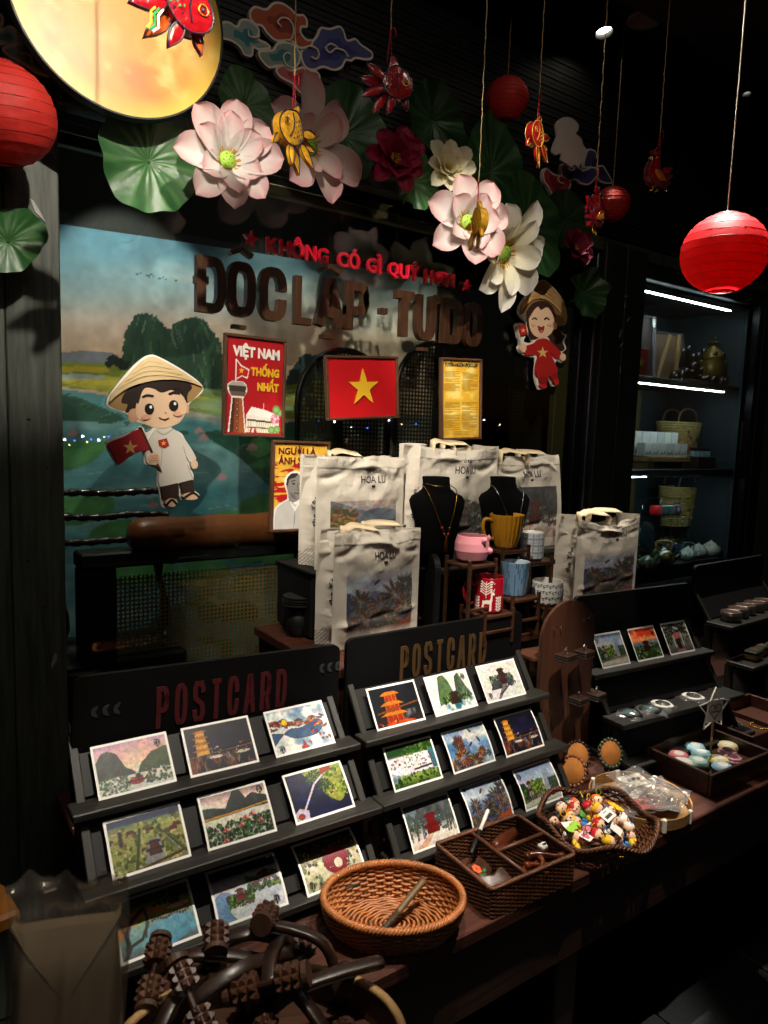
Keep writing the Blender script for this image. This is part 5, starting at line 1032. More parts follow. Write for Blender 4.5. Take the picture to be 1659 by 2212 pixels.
def k_treegate(c):
    c.vgrad([(0, '6a5a62'), (.3, '8a8a7a'), (1, 'c8ccc8')]); greens(c, 90, (0, .3, 1, .9), 4, ('3a4a34', '6a7a58', '22301f', '9a9c8a'), .06); rg = random.Random(5)
    for k in range(9): c.line([(rg.random(), 1), (rg.random(), .75), (rg.random(), .6)], .03, '3a3434')
    c.poly([(.3, .2), (.36, .2), (.36, .6), (.3, .6)], 'c8c4bc'); c.poly([(.62, .2), (.68, .2), (.68, .6), (.62, .6)], 'c8c4bc'); c.poly([(.36, .48), (.62, .48), (.6, .66), (.38, .66)], 'c87a78'); c.poly([(.42, .12), (.56, .12), (.56, .46), (.42, .46)], '4a2f34'); c.poly([(.2, 0), (.8, 0), (.6, .15), (.4, .15)], 'a88a92')
def k_river(c):
    c.vgrad([(0, 'c8b8ac'), (.5, 'd0c0b4'), (.6, '8f9aa4'), (1, 'd4c0b8')]); c.hill(.6, [(0, .98), (.15, .95), (.3, .86), (.5, .8), (.7, .84), (1, .78)], ('5f7486', '9aa2a8'), 3); c.poly(spline([(0, .15), (0, .85), (.2, .85), (.4, .6), (.45, .5), (.2, .3)], 4), '8a6a3c'); greens(c, 80, (0, .3, .38, .82), 4, ('a86a2c', '6a7a3a', 'c49a4a', '4a5a3a'), .06); greens(c, 50, (.3, .0, 1, .15), 5, ('7a8a4a', '55683a', 'b0a05a'), .05); c.line([(.4, .56), (1, .6)], .02, '6a6a52')
def k_greygate(c):
    c.vgrad([(0, '9a9690'), (.5, 'c9c4ba'), (1, 'd2cabf')]); pagoda(c, .32, .42, .42, .55, 4, '8a7f7a', '5a4f4f'); greens(c, 90, (.45, .35, 1, .75), 3, ('5a5a58', '3f4446', '8a8880'), .05); c.poly([(.0, .1), (.3, .2), (.5, .4), (.1, .42)], 'b0a89c'); greens(c, 60, (.2, .0, 1, .3), 6, ('7a766e', '5a5854', 'a8a298'), .05)
def art(fn, w=CW, h=CH, seed=1, bd=True, washk=.09):
    c = Cv(w, h, 'e8e6e0', seed); fn(c); c.wash(washk, 12); c.a = np.clip((c.a-.5)*1.12+.47, 0, 1)**1.25; m1 = np.clip((c.n(38, 27, 3)-.52)*5, 0, 1); c.a = np.clip(c.a+np.stack([.12*(c.n(10, 7, 4)-.5)+.08*(c.n(44, 32, 2)-.5) for _ in range(3)], -1)*(.35+c.a), 0, 1); gy_, gx_ = np.gradient(c.a.mean(2)); eg = np.clip(np.hypot(gx_, gy_)*6-.25, 0, 1); c.a = c.a*(1-.13*m1[..., None])*(1-.5*eg[..., None]); m2 = np.clip((c.n(30, 22, 3)-.56)*5, 0, 1); c.a = np.clip(c.a+m2[..., None]*.05*(c.a > .1), 0, 1)
    
    return c.border(.042) if bd else c
_cards = {}
def card(fn, label, stand, x, y, z, tilt, w=.148, h=.105, curl=0, yaw=0):
    """a paper card leaning on a stand; placed in the stand's own coordinates"""
    key = (fn.__name__, w, curl)
    if key not in _cards:
        c = art(fn); xs, zs = np.meshgrid(np.linspace(-w/2, w/2, CW), np.linspace(0, h, CH))
        o = fast_grid('postcard', np.stack([xs, -curl*(np.sin(PI*zs/h)-.2*zs/h)*.012+0*xs, zs], -1), c.lin(), 'card_print'); _cards[key] = o.data
    else: o = link('postcard', _cards[key])
    ml = stand.matrix_basis @ Matrix.Translation((x, y, z)) @ Matrix.Rotation(yaw, 4, 'Z') @ Matrix.Rotation(-tilt, 4, 'X')
    o.matrix_world = ml
    return tag(o, label, 'postcard', 'postcards on the stands')

# ================================================================ postcard stands
ROWS = [(-.055, .256), (-.128, .1425), (-.200, .036)]
ROWS1 = [(-.055, .256), (-.146, .154), (-.200, .034)]
def stand(label, loc, rot, w, word=None, col=None, rows=ROWS, deep=(0, 0, 0), hgt=.457, leaves=False, tl=R(34), roll=0):
    t = T('postcard_stand', label, 'display stand', loc, rot, 'dark wooden stepped stands on the table')
    bd = rrect(w-.02, .25, .018); sb_ = MB().prism([(p[0], p[1]+hgt-.125) for p in bd], -.006, .006); sb_ = sb_.build('sign_board', 'board_black', t, loc=(0, .014, hgt*.0), rot=(0, roll, 0)); sb_.location.z = 0
    if word:
        l = .50*w; x = -.19*w-.02; n = len(word); cw = l/n
        for i, ch in enumerate(word):
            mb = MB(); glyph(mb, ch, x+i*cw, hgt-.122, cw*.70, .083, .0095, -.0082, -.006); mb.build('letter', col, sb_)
    if leaves:
        for sx in (-1, 1):
            for k in range(3):
                for dz in (-1, 1): MB().prism([(p[0]+sx*(w*.36+k*.02)+.02*(sx > 0), p[1]+hgt-.05-.02*(sx < 0)) for p in finpoly((0, 0), (.012, .011*dz), .004)], -.0075, -.006).build('leaf_print', 'dim_white', sb_)
    for i, (y, z) in enumerate(rows):
        d = (.05, .05, .034)[i]+deep[i]
        MB().box((0, y-d/2+.008, z-.0075), (w, d, .015), .002).build('ledge', 'charcoal_wood', t)
        for sx in (-1, 1):
            MB().box((0, 0, 0), (.016, .010, .125), .0015).build('slat', 'charcoal_wood_v', t, loc=(sx*(w/2-.022), y+.060*math.sin(tl)+.004, z+.056*math.cos(tl)), rot=(-tl, 0, 0))
            MB().box((0, 0, 0), (.014, .03, max(.02, z-.015)), .002).build('upright', 'charcoal_wood_v', t, loc=(sx*(w/2-.02), y+.005, max(.02, z-.015)/2))
        MB().box((0, 0, 0), (w-.05, .006, .10), .001).build('back_strip', 'black', t, loc=(0, y+.014+.050*math.sin(tl), z+.050*math.cos(tl)), rot=(-tl, 0, 0))
    for sx in (-1, 1):
        MB().box((0, 0, 0), (.015, .23, .02), .002).build('foot', 'charcoal_wood', t, loc=(sx*(w/2-.02), -.115, .0105))
        MB().box((0, 0, 0), (.015, .018, hgt-.18), .002).build('back_leg', 'charcoal_wood_v', t, loc=(sx*(w/2-.05), .018, (hgt-.18)/2))
    return t
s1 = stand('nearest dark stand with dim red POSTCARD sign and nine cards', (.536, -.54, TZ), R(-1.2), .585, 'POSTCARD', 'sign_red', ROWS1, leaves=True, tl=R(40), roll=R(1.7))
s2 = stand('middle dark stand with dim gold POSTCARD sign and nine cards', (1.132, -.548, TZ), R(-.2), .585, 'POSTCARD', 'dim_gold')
s3 = stand('dark stand without lettering holding three cards and compact mirrors', (1.955, -.525, TZ), R(-4.5), .56, None, None, [(-.055, .248), (-.14, .14), (-.21, .035)], (0, .03, .02))
s4 = stand('dark stand with tins and boxes at the right edge', (2.745, -.40, TZ), R(2), .56, None, None, [(-.062, .275), (-.15, .15), (-.23, .035)], (.05, .05, .02), .47)
TL = R(24)
A1 = [(k_lake, 'mountain lake postcard with red boat, top left of the nearest stand'), (k_night, 'night pagoda postcard on the nearest stand'), (k_dragon, 'dragon boat parade postcard on the nearest stand'), (k_citadel, 'green aerial citadel postcard on the nearest stand'), (k_lotus, 'lotus field postcard below dark peaks'), (k_isle, 'navy postcard of a palm island and causeway'), (k_tree, 'autumn tree postcard at the bottom of the nearest stand'), (k_temples, 'island temples postcard behind the wooden massagers'), (k_maze, 'red maze garden postcard beside the oval basket')]
for i, (fn, lb) in enumerate(A1):
    r, q = divmod(i, 3); y, z = ROWS1[r]; card(fn, lb, s1, (-.172, -.004, .174)[q], y-.010-.002*q, z+.0005, R((42, 42, 48)[r]), w=(.142, .138, .139)[r], h=.100, curl=(0, .2, .6)[r]*(1 if q else .3), yaw=R((1, -1, 1)[q]))
A2 = [(k_gold, 'glowing orange pagoda postcard on the middle stand'), (k_karst, 'green karst and pavilion postcard on the middle stand'), (k_gate, 'pale postcard of a gate tower on the middle stand'), (k_fest, 'river festival postcard with tiny boats'), (k_boats, 'postcard of boats fanned like petals on pale water'), (k_night, 'night pagoda postcard on the middle stand'), (k_pav, 'red pavilion postcard above the wicker box'), (k_blue, 'blue postcard of flower-shaped boats above the wicker box'), (k_church, 'grey postcard of church and palms beside the scalloped basket')]
for i, (fn, lb) in enumerate(A2):
    r, q = divmod(i, 3); y, z = ROWS[r]; card(fn, lb, s2, (-.172, -.005, .163)[q], y-.010-.002*q, z+.0005, R(34), w=(.138, .136, .132)[r], h=.098, curl=(0, .3, .6)[r]*(1 if q else .3), yaw=R((-1, 1, 0)[q]))
for q, (fn, lb) in enumerate(((k_church2, 'church and palms postcard on the third stand'), (k_sunset, 'orange sunset temple postcard on the third stand'), (k_treegate, 'tree and temple gate postcard on the third stand'))):
    card(fn, lb, s3, (-.155, .0, .155)[q], -.067, .2485, R(30), w=.122, h=.105)
# compact mirrors on the third stand
def mirror(x, y, lab, m_, a):
    p = s3.matrix_basis @ Vector((x, y, .1405)); t = T('compact_mirror', lab, 'mirror', p, a, 'compact mirrors on the third stand')
    MB().lathe([(0, 0), (.03, 0), (.032, .003), (.032, .006), (.029, .008), (0, .008)], 24, lambda q, z: 1+.06*math.cos(4*q), cap=False).build('case', m_, t, True)
    MB().lathe([(0, .0085), (.021, .0085)], 20, cap=False).build('disc', 'glaze', t, cols=[lin('1c1a1c' if m_ == 'white_print' else '3f6a6c')]*40)
    MB().grid(9, 9, lambda u, v: ((u-.5)*.076, (v-.5)*.076, .012+.004*math.sin(u*9)*math.cos(v*8)-.01*((u-.5)**2+(v-.5)**2)*4)).build('wrapper', 'cellophane', t, True)
mirror(-.2, -.165, 'compact mirror with blue floral lid in clear wrapper', 'black', .3); mirror(-.12, -.17, 'compact mirror with teal lid in clear wrapper', 'black', 1); mirror(-.055, -.16, 'white compact mirror with round blue picture', 'white_print', .2); mirror(.09, -.16, 'white compact mirror lying alone at the right', 'white_print', .5)
# tins and boxes on the right stand
for k, (x, y) in enumerate(((-.19, -.10), (-.105, -.085), (-.03, -.075), (.05, -.07), (.13, -.07))):
    p = s4.matrix_basis @ Vector((x, y, .276)); t = T('round_tin', ('first', 'second', 'third', 'fourth', 'fifth')[k]+' round tin from the left on the right stand', 'tin', p, 0, 'round tins on the right stand')
    MB().lathe([(0, 0), (.036, 0), (.037, .002), (.037, .02), (.039, .021), (.039, .024), (.037, .026), (.037, .034), (.035, .036), (.033, .033), (0, .033)], 28, cap=False).build('body', 'tin', t, True); MB().lathe([(0, .0335), (.032, .0335)], 24, cap=False).build('lid_disc', 'tin_lid', t)
for k, (x, y, c1) in enumerate(((-.18, -.19, '5c3f2a'), (-.10, -.175, '6a4a30'), (-.01, -.18, '4c3524'), (.08, -.175, '5c3f2a'))):
    p = s4.matrix_basis @ Vector((x, y, .151)); t = T('soap_box', ('first', 'second', 'third', 'fourth')[k]+' small brown box from the left on the right stand', 'box', p, R(8), 'brown boxes on the right stand')
    MB().box((0, 0, .012), (.07, .045, .024), .006).build('tray', fm('8a6844'), t); MB().box((0, 0, .03), (.072, .047, .012), .004).build('lid', fm('2c3428'), t); MB().box((0, -.002, .0368), (.04, .025, .001)).build('label_print', fm(c1), t)
for k, x in enumerate((-.12, .0)):
    p = s4.matrix_basis @ Vector((x, -.25, .036)); t = T('carton', ('nearer', 'farther')[k]+' brown carton low on the right stand', 'box', p, R(5)); MB().box((0, 0, .035), (.06, .05, .07), .002).build('body', fm('6a4a2c'), t); MB().box((0, 0, .072), (.062, .052, .006), .002).build('lid', fm('3c2c1c'), t)

# ================================================================ canvas tote bags
def noise2(nv_, nu_, fx, fy, seed, oc=3):
    c = Cv(nu_, nv_, 'ffffff'); return c.n(fx, fy, oc, seed)-.5
def bag(label, x, y, z, w, h, d, fn, pbox, seed, rot=0, tdip=.0, lean=0, handles=((.3, .62),), txt=(.42, .67), lower=None, tz=.0, ph=136):
    t = T('tote_bag', label, 'tote bag', (x, y, z), rot, 'cream canvas tote bags')
    nl, nf, nr, nb, nz_ = 18, 136, 10, 26, 140
    s = np.concatenate([np.linspace(0, 1, nl, False), 1+np.linspace(0, 1, nf, False), 2+np.linspace(0, 1, nr, False), 3+np.linspace(0, 1, nb, False), [4]])
    S, Z = np.meshgrid(s, np.linspace(0, 1, nz_)); a = S-np.floor(S-1e-9*(S > 3.9)); sd = np.minimum(np.floor(S), 3).astype(int); a = S-sd
    X = np.select([sd == 0, sd == 1, sd == 2, sd == 3], [0*a, a*w, w+0*a, w-a*w]); Y = np.select([sd == 0, sd == 1, sd == 2, sd == 3], [d-a*d, 0*a, a*d, d+0*a])
    n1 = noise2(nz_, len(s), 5, 4, seed, 2); n2 = noise2(nz_, len(s), 14, 10, seed+1, 3); n3 = noise2(nz_, len(s), 40, 5, seed+2, 3)
    n1[:, -1] = n1[:, 0]; n2[:, -1] = n2[:, 0]; n3[:, -1] = n3[:, 0]
    up = np.clip(Z-.55, 0, 1)/.45
    e = np.clip(np.minimum(a, 1-a)*9, 0, 1)
    dsp = (.022*n1*(.5+up)+.0095*n2*(.5+.8*up)+.0025*n3*up)+.010*np.sin(PI*a)*np.sin(PI*np.clip(Z, 0, 1))**.8
    fold = .012*np.exp(-((Z-.86-.06*np.sin(a*7+seed))/.03)**2)*np.sin(a*PI*2+seed)+.007*np.exp(-((Z-.2-.1*a)/.025)**2)*np.sin(a*9)
    dsp = (dsp+fold)*e
    hem = .0022*((Z > .895) & (Z < .985))
    Yn = np.select([sd == 1, sd == 3], [Y-dsp-hem, Y+dsp+hem], Y)
    pinch = np.sin(PI*a)*(.022+.03*up)*np.where(sd == 0, 1, np.where(sd == 2, -1, 0))
    Xn = X+pinch+np.where(sd == 0, -1, np.where(sd == 2, 1, 0))*(.012*n2+.01*n1)*np.sin(PI*a)
    # seams at the vertical edges stand a little proud
    Xn = Xn+np.where((sd == 1) & (a < .015), -.0018, 0)+np.where((sd == 1) & (a > .985), .0018, 0)
    top = h*Z+Z**4*(-tdip*np.sin(PI*np.clip(np.where(sd == 1, a, np.where(sd == 3, 1-a, 0)), 0, 1))+.018*noise2(nz_, len(s), 7, 1, seed+5, 2)*h*3*e+tz*np.where(sd == 1, a, 0)*.0)
    Yn = Yn+lean*top*top/h
    Yn = np.where(sd == 3, Yn-.25*d*up, Yn); Xn = Xn+np.where(sd == 3, 0, 0)
    base = np.array(lin('cdc5b7')); cols = np.empty(S.shape+(3,)); cols[:] = base
    cols *= (1+.06*n2)[..., None]
    # printed picture, inked into the cloth
    c = art(fn, ph, ph, seed, False, .12); A = c.lin()
    fm_ = sd == 1; px_ = (a-pbox[0])/(pbox[2]-pbox[0]); pz_ = (Z-pbox[1])/(pbox[3]-pbox[1])
    m = fm_ & (px_ > 0) & (px_ < 1) & (pz_ > 0) & (pz_ < 1)
    ii = np.clip((px_*(ph-1)).astype(int), 0, ph-1); jj = np.clip((pz_*(ph-1)).astype(int), 0, ph-1)
    fade = np.clip(pz_*8, 0, 1)*np.clip((1-pz_)*5, 0, 1) if lower else np.ones_like(pz_)
    ink = A[jj, ii]*.95; cols = np.where(m[..., None], cols*(1-fade[..., None])+fade[..., None]*(ink**1.15*.76+.06*cols), cols)
    # wave pattern at the foot of the side
    wv = (sd == 0) & (Z < .16-.12*np.abs(a-.35)) & (np.sin((Z+a*.3)*190) > .1); cols = np.where(wv[..., None], cols*.35, cols)
    bg_ = fast_grid('body', np.stack([Xn, Yn, top], -1), cols, 'canvas', t)
    FY = np.array(Yn[:, nl:nl+nf]); FZ = np.array(top[:, nl:nl+nf])
    def warp_at(dx, dz, off=.0014):
        def wfn(P):
            q = P.copy(); ax = np.clip((P[:, 0]+dx)/w, 0, .999)*(nf-1); az = np.clip((P[:, 2]+dz)/h, 0, .999)*(nz_-1); q[:, 1] = FY[az.astype(int), ax.astype(int)]-off+(P[:, 1]-.0005); return q
        return wfn
    for body, x0, x1, z0, z1, b in (('HOA LƯ', txt[0], txt[1], .755, .835, .0), ('CỔ ĐÔ', txt[0]+.05, txt[1]-.07, .85, .895, .0)):
        dx, dz = x0*w, z0*h; text('lettering', body, (x1-x0)*w, (z1-z0)*h, 'ink', bg_, (dx, 0, dz), .0008, b, None, warp_at(dx, dz))
    dx, dz = (txt[0]+txt[1])/2*w, .725*h; MB().prism([(dx+.005*math.cos(k), dz+.004*math.sin(k*1.0)+.002*math.sin(3*k)) for k in [i*.7 for i in range(9)]], float(FY[int(.72*nz_), int(dx/w*nf)])-.003, float(FY[int(.72*nz_), int(dx/w*nf)])+.001).build('emblem', 'ink', t)
    o = text('side_lettering', 'the Yên', .085, .02, 'ink', bg_, (0, 0, 0), .0008); ax = .5; xx = float(Xn[int(.45*nz_), int(ax*nl)])
    co = np.empty(len(o.data.vertices)*3, np.float32); o.data.vertices.foreach_get('co', co); co = co.reshape(-1, 3); zz = co[:, 0]+h*.36; yy = co[:, 2]+d*.36
    aj = np.clip(1-yy/d, 0, .99)*nl; zi = np.clip(zz/h, 0, .99)*(nz_-1); xs_ = Xn[zi.astype(int), aj.astype(int)]
    o.data.vertices.foreach_set('co', np.stack([xs_-.0016+co[:, 1], yy, zz], 1).astype(np.float32).ravel()); o.data.update()
    rg = random.Random(seed)
    for hi, (a0, a1) in enumerate(handles):
        yb = .006 if hi % 2 == 0 else d*.7
        pts = spline([(a0*w, yb, h-.03), (a0*w+.004, yb, h+.008), (a0*w+(a1-a0)*w*.22, yb+.012, h+.008), ((a0+a1)/2*w, yb+.026, h+.013-.005*hi), (a1*w-(a1-a0)*w*.2, yb+.014, h+.007), (a1*w-.004, yb, h+.002), (a1*w, yb, h-.03)], 6)
        wd = .013; L = [Vector(p) for p in pts]; vs_, fs_ = [], []
        for i, p in enumerate(L):
            q = i/(len(L)-1); tw = Vector((0, math.cos(.5*math.sin(PI*q)), .35*math.sin(PI*q)+.15)).normalized()
            for sg, o_ in ((-1, 0), (1, 0), (1, .0018), (-1, .0018)):
                b_ = p+tw*(sg*wd)+Vector((0, 0, -o_)); b_.z -= 0 ; vs_.append(b_+Vector((0, 0, 0)))
        n = len(L)
        for i in range(n-1):
            for k in range(4): fs_.append((i*4+k, i*4+(k+1) % 4, (i+1)*4+(k+1) % 4, (i+1)*4+k))
        MB().add(vs_, fs_).build('handle', 'strap', t, True)
    return t
bag('cream tote bag printed with blue flower-shaped boats, nearest', .90, -.388, .947, .272, .302, .085, k_blue, (.14, .09, .905, .69), 11, R(1), .004, 0, ((.08, .5), (.45, .92)), (.43, .68), True)
bag('cream tote bag printed with an autumn river, rear left', .925, -.25, 1.131, .288, .303, .09, k_river, (.15, .12, .9, .60), 23, R(1), .006, 0, ((.12, .5),), (.48, .76))
bag('cream tote bag printed with a grey gate tower, rear middle', 1.226, -.30, 1.134, .30, .335, .10, k_greygate, (.35, .12, .9, .62), 37, R(0), .012, 0, ((.15, .42), (.45, .8)), (.42, .68), True)
bag('cream tote bag printed with a red pavilion, rear right', 1.592, -.25, 1.134, .31, .31, .09, k_pav, (.14, .1, .92, .66), 41, R(2), .008, .1, ((-.02, .4), (.45, .9)), (.36, .66))
bag('shaded cream tote bag with dark boat print, standing apart at right', 1.835, -.365, .947, .31, .30, .095, k_blue, (.12, .04, .95, .62), 55, R(-2), .035, 0, ((.02, .5), (.4, .95)), (.48, .76), True)

# ================================================================ necklace busts
def bust(u, v, y, label, pend):
    p = at(u, v, y); zb = 1.134; H = p.z-zb; t = T('necklace_bust', label, 'bust', (p.x, y, zb), R(-14), 'black velvet necklace busts')
    prof = [(0, .052, .03), (.25, .056, .032), (.5, .066, .036), (.66, .078, .04), (.74, .082, .038), (.79, .074, .034), (.83, .052, .031), (.87, .040, .030), (.94, .037, .030), (.99, .038, .031), (1, .036, .029)]
    vs_, n = [], 28
    for s, a, b in prof:
        for k in range(n):
            q = 2*PI*k/n; c_, s_ = math.cos(q), math.sin(q); vs_.append((a*math.copysign(abs(c_)**.8, c_), b*math.copysign(abs(s_)**.8, s_)-.016*math.sin(s*PI)+.01*s, s*H))
    MB().add(vs_, [(i*n+k, i*n+(k+1) % n, (i+1)*n+(k+1) % n, (i+1)*n+k) for i in range(len(prof)-1) for k in range(n)]+[tuple(range(n-1, -1, -1)), tuple(range((len(prof)-1)*n, len(prof)*n))]).build('velvet_form', 'black_cloth', t, True)
    pts = spline([(-.042, .0, .90*H), (-.045, -.03, .86*H), (-.036, -.05, .74*H), (-.012, -.058, .50*H), (.006, -.058, .36*H), (.018, -.058, .5*H), (.036, -.05, .74*H), (.045, -.03, .86*H), (.042, 0, .90*H)], 5)
    ch_ = MB().tube(pts, .0011, 5).build('chain', 'gold_metal' if pend else 'silver', t, True)
    if pend:
        MB().tube(spline([(-.04, -.01, .93*H), (-.02, -.036, .91*H), (.02, -.036, .905*H), (.04, -.01, .92*H)], 4), .001, 5).build('chain', 'gold_metal', t, True)
        for k in (16, 17, 18, 22, 23, 24): MB().ell(pts[k], .0035, 6, 5).build('bead', ('gold_metal', 'red_print', 'black_metal')[k % 3], ch_, True)
        for k in range(4): MB().tube([(.006, -.058, .36*H), (.002+k*.003, -.058, .30*H), (.001+k*.0035, -.058, .19*H)], .0012, 4).build('tassel', 'gold_metal', ch_)
    else: MB().ell((.006, -.06, .34*H), (.006, .003, .008), 8, 6).build('pendant', 'silver', ch_, True)
bust(945, 1030, -.35, 'black velvet bust with gold chain and tassel necklace', True)
bust(1090, 1030, -.36, 'black velvet bust with a thin silver necklace, behind the mustard cup', False)

# ================================================================ mug rack and mugs
def pz(u, v, y): return at(u, v, y)
YM = -.475
rk = T('mug_rack', 'small brown wooden rack with stepped platforms for cups', 'rack', (1.40, YM, .947))
def plat(p, sx=.115, sy=.1):
    q = p-rk.location; MB().box((q.x, q.y, q.z-.006), (sx, sy, .010), .002).build('platform', 'walnut', rk)
    for i in (-1, 1):
        for j in (-1, 1): MB().box((q.x+i*(sx/2-.004), q.y+j*(sy/2-.004), (q.z+.012)/2), (.009, .009, q.z+.012), .001).build('post', 'walnut', rk)
    MB().box((q.x, q.y-sy/2, q.z*.45), (sx-.012, .006, .008), .001).build('rail', 'walnut', rk)
P_pink, P_must, P_grey, P_blue, P_red, P_cat = pz(1018, 1212, YM), pz(1092, 1183, YM+.05), pz(1146, 1208, YM+.05), pz(1110, 1284, YM-.01), pz(1052, 1318, YM-.02), pz(1180, 1303, YM-.01)
plat(P_pink, .10); plat(P_must, .11, .09); plat(P_grey, .10, .09); plat(P_blue, .11); plat(P_red, .11); plat(P_cat, .11)
def mug(p, label, prof, paint, inner, nth=96, handle=None, flute=0, rot=0, cat='mug', loc_fix=True):
    t = T('mug', label, cat, p, rot, 'cups on the wooden rack')
    Hh = max(z for r, z in prof); top = max(range(len(prof)), key=lambda i: prof[i][1])
    out = []
    for (r0, z0), (r1, z1) in zip(prof[:-1], prof[1:]):
        n = max(1, int(math.hypot(r1-r0, z1-z0)/.0017)); out += [(r0+(r1-r0)*k/n, z0+(z1-z0)*k/n) for k in range(n)]
    out.append(prof[-1]); th = .0035
    inn = [(max(0, r-th), max(z, .006)) for r, z in out[::-1]]+[(0, .006)]; full = [(0, 0)]+out+inn; nz_ = len(full)
    A = np.linspace(0, 2*PI, nth+1); rr = np.array([f[0] for f in full])[:, None]; zz = np.array([f[1] for f in full])[:, None]
    mod = 1+(flute*np.abs(np.cos(A*11))[None, :]*np.clip(zz/Hh*4, 0, 1) if flute else 0*A[None, :])
    P = np.stack([rr*mod*np.cos(A), rr*mod*np.sin(A), zz+0*A], -1)
    c = Cv(nth+1, len(out)+1, 'ffffff', 3); c.asp = 2*PI*.042/Hh; paint(c); L = np.empty(P.shape); L[:] = lin(inner); L[:len(out)+1] = c.lin()
    fast_grid('cup', P, L, 'glaze', t)
    if handle:
        hc, pts, r = handle; MB().tube(spline(pts, 6), r, 8, flat=1.4).build('handle', 'glaze', t, True, cols=None) if False else None
        o = MB().tube(spline(pts, 6), r, 8).build('handle', 'glaze', t, True); setcols(o.data, [lin(hc)]*len(o.data.vertices))
    return t
# in these prints the angle 0..1 runs once round the cup; the camera looks at about .62 .. .9
def flatc(col): return lambda c: c.mix(np.ones((c.h, c.w)), col)
s_ = at(1092, 1150, YM); mm = ((s_-EYE).dot(_R @ Vector((0, 0, 1))))/F       # metres per picture unit at the rack
def pp(px_): return px_*mm
pr = pp(37)
t = mug(P_pink, 'pink round mug with a small animal snout and ears', [(pr*.55, 0), (pr*.85, pp(6)), (pr, pp(24)), (pr*.97, pp(40)), (pr*.86, pp(55))], flatc('d48a96'), 'd8939c')
for a, z_, r in ((R(-58), pp(25), pp(9)),): 
    o = MB().ell((pr*math.cos(a), pr*math.sin(a), z_), (pp(8), pp(8), pp(8)), 12, 8).build('snout', 'glaze', t, True); setcols(o.data, [lin('d48a96')]*len(o.data.vertices))
for a in (R(-88), R(-20)):
    o = MB().tube([(pr*.86*math.cos(a), pr*.86*math.sin(a), pp(44)), (pr*1.05*math.cos(a), pr*1.05*math.sin(a), pp(50)), (pr*1.12*math.cos(a), pr*1.12*math.sin(a), pp(46))], [pp(8), pp(6), pp(2)], 7).build('ear', 'glaze', t, True); setcols(o.data, [lin('d48a96')]*len(o.data.vertices))
o = MB().tube(spline([(pr*.8, pr*.4, pp(42)), (pr*1.3, pr*.6, pp(36)), (pr*1.2, pr*.5, pp(14)), (pr*.8, pr*.3, pp(12))], 5), pp(4), 8).build('handle', 'glaze', t, True); setcols(o.data, [lin('d48a96')]*len(o.data.vertices))
mr_ = pp(40); hl = R(158)
def hpts(r, z0, z1, ext, a): return [(r*.92*math.cos(a), r*.92*math.sin(a), z1), ((r+ext*.8)*math.cos(a), (r+ext*.8)*math.sin(a), z1+.002), ((r+ext)*math.cos(a), (r+ext)*math.sin(a), (z0+z1)/2+.006), ((r+ext*.6)*math.cos(a), (r+ext*.6)*math.sin(a), z0+.006), (r*.8*math.cos(a), r*.8*math.sin(a), z0)]
mug(P_must, 'tall mustard yellow fluted mug on top of the rack', [(mr_*.55, 0), (mr_*.62, pp(4)), (mr_*.78, pp(24)), (mr_*.9, pp(46)), (mr_, pp(76))], flatc('a8741c'), 'b8842c', handle=('a8741c', hpts(mr_*.95, pp(20), pp(62), pp(18), hl), pp(4.5)), flute=-.06)
def p_grey(c):
    c.mix(np.ones((c.h, c.w)), '8f959c')
    for i in range(14):
        for j in range(4):
            x, y = (i+.5)/14, (j+.5)/4.2+.08
            for a in (PI/4, 3*PI/4): c.ell(x, y, .032, .028*1.6, 'c4c9cd', 1, a)
            c.ell(x, y, .012, .03, '8f959c')
gr_ = pp(29)
mug(P_grey, 'grey cup with embossed white petal pattern', [(gr_*.85, 0), (gr_, pp(6)), (gr_, pp(64))], p_grey, 'e4e4e2')
def p_blue(c):
    c.mix(np.ones((c.h, c.w)), '6f8fae'); rg = random.Random(2)
    for k in range(40): x = k/40; c.line([(x, 0), (x+rg.uniform(-.008, .008), .5), (x+rg.uniform(-.012, .012), 1)], .018, '2f4a66', .85)
br_ = pp(33)
mug(P_blue, 'light blue tumbler with thin dark vertical lines', [(br_*.72, 0), (br_*.76, pp(3)), (br_, pp(74))], p_blue, 'c4d2dc')
def p_red(c):
    c.mix(np.ones((c.h, c.w)), '9c1220'); x = .63; W = 'efe6dc'
    c.line([(x-.05, .12), (x-.045, .34), (x+.03, .34), (x+.03, .12)], .05, W); c.poly([(x-.055, .28), (x+.04, .3), (x+.045, .42), (x-.055, .38)], W); c.line([(x+.035, .38), (x+.04, .58)], .05, W); c.ell(x+.05, .58, .02, .04, W); c.line([(x+.045, .6), (x+.03, .72)], .02, W); c.line([(x+.05, .6), (x+.065, .72)], .02, W)
    c.line([(x-.02, .46), (x-.02, .9)], .025, W)
    for k in range(5):
        for sg in (-1, 1): c.line([(x-.02, .55+k*.07), (x-.02+sg*.045, .63+k*.07)], .022, W); c.ell(x-.02+sg*.05, .64+k*.07, .011, .022, W)
    for xx in (x-.12, x+.12, x-.25, x+.26):
        c.line([(xx, .08), (xx, .5)], .02, W)
        for k in range(5):
            for sg in (-1, 1): c.ell(xx+sg*.022, .14+k*.08, .016, .025, W, 1, sg*.7)
    c.dabs(8, (x-.3, .75, x+.3, .92), .02, (W,), 4)
rr_ = pp(33)
mug(P_red, 'red mug with white deer and folk flower print', [(rr_*.9, 0), (rr_, pp(4)), (rr_, pp(74))], p_red, '8a1420', nth=190, handle=('9c1220', hpts(rr_, pp(16), pp(58), pp(20), hl), pp(4.5)))
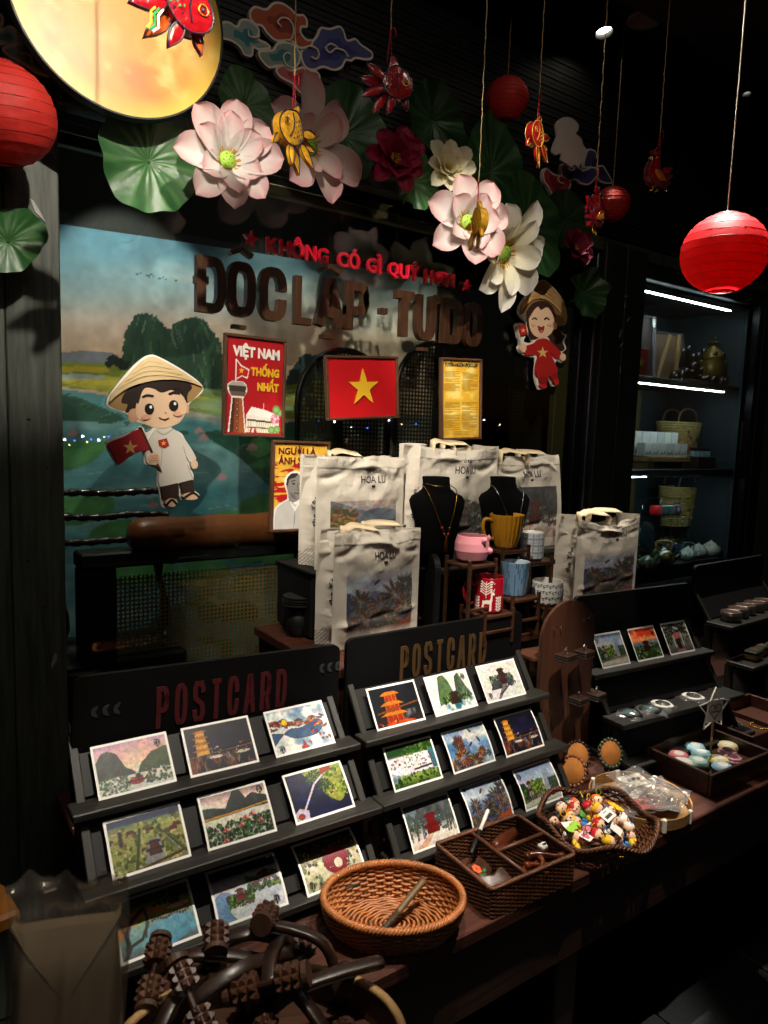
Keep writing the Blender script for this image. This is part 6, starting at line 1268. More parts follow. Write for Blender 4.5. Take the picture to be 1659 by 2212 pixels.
def p_cat(c):
    c.mix(np.ones((c.h, c.w)), 'e4e2dc')
    for i in range(16):
        for j in range(4):
            x, y = (i+.5*(j % 2))/16, .12+j*.24; c.ell(x, y, .022, .05, '2a2a2a'); c.ell(x, y, .014, .03, 'e4e2dc'); c.ell(x+.02, y+.05, .01, .035, '2a2a2a'); c.line([(x-.02, y), (x-.034, y+.08)], .02, '2a2a2a'); c.line([(x-.012, y-.08), (x-.012, y)], .02, '2a2a2a'); c.line([(x+.014, y-.08), (x+.014, y)], .02, '2a2a2a')
cr_ = pp(37)
mug(P_cat, 'white cup with small black cat pattern', [(cr_*.8, 0), (cr_*.95, pp(5)), (cr_, pp(28)), (cr_*.92, pp(54))], p_cat, 'efede6')

# ================================================================ arched ring board
ab = T('ring_board', 'brown arch-topped board with two small ring shelves', 'display board', (1.522, -.61, TZ), R(-3))
MB().prism(arch(.205, .49, 18), -.005, .005).build('arch_panel', 'brown_board', ab)
MB().box((0, -.03, .006), (.22, .12, .012), .002).build('foot', 'brown_board', ab)
def shelf_rings(z, x, lab):
    p = rrect(.20, .085, .015); o = MB(); o.M = Matrix.Rotation(PI/2, 4, 'X'); o.prism([(q[0]+x, q[1]+.046) for q in p], -.0035, .0035); o.build('shelf', 'brown_board', ab, loc=(0, 0, z)).rotation_euler = (R(180), 0, 0)
    for k, dx in enumerate((-.035, .035)):
        w_ = ab.matrix_basis @ Vector((x+dx, -.045, z+.004)); t = T('ring_block', lab[k], 'ring block', w_, .1, 'rings on small blocks')
        for j in range(3): MB().box((0, 0, .004+j*.0065), (.05-.002*j, .04, .006), .002).build('layer', 'black' if j % 2 else 'dark_wood', t)
        MB().tube([(.007*math.cos(a*PI/8), 0, .026+.007*math.sin(a*PI/8)) for a in range(16)], .0012, 5, True).build('ring', 'silver', t, True); MB().ell((0, 0, .034), (.004, .003, .003), 6, 5).build('stone', 'silver', t, True)
shelf_rings(.335, -.015, ('left ring on a dark block on the upper shelf', 'right ring on a dark block on the upper shelf')); shelf_rings(.205, .045, ('left ring on a dark block on the lower shelf', 'right ring on a dark block on the lower shelf'))
for (dx, z) in ((-.06, .42), (-.035, .42), (.05, .43), (.07, .435), (.09, .438)): MB().tube([(dx, -.005, z), (dx, -.012, z-.002), (dx+.002, -.013, z+.006)], .0012, 5).build('hook', 'gold_metal' if dx < 0 else 'steel', ab)

# ================================================================ bracelet discs
def bracelet(u, v, label, bead, a, zc):
    p = atz(u, v, zc); t = T('bracelet_holder', label, 'bracelet', (p.x, p.y, TZ), a, 'bracelets on round suede holders'); r = .035; h = zc-TZ
    q = Matrix.Translation((0, 0, h)) @ Matrix.Rotation(R(68), 4, 'X')
    o = MB(); o.M = q; o.lathe([(0, -.012), (r*.9, -.012), (r, -.008), (r, .004), (r*.85, .008), (0, .009)], 28, cap=False); o.build('suede_pad', 'cork', t, True)
    o = MB(); o.tube([(0, .01, 0), (0, .012, h*.6), (0, .006, h)], .006, 8); o.build('stem', 'dark_wood', t); MB().lathe([(0, 0), (.025, 0), (.025, .006), (0, .006)], 20, cap=False).build('base', 'dark_wood', t)
    for k in range(20):
        an = 2*PI*k/20; c_ = q @ Vector(((r+.002)*math.cos(an), (r+.002)*math.sin(an), .004)); MB().ell(c_, .0055, 8, 6).build('bead', bead, t, True)
mat('bead_wood', '7a4a30', .35, coat=.3); mat('bead_jade', '3c4a3c', .35, coat=.2); mat('bead_dark', '2a1c18', .25, coat=.4); mat('bead_lilac', 'b0a0b4', .25, coat=.4)
bracelet(1246, 1632, 'suede disc holding a dark bead bracelet, rear of the pair', 'bead_dark', R(-15), .64); bracelet(1235, 1665, 'suede disc holding a brown wooden bead bracelet', 'bead_wood', R(-20), .635); bracelet(1317, 1627, 'suede disc holding a green jade bead bracelet', 'bead_jade', R(-15), .635)

# ================================================================ woven baskets
def weave(t, ringfn, zs, nst, m_, r=.0033, amp=.003, npt=None, name='strand'):
    """ringfn(theta, k) -> (x, y, z, nx, ny): one undulating strand per row, alternate rows pass the stakes on the other side"""
    npt = npt or nst*4
    for i, k in enumerate(zs):
        pts = []
        for q in range(npt):
            th = 2*PI*q/npt; x, y, z, nx, ny = ringfn(th, k); o = amp*math.cos(th*nst/2+PI*(i % 2)); pts.append((x+nx*o, y+ny*o, z))
        MB().tube(pts, r, 5, True, flat=1.0).build(name, m_, t, True)
def ell_ring(a0, b0, a1, b1, h, bulge=0, scal=None):
    def f(th, k):
        s = k; e = s+bulge*math.sin(PI*s); a, b = a0+(a1-a0)*e, b0+(b1-b0)*e; c, q = math.cos(th), math.sin(th)
        n = Vector((c/a, q/b)).normalized(); return (a*c, b*q, h*s+(scal(th)*s*s if scal else 0), n.x, n.y)
    return f
def stakes(t, f, nst, m_, r=.0026, top=1.0):
    for q in range(nst):
        th = 2*PI*(q+.0)/nst; MB().tube([f(th, k)[:3] for k in [i/6*top for i in range(7)]], r, 5).build('stake', m_, t, True)
def floor(t, a, b, n, m_, r=.003, nst=36):
    for i in range(n):
        s = (i+.6)/n; pts = [(a*s*math.cos(th), b*s*math.sin(th), .003+.0016*math.cos(th*max(6, int(nst*s/2)*1)+PI*(i % 2))) for th in [2*PI*q/72 for q in range(72)]]
        MB().tube(pts, r, 5, True).build('floor_strand', m_, t, True)
def rim(t, f, k, m_, r=.0042, n=150, turns=44, br=.0042):
    for ph in (0, PI*2/3, PI*4/3):
        pts = []
        for q in range(n*2):
            th = 2*PI*q/(n*2); x, y, z, nx, ny = f(th, k); a = th*turns+ph; pts.append((x+nx*br*math.cos(a), y+ny*br*math.cos(a), z+br*math.sin(a)))
        MB().tube(pts, r, 4, True).build('rim_braid', m_, t, True)
# oval orange basket
ob = T('oval_basket', 'empty oval orange wicker basket on the table edge', 'basket', (.757, -.870, TZ), R(-31))
f = ell_ring(.108, .076, .132, .101, .060, .3)
weave(ob, f, [i/13 for i in range(1, 13)], 44, 'wicker_orange', .0034, .0028); stakes(ob, f, 44, 'wicker_orange', .0024); floor(ob, .108, .076, 12, 'wicker_orange'); rim(ob, f, 1.02, 'wicker_orange', .0040, 150, 40)
kn = T('wooden_knife', 'olive wooden handled blade lying in the orange basket', 'knife', (.772, -.875, TZ+.030), (0, R(-16), R(14)))
MB().tube(spline([(-.012, 0, 0), (.03, 0, .003), (.075, 0, .004)], 4), [.007]*8+[.0075], 10, flat=.8).build('handle', fm('5a4526'), kn, True)
MB().tube([(-.07, 0, -.002), (-.05, 0, 0), (-.012, 0, .002)], [.003, .006, .007], 8, flat=.5).build('blade', fm('3a2a18'), kn, True); MB().tube([(-.066, -.0035, .002), (-.03, -.004, .004)], .0022, 5).build('edge', 'silver', kn)
# brown box with compartments
cb = T('compartment_basket', 'brown woven box divided into three compartments', 'basket', (1.045, -.875, TZ), R(-2))
bw, bd, bh = .117, .088, .062
def rect_ring(hw, hd, h, r=.008):
    P = rrect(2*hw, 2*hd, r, 3); L = [0]
    for i in range(len(P)): L.append(L[-1]+math.dist(P[i], P[(i+1) % len(P)]))
    def f(th, k):
        d = th/(2*PI) % 1*L[-1]; i = max(0, min(len(P)-1, next((j for j in range(len(P)) if L[j+1] >= d), len(P)-1))); u = (d-L[i])/max(1e-9, L[i+1]-L[i]); a, b = P[i], P[(i+1) % len(P)]
        x, y = a[0]+(b[0]-a[0])*u, a[1]+(b[1]-a[1])*u; n = Vector((b[1]-a[1], -(b[0]-a[0]))).normalized(); return (x, y, h*k, n.x, n.y)
    return f
f = rect_ring(bw, bd, bh)
weave(cb, f, [i/15 for i in range(15)], 72, 'wicker_brown', .0027, .0022, 288); stakes(cb, f, 72, 'wicker_brown', .0018); rim(cb, f, 1.0, 'wicker_brown', .0028, 150, 60, .003)
MB().box((0, 0, .003), (bw*2-.006, bd*2-.006, .005)).build('base', 'wicker_dark', cb)
def wall_weave(a, b, h, n=13, nst=20, m_='wicker_brown'):
    a, b = Vector(a), Vector(b); d = b-a; nn = Vector((-d.y, d.x)).normalized()
    for i in range(n):
        MB().tube([(a.x+d.x*q/(nst*3)+nn.x*.0022*math.cos(q/3*PI+PI*(i % 2)), a.y+d.y*q/(nst*3)+nn.y*.0022*math.cos(q/3*PI+PI*(i % 2)), h*(i+.5)/n) for q in range(nst*3+1)], .0025, 5).build('divider_strand', m_, cb, True)
    MB().tube([(a.x, a.y, h+.002), (b.x, b.y, h+.002)], .0045, 8).build('divider_rim', m_, cb, True)
wall_weave((-.02, bd-.004), (-.02, -bd+.004), bh-.004); wall_weave((-.018, .004), (bw-.004, .004), bh-.004)
def inbox(x, y, z): return cb.matrix_basis @ Vector((x, y, z))
fn_ = T('scraper', 'brown gua sha board with an orange flower in the woven box', 'massage board', inbox(-.075, -.005, .036), (R(20), R(5), .4))
MB().pillow(spline([(-.045, -.02), (-.04, .02), (-.01, .026), (.02, .02), (.045, .022), (.04, -.012), (.012, -.016), (-.01, -.024)], 4, True), .005, 3).build('board', 'walnut', fn_, True, rot=(R(-90), 0, 0))
for k in range(6): MB().ell((-.004+.007*math.cos(k), .006+.007*math.sin(k), .0065), (.0055, .0055, .002), 8, 5).build('petal', fm('e8562c'), fn_, True)
for k, (dx, dy) in enumerate(((-.012, -.008), (.01, -.006), (-.002, -.012))): MB().ell((dx, dy, .006), (.007, .004, .0015), 8, 5).build('leaf_print', fm('2f6a3c'), fn_, True)
fn2 = T('scraper', 'plain brown gua sha board in the front corner of the woven box', 'massage board', inbox(-.07, -.05, .042), (R(28), R(-6), -.2)); MB().pillow(spline([(-.03, -.02), (-.032, .016), (-.02, .02), (0, .014), (.022, .022), (.03, .012), (.03, -.02)], 4, True), .006, 3).build('board', 'walnut', fn2, True, rot=(R(-90), 0, 0))
mat('glossy_wood', '4a2212', .22, coat=.6, var=.3, vs=20); mat('glossy_wood2', '6a2f16', .2, coat=.7, var=.3, vs=20)
for k, (x, y, a, lb, w) in enumerate(((.045, .05, .25, 'ribbed dark wooden massage roller in the woven box', 1), (.025, .035, .5, 'smooth dark wooden massager beside the ribbed roller', 0))):
    o = T('wooden_massager', lb, 'massager', inbox(x, y, .036+.006*w), (0, 0, a), 'polished massagers in the woven box')
    MB().lathe([(0, -.045)]+[(.011+.003*math.sin(PI*i/14)+(.0016*(i % 2) if w else 0), -.045+.09*i/14) for i in range(1, 14)]+[(0, .045)], 16, cap=False).build('roller', 'glossy_wood', o, True, rot=(0, PI/2, 0))
for k, (x, y, a, z, m_) in enumerate(((.04, -.03, .5, .014, 'glossy_wood2'), (.06, -.05, -.35, .018, 'glossy_wood2'), (.07, -.025, .15, .03, 'glossy_wood'), (.05, -.06, .9, .03, 'glossy_wood2'), (.075, -.045, 2.4, .034, 'glossy_wood'))):
    o = T('wooden_spoon', ('lowest', 'second lowest', 'middle', 'second highest', 'highest')[k]+' polished wooden massage stick in the woven box', 'massage stick', inbox(x, y, z+.014), (0, R(6), a), 'massage sticks in the woven box'); MB().tube(spline([(-.04, 0, 0), (-.02, .004, .002), (.01, -.002, .002), (.04, .003, 0)], 5), [.006, .008, .009, .008, .006, .005, .005, .005, .005, .005, .006, .007, .008, .009, .009, .006], 10).build('stick', m_, o, True)
o = T('price_sticker', 'white barcode sticker round a massage stick', 'sticker', inbox(.078, -.032, .060), (0, R(6), .15)); MB().tube([(-.008, 0, 0), (.008, 0, 0)], .0085, 14).build('label_print', 'white_print', o, True)
for k in range(6): MB().box((-.006+k*.0023, -.004, .0082), (.001, .006, .0012)).build('bar', 'ink', o)
pn = T('marker_pen', 'black and white marker pen leaning on the woven box rim', 'pen', inbox(-.005, .075, .066), (0, R(-24), R(28)))
MB().tube([(-.06, 0, 0), (-.058, 0, 0), (.0, 0, 0)], .0048, 10).build('cap', 'black', pn, True); MB().tube([(.0, 0, 0), (.05, 0, 0), (.06, 0, 0)], [.0044, .0044, .003], 10).build('barrel', 'white_print', pn, True); MB().tube([(.045, 0, 0), (.075, 0, 0)], .0035, 8).build('tip', 'black', pn, True)
# scalloped basket with keyrings
wbk = T('scalloped_basket', 'brown wavy-rimmed wicker basket full of keyrings', 'basket', (1.333, -.885, TZ), R(20))
fsc = ell_ring(.098, .09, .14, .132, .042, .3, lambda th: .011*math.cos(5*th)+.006)
weave(wbk, fsc, [i/9 for i in range(1, 9)], 50, 'wicker_brown', .003, .0026); stakes(wbk, fsc, 50, 'wicker_dark', .0018); floor(wbk, .098, .09, 10, 'wicker_brown'); rim(wbk, fsc, 1.04, 'wicker_brown', .0034, 150, 30, .0036)
for k in range(40):
    th = 2*PI*k/40; pts = []
    for q in range(12):
        a = PI*q/11; x, y, z, nx, ny = fsc(th+.10*math.cos(a), .86+.2*math.sin(a)); pts.append((x, y, z))
    MB().tube(pts, .0014, 4).build('loop', 'wicker_dark', wbk)
rgt = random.Random(12)
HATS = [('red', 'c0161c'), ('black', '161214'), ('yellow', 'e8b81e'), ('brown', '5a2f1c'), ('white', 'e8e4dc'), ('orange', 'd8641c'), ('pink', 'e07a94')]
BODS = [('red', 'c0161c'), ('yellow', 'e8c02a'), ('blue', '2f7ac0'), ('white', 'ece8e0'), ('black', '1a1618'), ('green', '5a9a3a')]
combos = [(h, b) for h in HATS for b in BODS]; rgt.shuffle(combos)
def doll(h, b, x, y, z, s, e):
    p = wbk.matrix_basis @ Vector((x, y, z)); t = T('doll_keyring', 'tiny doll keyring with %s hair and %s body in the wavy basket' % (h[0], b[0]), 'keyring', p, e, 'doll keyrings in the wavy basket')
    hd_ = MB().ell((0, 0, .012*s), (.0125*s, .0115*s, .0115*s), 12, 9).build('head', fm('eec3a0'), t, True); MB().ell((0, .0025*s, .0155*s), (.0133*s, .0118*s, .0105*s), 12, 9).build('hair', fm(h[1]), hd_, True)
    MB().ell((0, 0, -.008*s), (.009*s, .0085*s, .012*s), 10, 8).build('body', fm(b[1]), t, True)
    for sg in (-1, 1):
        MB().ell((sg*.0045*s, -.0108*s, .011*s), (.0017*s, .001*s, .0024*s), 6, 5).build('eye', fm('161214'), hd_); MB().ell((sg*.010*s, -.002*s, -.006*s), (.004*s, .004*s, .007*s), 8, 6).build('arm', fm(b[1]), t, True); MB().ell((sg*.005*s, -.002*s, -.02*s), (.0045*s, .005*s, .005*s), 8, 6).build('foot', fm(h[1]), t, True)
    MB().tube([(-.003*s, -.0112*s, .0065*s), (0, -.0118*s, .0055*s), (.003*s, -.0112*s, .0065*s)], .0008*s, 4).build('mouth', fm('8a2a22'), hd_)
    MB().tube([(.006*math.cos(a*PI/6)*s, 0, (.032+.007*math.sin(a*PI/6))*s) for a in range(12)], .0009*s, 4, True).build('key_loop', fm(b[1] if b[0] != 'white' else 'c0161c'), t)
spots_ = []
for k in range(30):
    for _ in range(40):
        a, q = rgt.uniform(0, 2*PI), math.sqrt(rgt.random()); x, y = q*.098*math.cos(a), q*.09*math.sin(a)
        if all((x-u)**2+(y-v)**2 > .019**2 for u, v in spots_): break
    spots_.append((x, y)); h, b = combos[k]; doll(h, b, x, y, .022+.010*rgt.random()+.006*(1-q), rgt.uniform(.95, 1.25), (rgt.uniform(-1.3, .3), rgt.uniform(-1, 1), rgt.uniform(-1.2, 1.0)))
for k, (x, y, z, a, c1, lb, sx) in enumerate(((-.072, .028, .05, .3, 'a8d84a', 'lime green plastic animal keyring in the wavy basket', 1), (.082, -.02, .05, 1.2, 'eab91a', 'yellow plastic animal keyring at the basket rim', 1))):
    p = wbk.matrix_basis @ Vector((x, y, z)); t = T('animal_keyring', lb, 'keyring', p, (.2, .1, a)); o = spline([(-.026, -.006), (-.03, .004), (-.02, .011), (-.008, .008), (.004, .013), (.02, .01), (.03, .012), (.027, 0), (.018, -.008), (.01, -.004), (0, -.009), (-.012, -.005), (-.02, -.01)], 3, True)
    MB().pillow(o, .004, 3).build('body', fm(c1), t, True, rot=(R(-90), 0, 0))
for k, (x, y, z, e, lb) in enumerate(((-.03, -.055, .056, (.5, .1, .5), 'blank white hang tag lying near the basket front'), (.015, -.02, .058, (.35, -.2, .1), 'white barcode hang tag in the middle of the basket'), (-.062, .04, .044, (.2, .1, -.2), 'white tag under the lime green keyring'), (-.085, -.005, .046, (.2, .2, .4), 'cream tag at the left basket wall'))):
    p = wbk.matrix_basis @ Vector((x, y, z)); t = T('hang_tag', lb, 'tag', p, e, 'white hang tags among the keyrings'); MB().box((0, 0, 0), (.036, .028, .0008), .0003).build('card', 'white_print', t)
    if k == 1:
        for q in range(11): MB().box((-.011+q*.0021, -.004, .0008), (.0011 if q % 3 else .0016, .008, .0004)).build('bar', 'ink', t)
        MB().box((0, .008, .0008), (.012, .0015, .0004)).build('print_line', 'ink', t)
    else: MB().lathe([(.0012, .0008), (.0022, .0012), (.0022, .0006)], 10, cap=False).build('hole', 'ink', t, loc=(.012, .008, 0))
# round bamboo tray with packets
rt = T('bamboo_tray', 'round flat bamboo tray with wrapped packets behind the wavy basket', 'tray', (1.545, -.853, TZ))
MB().lathe([(0, .004), (.118, .004), (.118, .008), (0, .008)], 48, cap=False).build('base', 'bamboo', rt)
for z in (.012, .021, .030): MB().lathe([(.121, z-.004), (.125, z-.004), (.125, z+.004), (.121, z+.004), (.121, z-.004)], 56, cap=False).build('hoop', 'bamboo', rt)
for k in range(8): a = k*PI/4+.3; MB().box((0, 0, 0), (.012, .010, .034), .002).build('binding', 'white_print', rt, loc=(.123*math.cos(a), .123*math.sin(a), .02), rot=(0, 0, a+PI/2))
PKC = [('b8956a', 'brown card'), ('c43a34', 'red card'), ('e6e0d6', 'white card'), ('a88860', 'kraft card'), ('d0483c', 'scarlet card'), ('ddd6ca', 'pale card'), ('8f7450', 'dark kraft card')]
for k, (x, y, a, c1) in enumerate(((-.055, .05, .5, 0), (-.07, -.01, -.3, 1), (0, .03, .2, 2), (.06, -.02, 1.2, 3), (-.02, -.04, -.6, 4), (.045, .05, -.2, 5), (.03, -.065, .4, 6))):
    p = rt.matrix_basis @ Vector((x, y, .018+.004*k)); t = T('wrapped_packet', 'clear packet with %s in the bamboo tray' % PKC[c1][1], 'packet', p, (R(6*(k % 3-1)), R(-5+4*(k % 2)), a), 'packets in the bamboo tray')
    MB().box((0, 0, 0), (.075, .05, .0012), .0004).build('card', fm(PKC[c1][0]), t); rg = random.Random(k)
    MB().grid(14, 12, lambda u, v: ((u-.5)*.115, (v-.5)*.085, .006+.008*rg.random()*math.sin(u*3.1)*math.sin(v*3.1)+.004*math.sin(u*11+k))).build('wrapper', 'cellophane', t)
    for q in range(3): MB().ell((-.015+q*.014, .004*math.sin(q*3), .004), (.006, .005, .004), 8, 6).build('bead', ('bead_dark', 'bead_wood', 'bead_lilac')[(q+k) % 3], t, True)
# wooden crate with scented tins
def crate(label, x, y, w, d, h, rot=0, m_='walnut', z=TZ):
    t = T('wooden_crate', label, 'crate', (x, y, z), rot); th = .01
    for (cx_, cy_, sx, sy) in ((0, -d/2+th/2, w, th), (0, d/2-th/2, w, th), (-w/2+th/2, 0, th, d-2*th-.001), (w/2-th/2, 0, th, d-2*th-.001)): MB().box((cx_, cy_, h/2), (sx, sy, h), .0015).build('side_board', m_, t)
    MB().box((0, 0, .0105), (w-2*th-.001, d-2*th-.001, .018)).build('base', m_, t); return t
ct = crate('dark wooden crate with pastel scented tins', 1.90, -.83, .30, .205, .062, R(-1.5))
TINS = [(-.105, .01, 'e0dcd8', 'white', 0), (-.075, .045, 'd87a80', 'pink', 0), (-.06, -.005, '9ac4b8', 'mint', 1), (-.005, .02, '8fc0cc', 'sky blue flower', 1), (.02, .055, '9accd6', 'pale blue', 1), (.0, -.03, 'd8cc88', 'cream yellow', 0), (-.03, -.06, '8fb8d0', 'blue', 0), (.045, -.045, '9a6a72', 'dark rose octagonal', 2), (.075, -.012, 'b07f86', 'rose octagonal', 2), (.115, .01, 'd8cf94', 'pale yellow', 0), (.06, -.08, 'e8e4da', 'ivory', 2)]
for k, (x, y, c1, nm, kind) in enumerate(TINS):
    p = ct.matrix_basis @ Vector((x, y, .020)); t = T('scented_tin', nm+' scented tin in the dark crate', 'tin', p, .2*k, 'scented tins in the crate'); n = 8 if kind == 2 else 32; r = .0255
    md = (lambda a, z: 1+.07*math.cos(6*a)) if kind == 1 else None
    if nm not in ('ivory',):
        zb = .0
        MB().lathe([(0, zb), (r*1.05, zb), (r*1.05, .014), (r*1.12, .015), (r*1.12, .019), (r, .022), (r*.98, .026), (r*.6, .0275), (0, .0275)], n, md, cap=False).build('body', fm(c1), t, kind != 2); MB().lathe([(0, .0283), (r*.55, .0283), (r*.55, .0276)], 20, cap=False).build('label_print', fm('e6e0da' if kind != 2 else '4a2a32'), t, rot=(0, 0, .3))
    else: MB().box((0, 0, .01), (.03, .02, .018), .002).build('body', fm(c1), t)
sg = T('star_sign', 'white star-shaped price sign on a wooden stick in the crate', 'sign', ct.matrix_basis @ Vector((.045, .022, .007)), R(-8))
MB().lathe([(0, 0), (.02, 0), (.021, .004), (.012, .007), (0, .008)], 20, cap=False).build('base', 'pale_wood', sg, True); MB().tube([(0, 0, .006), (0, 0, .118)], .0032, 8).build('stick', 'pale_wood', sg)
MB().tube([(a, 0, .155+b) for a, b in star(.066, 0, .5)], .0028, 6, True).build('star_frame', fm('d8cfc4'), sg, True); MB().box((0, -.002, .152), (.066, .002, .066), .0005).build('card', 'white_print', sg)
MB().tube([(x*.0016, -.0035, .152+z*.0016) for x, z in [(16*math.sin(a)**3, 13*math.cos(a)-5*math.cos(2*a)-2*math.cos(3*a)-math.cos(4*a)) for a in [i*2*PI/30 for i in range(30)]]], .0013, 4, True).build('heart_print', 'dark_print', sg)
text('lettering', 'Dry', .016, .009, 'dark_print', sg, (-.006, -.0035, .155), .0006); text('lettering', 'Perfume', .034, .009, 'dark_print', sg, (-.017, -.0035, .146), .0006)
ct2 = crate('reddish wooden crate with bracelets at the right edge', 2.28, -.75, .36, .22, .06, R(-2), 'table_wood')
for k, (x, y, b_) in enumerate(((-.1, .0, 'bead_lilac'), (-.045, .03, 'bead_jade'), (.02, -.02, 'gold_metal'))):
    p = ct2.matrix_basis @ Vector((x, y, .02)); t = T('bead_bracelet', ('lilac', 'green', 'golden')[k]+' bead bracelet lying in the reddish crate', 'bracelet', p, 0, 'bracelets in the reddish crate')
    for q in range(20): MB().ell((.028*math.cos(q*PI/10), .026*math.sin(q*PI/10), 0), .0045, 8, 6).build('bead', b_, t, True)
MB().box((.03, 0, .02), (.006, .2, .03)).build('divider', 'table_wood', ct2)

# ================================================================ pile of wooden massagers, nearest corner
sl_ = T('side_stool', 'dark wooden stool in front of the table under the massager tray', 'stool', (.33, -1.17, 0)); MB().box((0, 0, .595), (.56, .4, .03), .004).build('seat', 'dark_wood', sl_)
for i in (-1, 1):
    for j in (-1, 1): MB().box((i*.24, j*.16, .29), (.04, .04, .58), .003).build('leg', 'dark_wood', sl_)
ty = T('oval_tray', 'oval wooden tray heaped with massagers', 'tray', (.39, -1.065, .611), R(-24))
fo = ell_ring(.19, .135, .20, .145, .05, 0)
MB().tube([fo(2*PI*q/80, 1)[:3] for q in range(80)], .007, 8, True, flat=.8).build('rim', 'pale_wood', ty, True); MB().add([fo(2*PI*q/80, k)[:3] for k in (0, 1) for q in range(80)], [(q, (q+1) % 80, 80+(q+1) % 80, 80+q) for q in range(80)]).build('wall', 'walnut', ty, True); MB().add([(0, 0, .002)]+[(.19*math.cos(2*PI*q/60), .135*math.sin(2*PI*q/60), .002) for q in range(60)], [(0, 1+q, 1+(q+1) % 60) for q in range(60)]).build('base', 'walnut', ty)
mat('massager_wood', '2c1810', .34, var=.35, vs=25, coat=.25); wood('roller_wood', '2c190f', '553321', 2, 9, .45, .25); mat('end_grain', '40281b', .6, var=.3, vs=60)
def roller(mb, r=.0195, L=.038, nc=9, nrw=3):
    """cylinder covered in pyramid studs, axis along x"""
    for i in range(nrw):
        x0, x1 = -L/2+L*i/nrw, -L/2+L*(i+1)/nrw
        for k in range(nc):
            a0, a1 = 2*PI*k/nc, 2*PI*(k+1)/nc; g = .06*(a1-a0); b = r*.8
            q = [(x0+.0008, b*math.cos(a0+g), b*math.sin(a0+g)), (x1-.0008, b*math.cos(a0+g), b*math.sin(a0+g)), (x1-.0008, b*math.cos(a1-g), b*math.sin(a1-g)), (x0+.0008, b*math.cos(a1-g), b*math.sin(a1-g))]
            am = (a0+a1)/2; w_ = .22; xm = (x0+x1)/2; dx = (x1-x0)*.16
            p = [(xm-dx, r*1.06*math.cos(am-w_*.3), r*1.06*math.sin(am-w_*.3)), (xm+dx, r*1.06*math.cos(am-w_*.3), r*1.06*math.sin(am-w_*.3)), (xm+dx, r*1.06*math.cos(am+w_*.3), r*1.06*math.sin(am+w_*.3)), (xm-dx, r*1.06*math.cos(am+w_*.3), r*1.06*math.sin(am+w_*.3))]
            mb.add(q+p, [(4, 5, 6, 7), (0, 1, 5, 4), (1, 2, 6, 5), (2, 3, 7, 6), (3, 0, 4, 7)])
    mb.tube([(-L/2+.001, 0, 0), (L/2-.001, 0, 0)], r*.78, 16)
rm = MB(); roller(rm); ROLL = rm.mesh('roller', 'roller_wood')
em = MB().tube([(-.004, 0, 0), (.004, 0, 0)], .0175, 18).mesh('end_knob', 'end_grain')
def massager(u, v, z, yaw, pitch, rl, label, L=.17, curve=.03, kind=0):
    p = atz(u, v+44, z-.02); t = T('wooden_massager', label, 'massager', p, (rl, pitch, yaw), 'wooden roller massagers heaped in the tray')
    MB().tube(spline([(-L/2, 0, -.004), (-L*.2, 0, curve*.8), (L*.15, 0, curve*.5), (L/2, 0, -curve*.3)], 7), [.008]+[.0125]*20+[.009], 8, flat=.6, bar=True).build('handle', 'handle_wood', t, True)
    x = -L/2
    if kind < 2:
        MB().tube([(x, -.052, 0), (x, .052, 0)], .005, 8).build('axle', 'massager_wood', t)
        for sg in (-1, 1): link('roller', ROLL, t, (x, sg*.032, 0), (0, 0, PI/2)); link('end_knob', em, t, (x, sg*.058, 0), (0, 0, PI/2))
    else:
        link('roller', ROLL, t, (x-.012, 0, 0), (0, 0, PI/2)); link('roller', ROLL, t, (L/2, 0, .004), (0, 0, PI/2)); link('end_knob', em, t, (L/2, .022, .004), (0, 0, PI/2)); link('end_knob', em, t, (x-.012, -.022, 0), (0, 0, PI/2))
for a in ((455, 2040, .70, -.5, -.1, .2, 'massager lying across the left of the heap', .17, .03, 0), (600, 2020, .715, .9, .2, -.3, 'massager upright at the back of the heap', .15, .02, 0), (650, 2000, .72, 2.3, -.5, .2, 'massager with its round end knob facing out', .14, .03, 2), (545, 2055, .71, .15, .1, .5, 'massager with a long curved handle in the middle', .2, .035, 1), (700, 2085, .70, -.25, -.22, .1, 'massager handle resting on the tray rim', .19, .02, 1), (640, 2140, .685, -1.2, .1, -.2, 'massager rolling towards the tray front', .15, .03, 2), (400, 2120, .685, .7, .15, 0, 'massager behind the plastic bag', .16, .03, 2), (570, 1990, .715, -.3, .3, .3, 'massager topmost at the back of the heap', .13, .02, 2),):
    massager(*a)

# ================================================================ plastic bag in the foreground
pb = T('plastic_bag', 'tall crumpled clear plastic bag standing at the lower left', 'plastic bag', (.125, -1.19, .611), R(-20))
def film_panel(sg):
    W, Hh = .112, .47; U_, V_ = np.meshgrid(np.linspace(-1, 1, 41), np.linspace(0, 1, 61))
    body = np.clip(1-np.abs(U_)**5, 0, 1)*np.clip((.93-V_)*9, 0, 1)
    cr = .0022*np.sin(U_*9+V_*3+sg)+.0016*np.sin(U_*17-V_*7)+.004*np.exp(-((U_-.3*np.sin(V_*4+sg))/.06)**2)
    Y = sg*(.0008+.024*body*np.clip(V_*14, 0, 1)+cr*np.clip(body+.25, 0, 1))+.008*np.sin(V_*5)*(V_ > .9)*(V_-.9)*10*np.sin(U_*3)
    fast_grid('film', np.stack([U_*W/2*(1-.05*V_)+.004*np.sin(V_*9), Y, V_*Hh-.012*(V_ > .97)*np.abs(np.sin(U_*5))], -1), None, 'plastic', pb)
film_panel(-1); film_panel(1)
for k in range(2): MB().pillow(spline([(-.043, .0), (-.045, .19), (-.041, .198), (.041, .198), (.044, .19), (.043, 0)], 3, True), .019, 4, 0, .35).build('packet', fm('9a866a'), pb, True, loc=(.002*k, .0, .012+k*.205))
pb2 = T('plastic_bag', 'low rumpled clear plastic bag at the bottom edge', 'plastic bag', (.30, -1.235, .611), R(30))
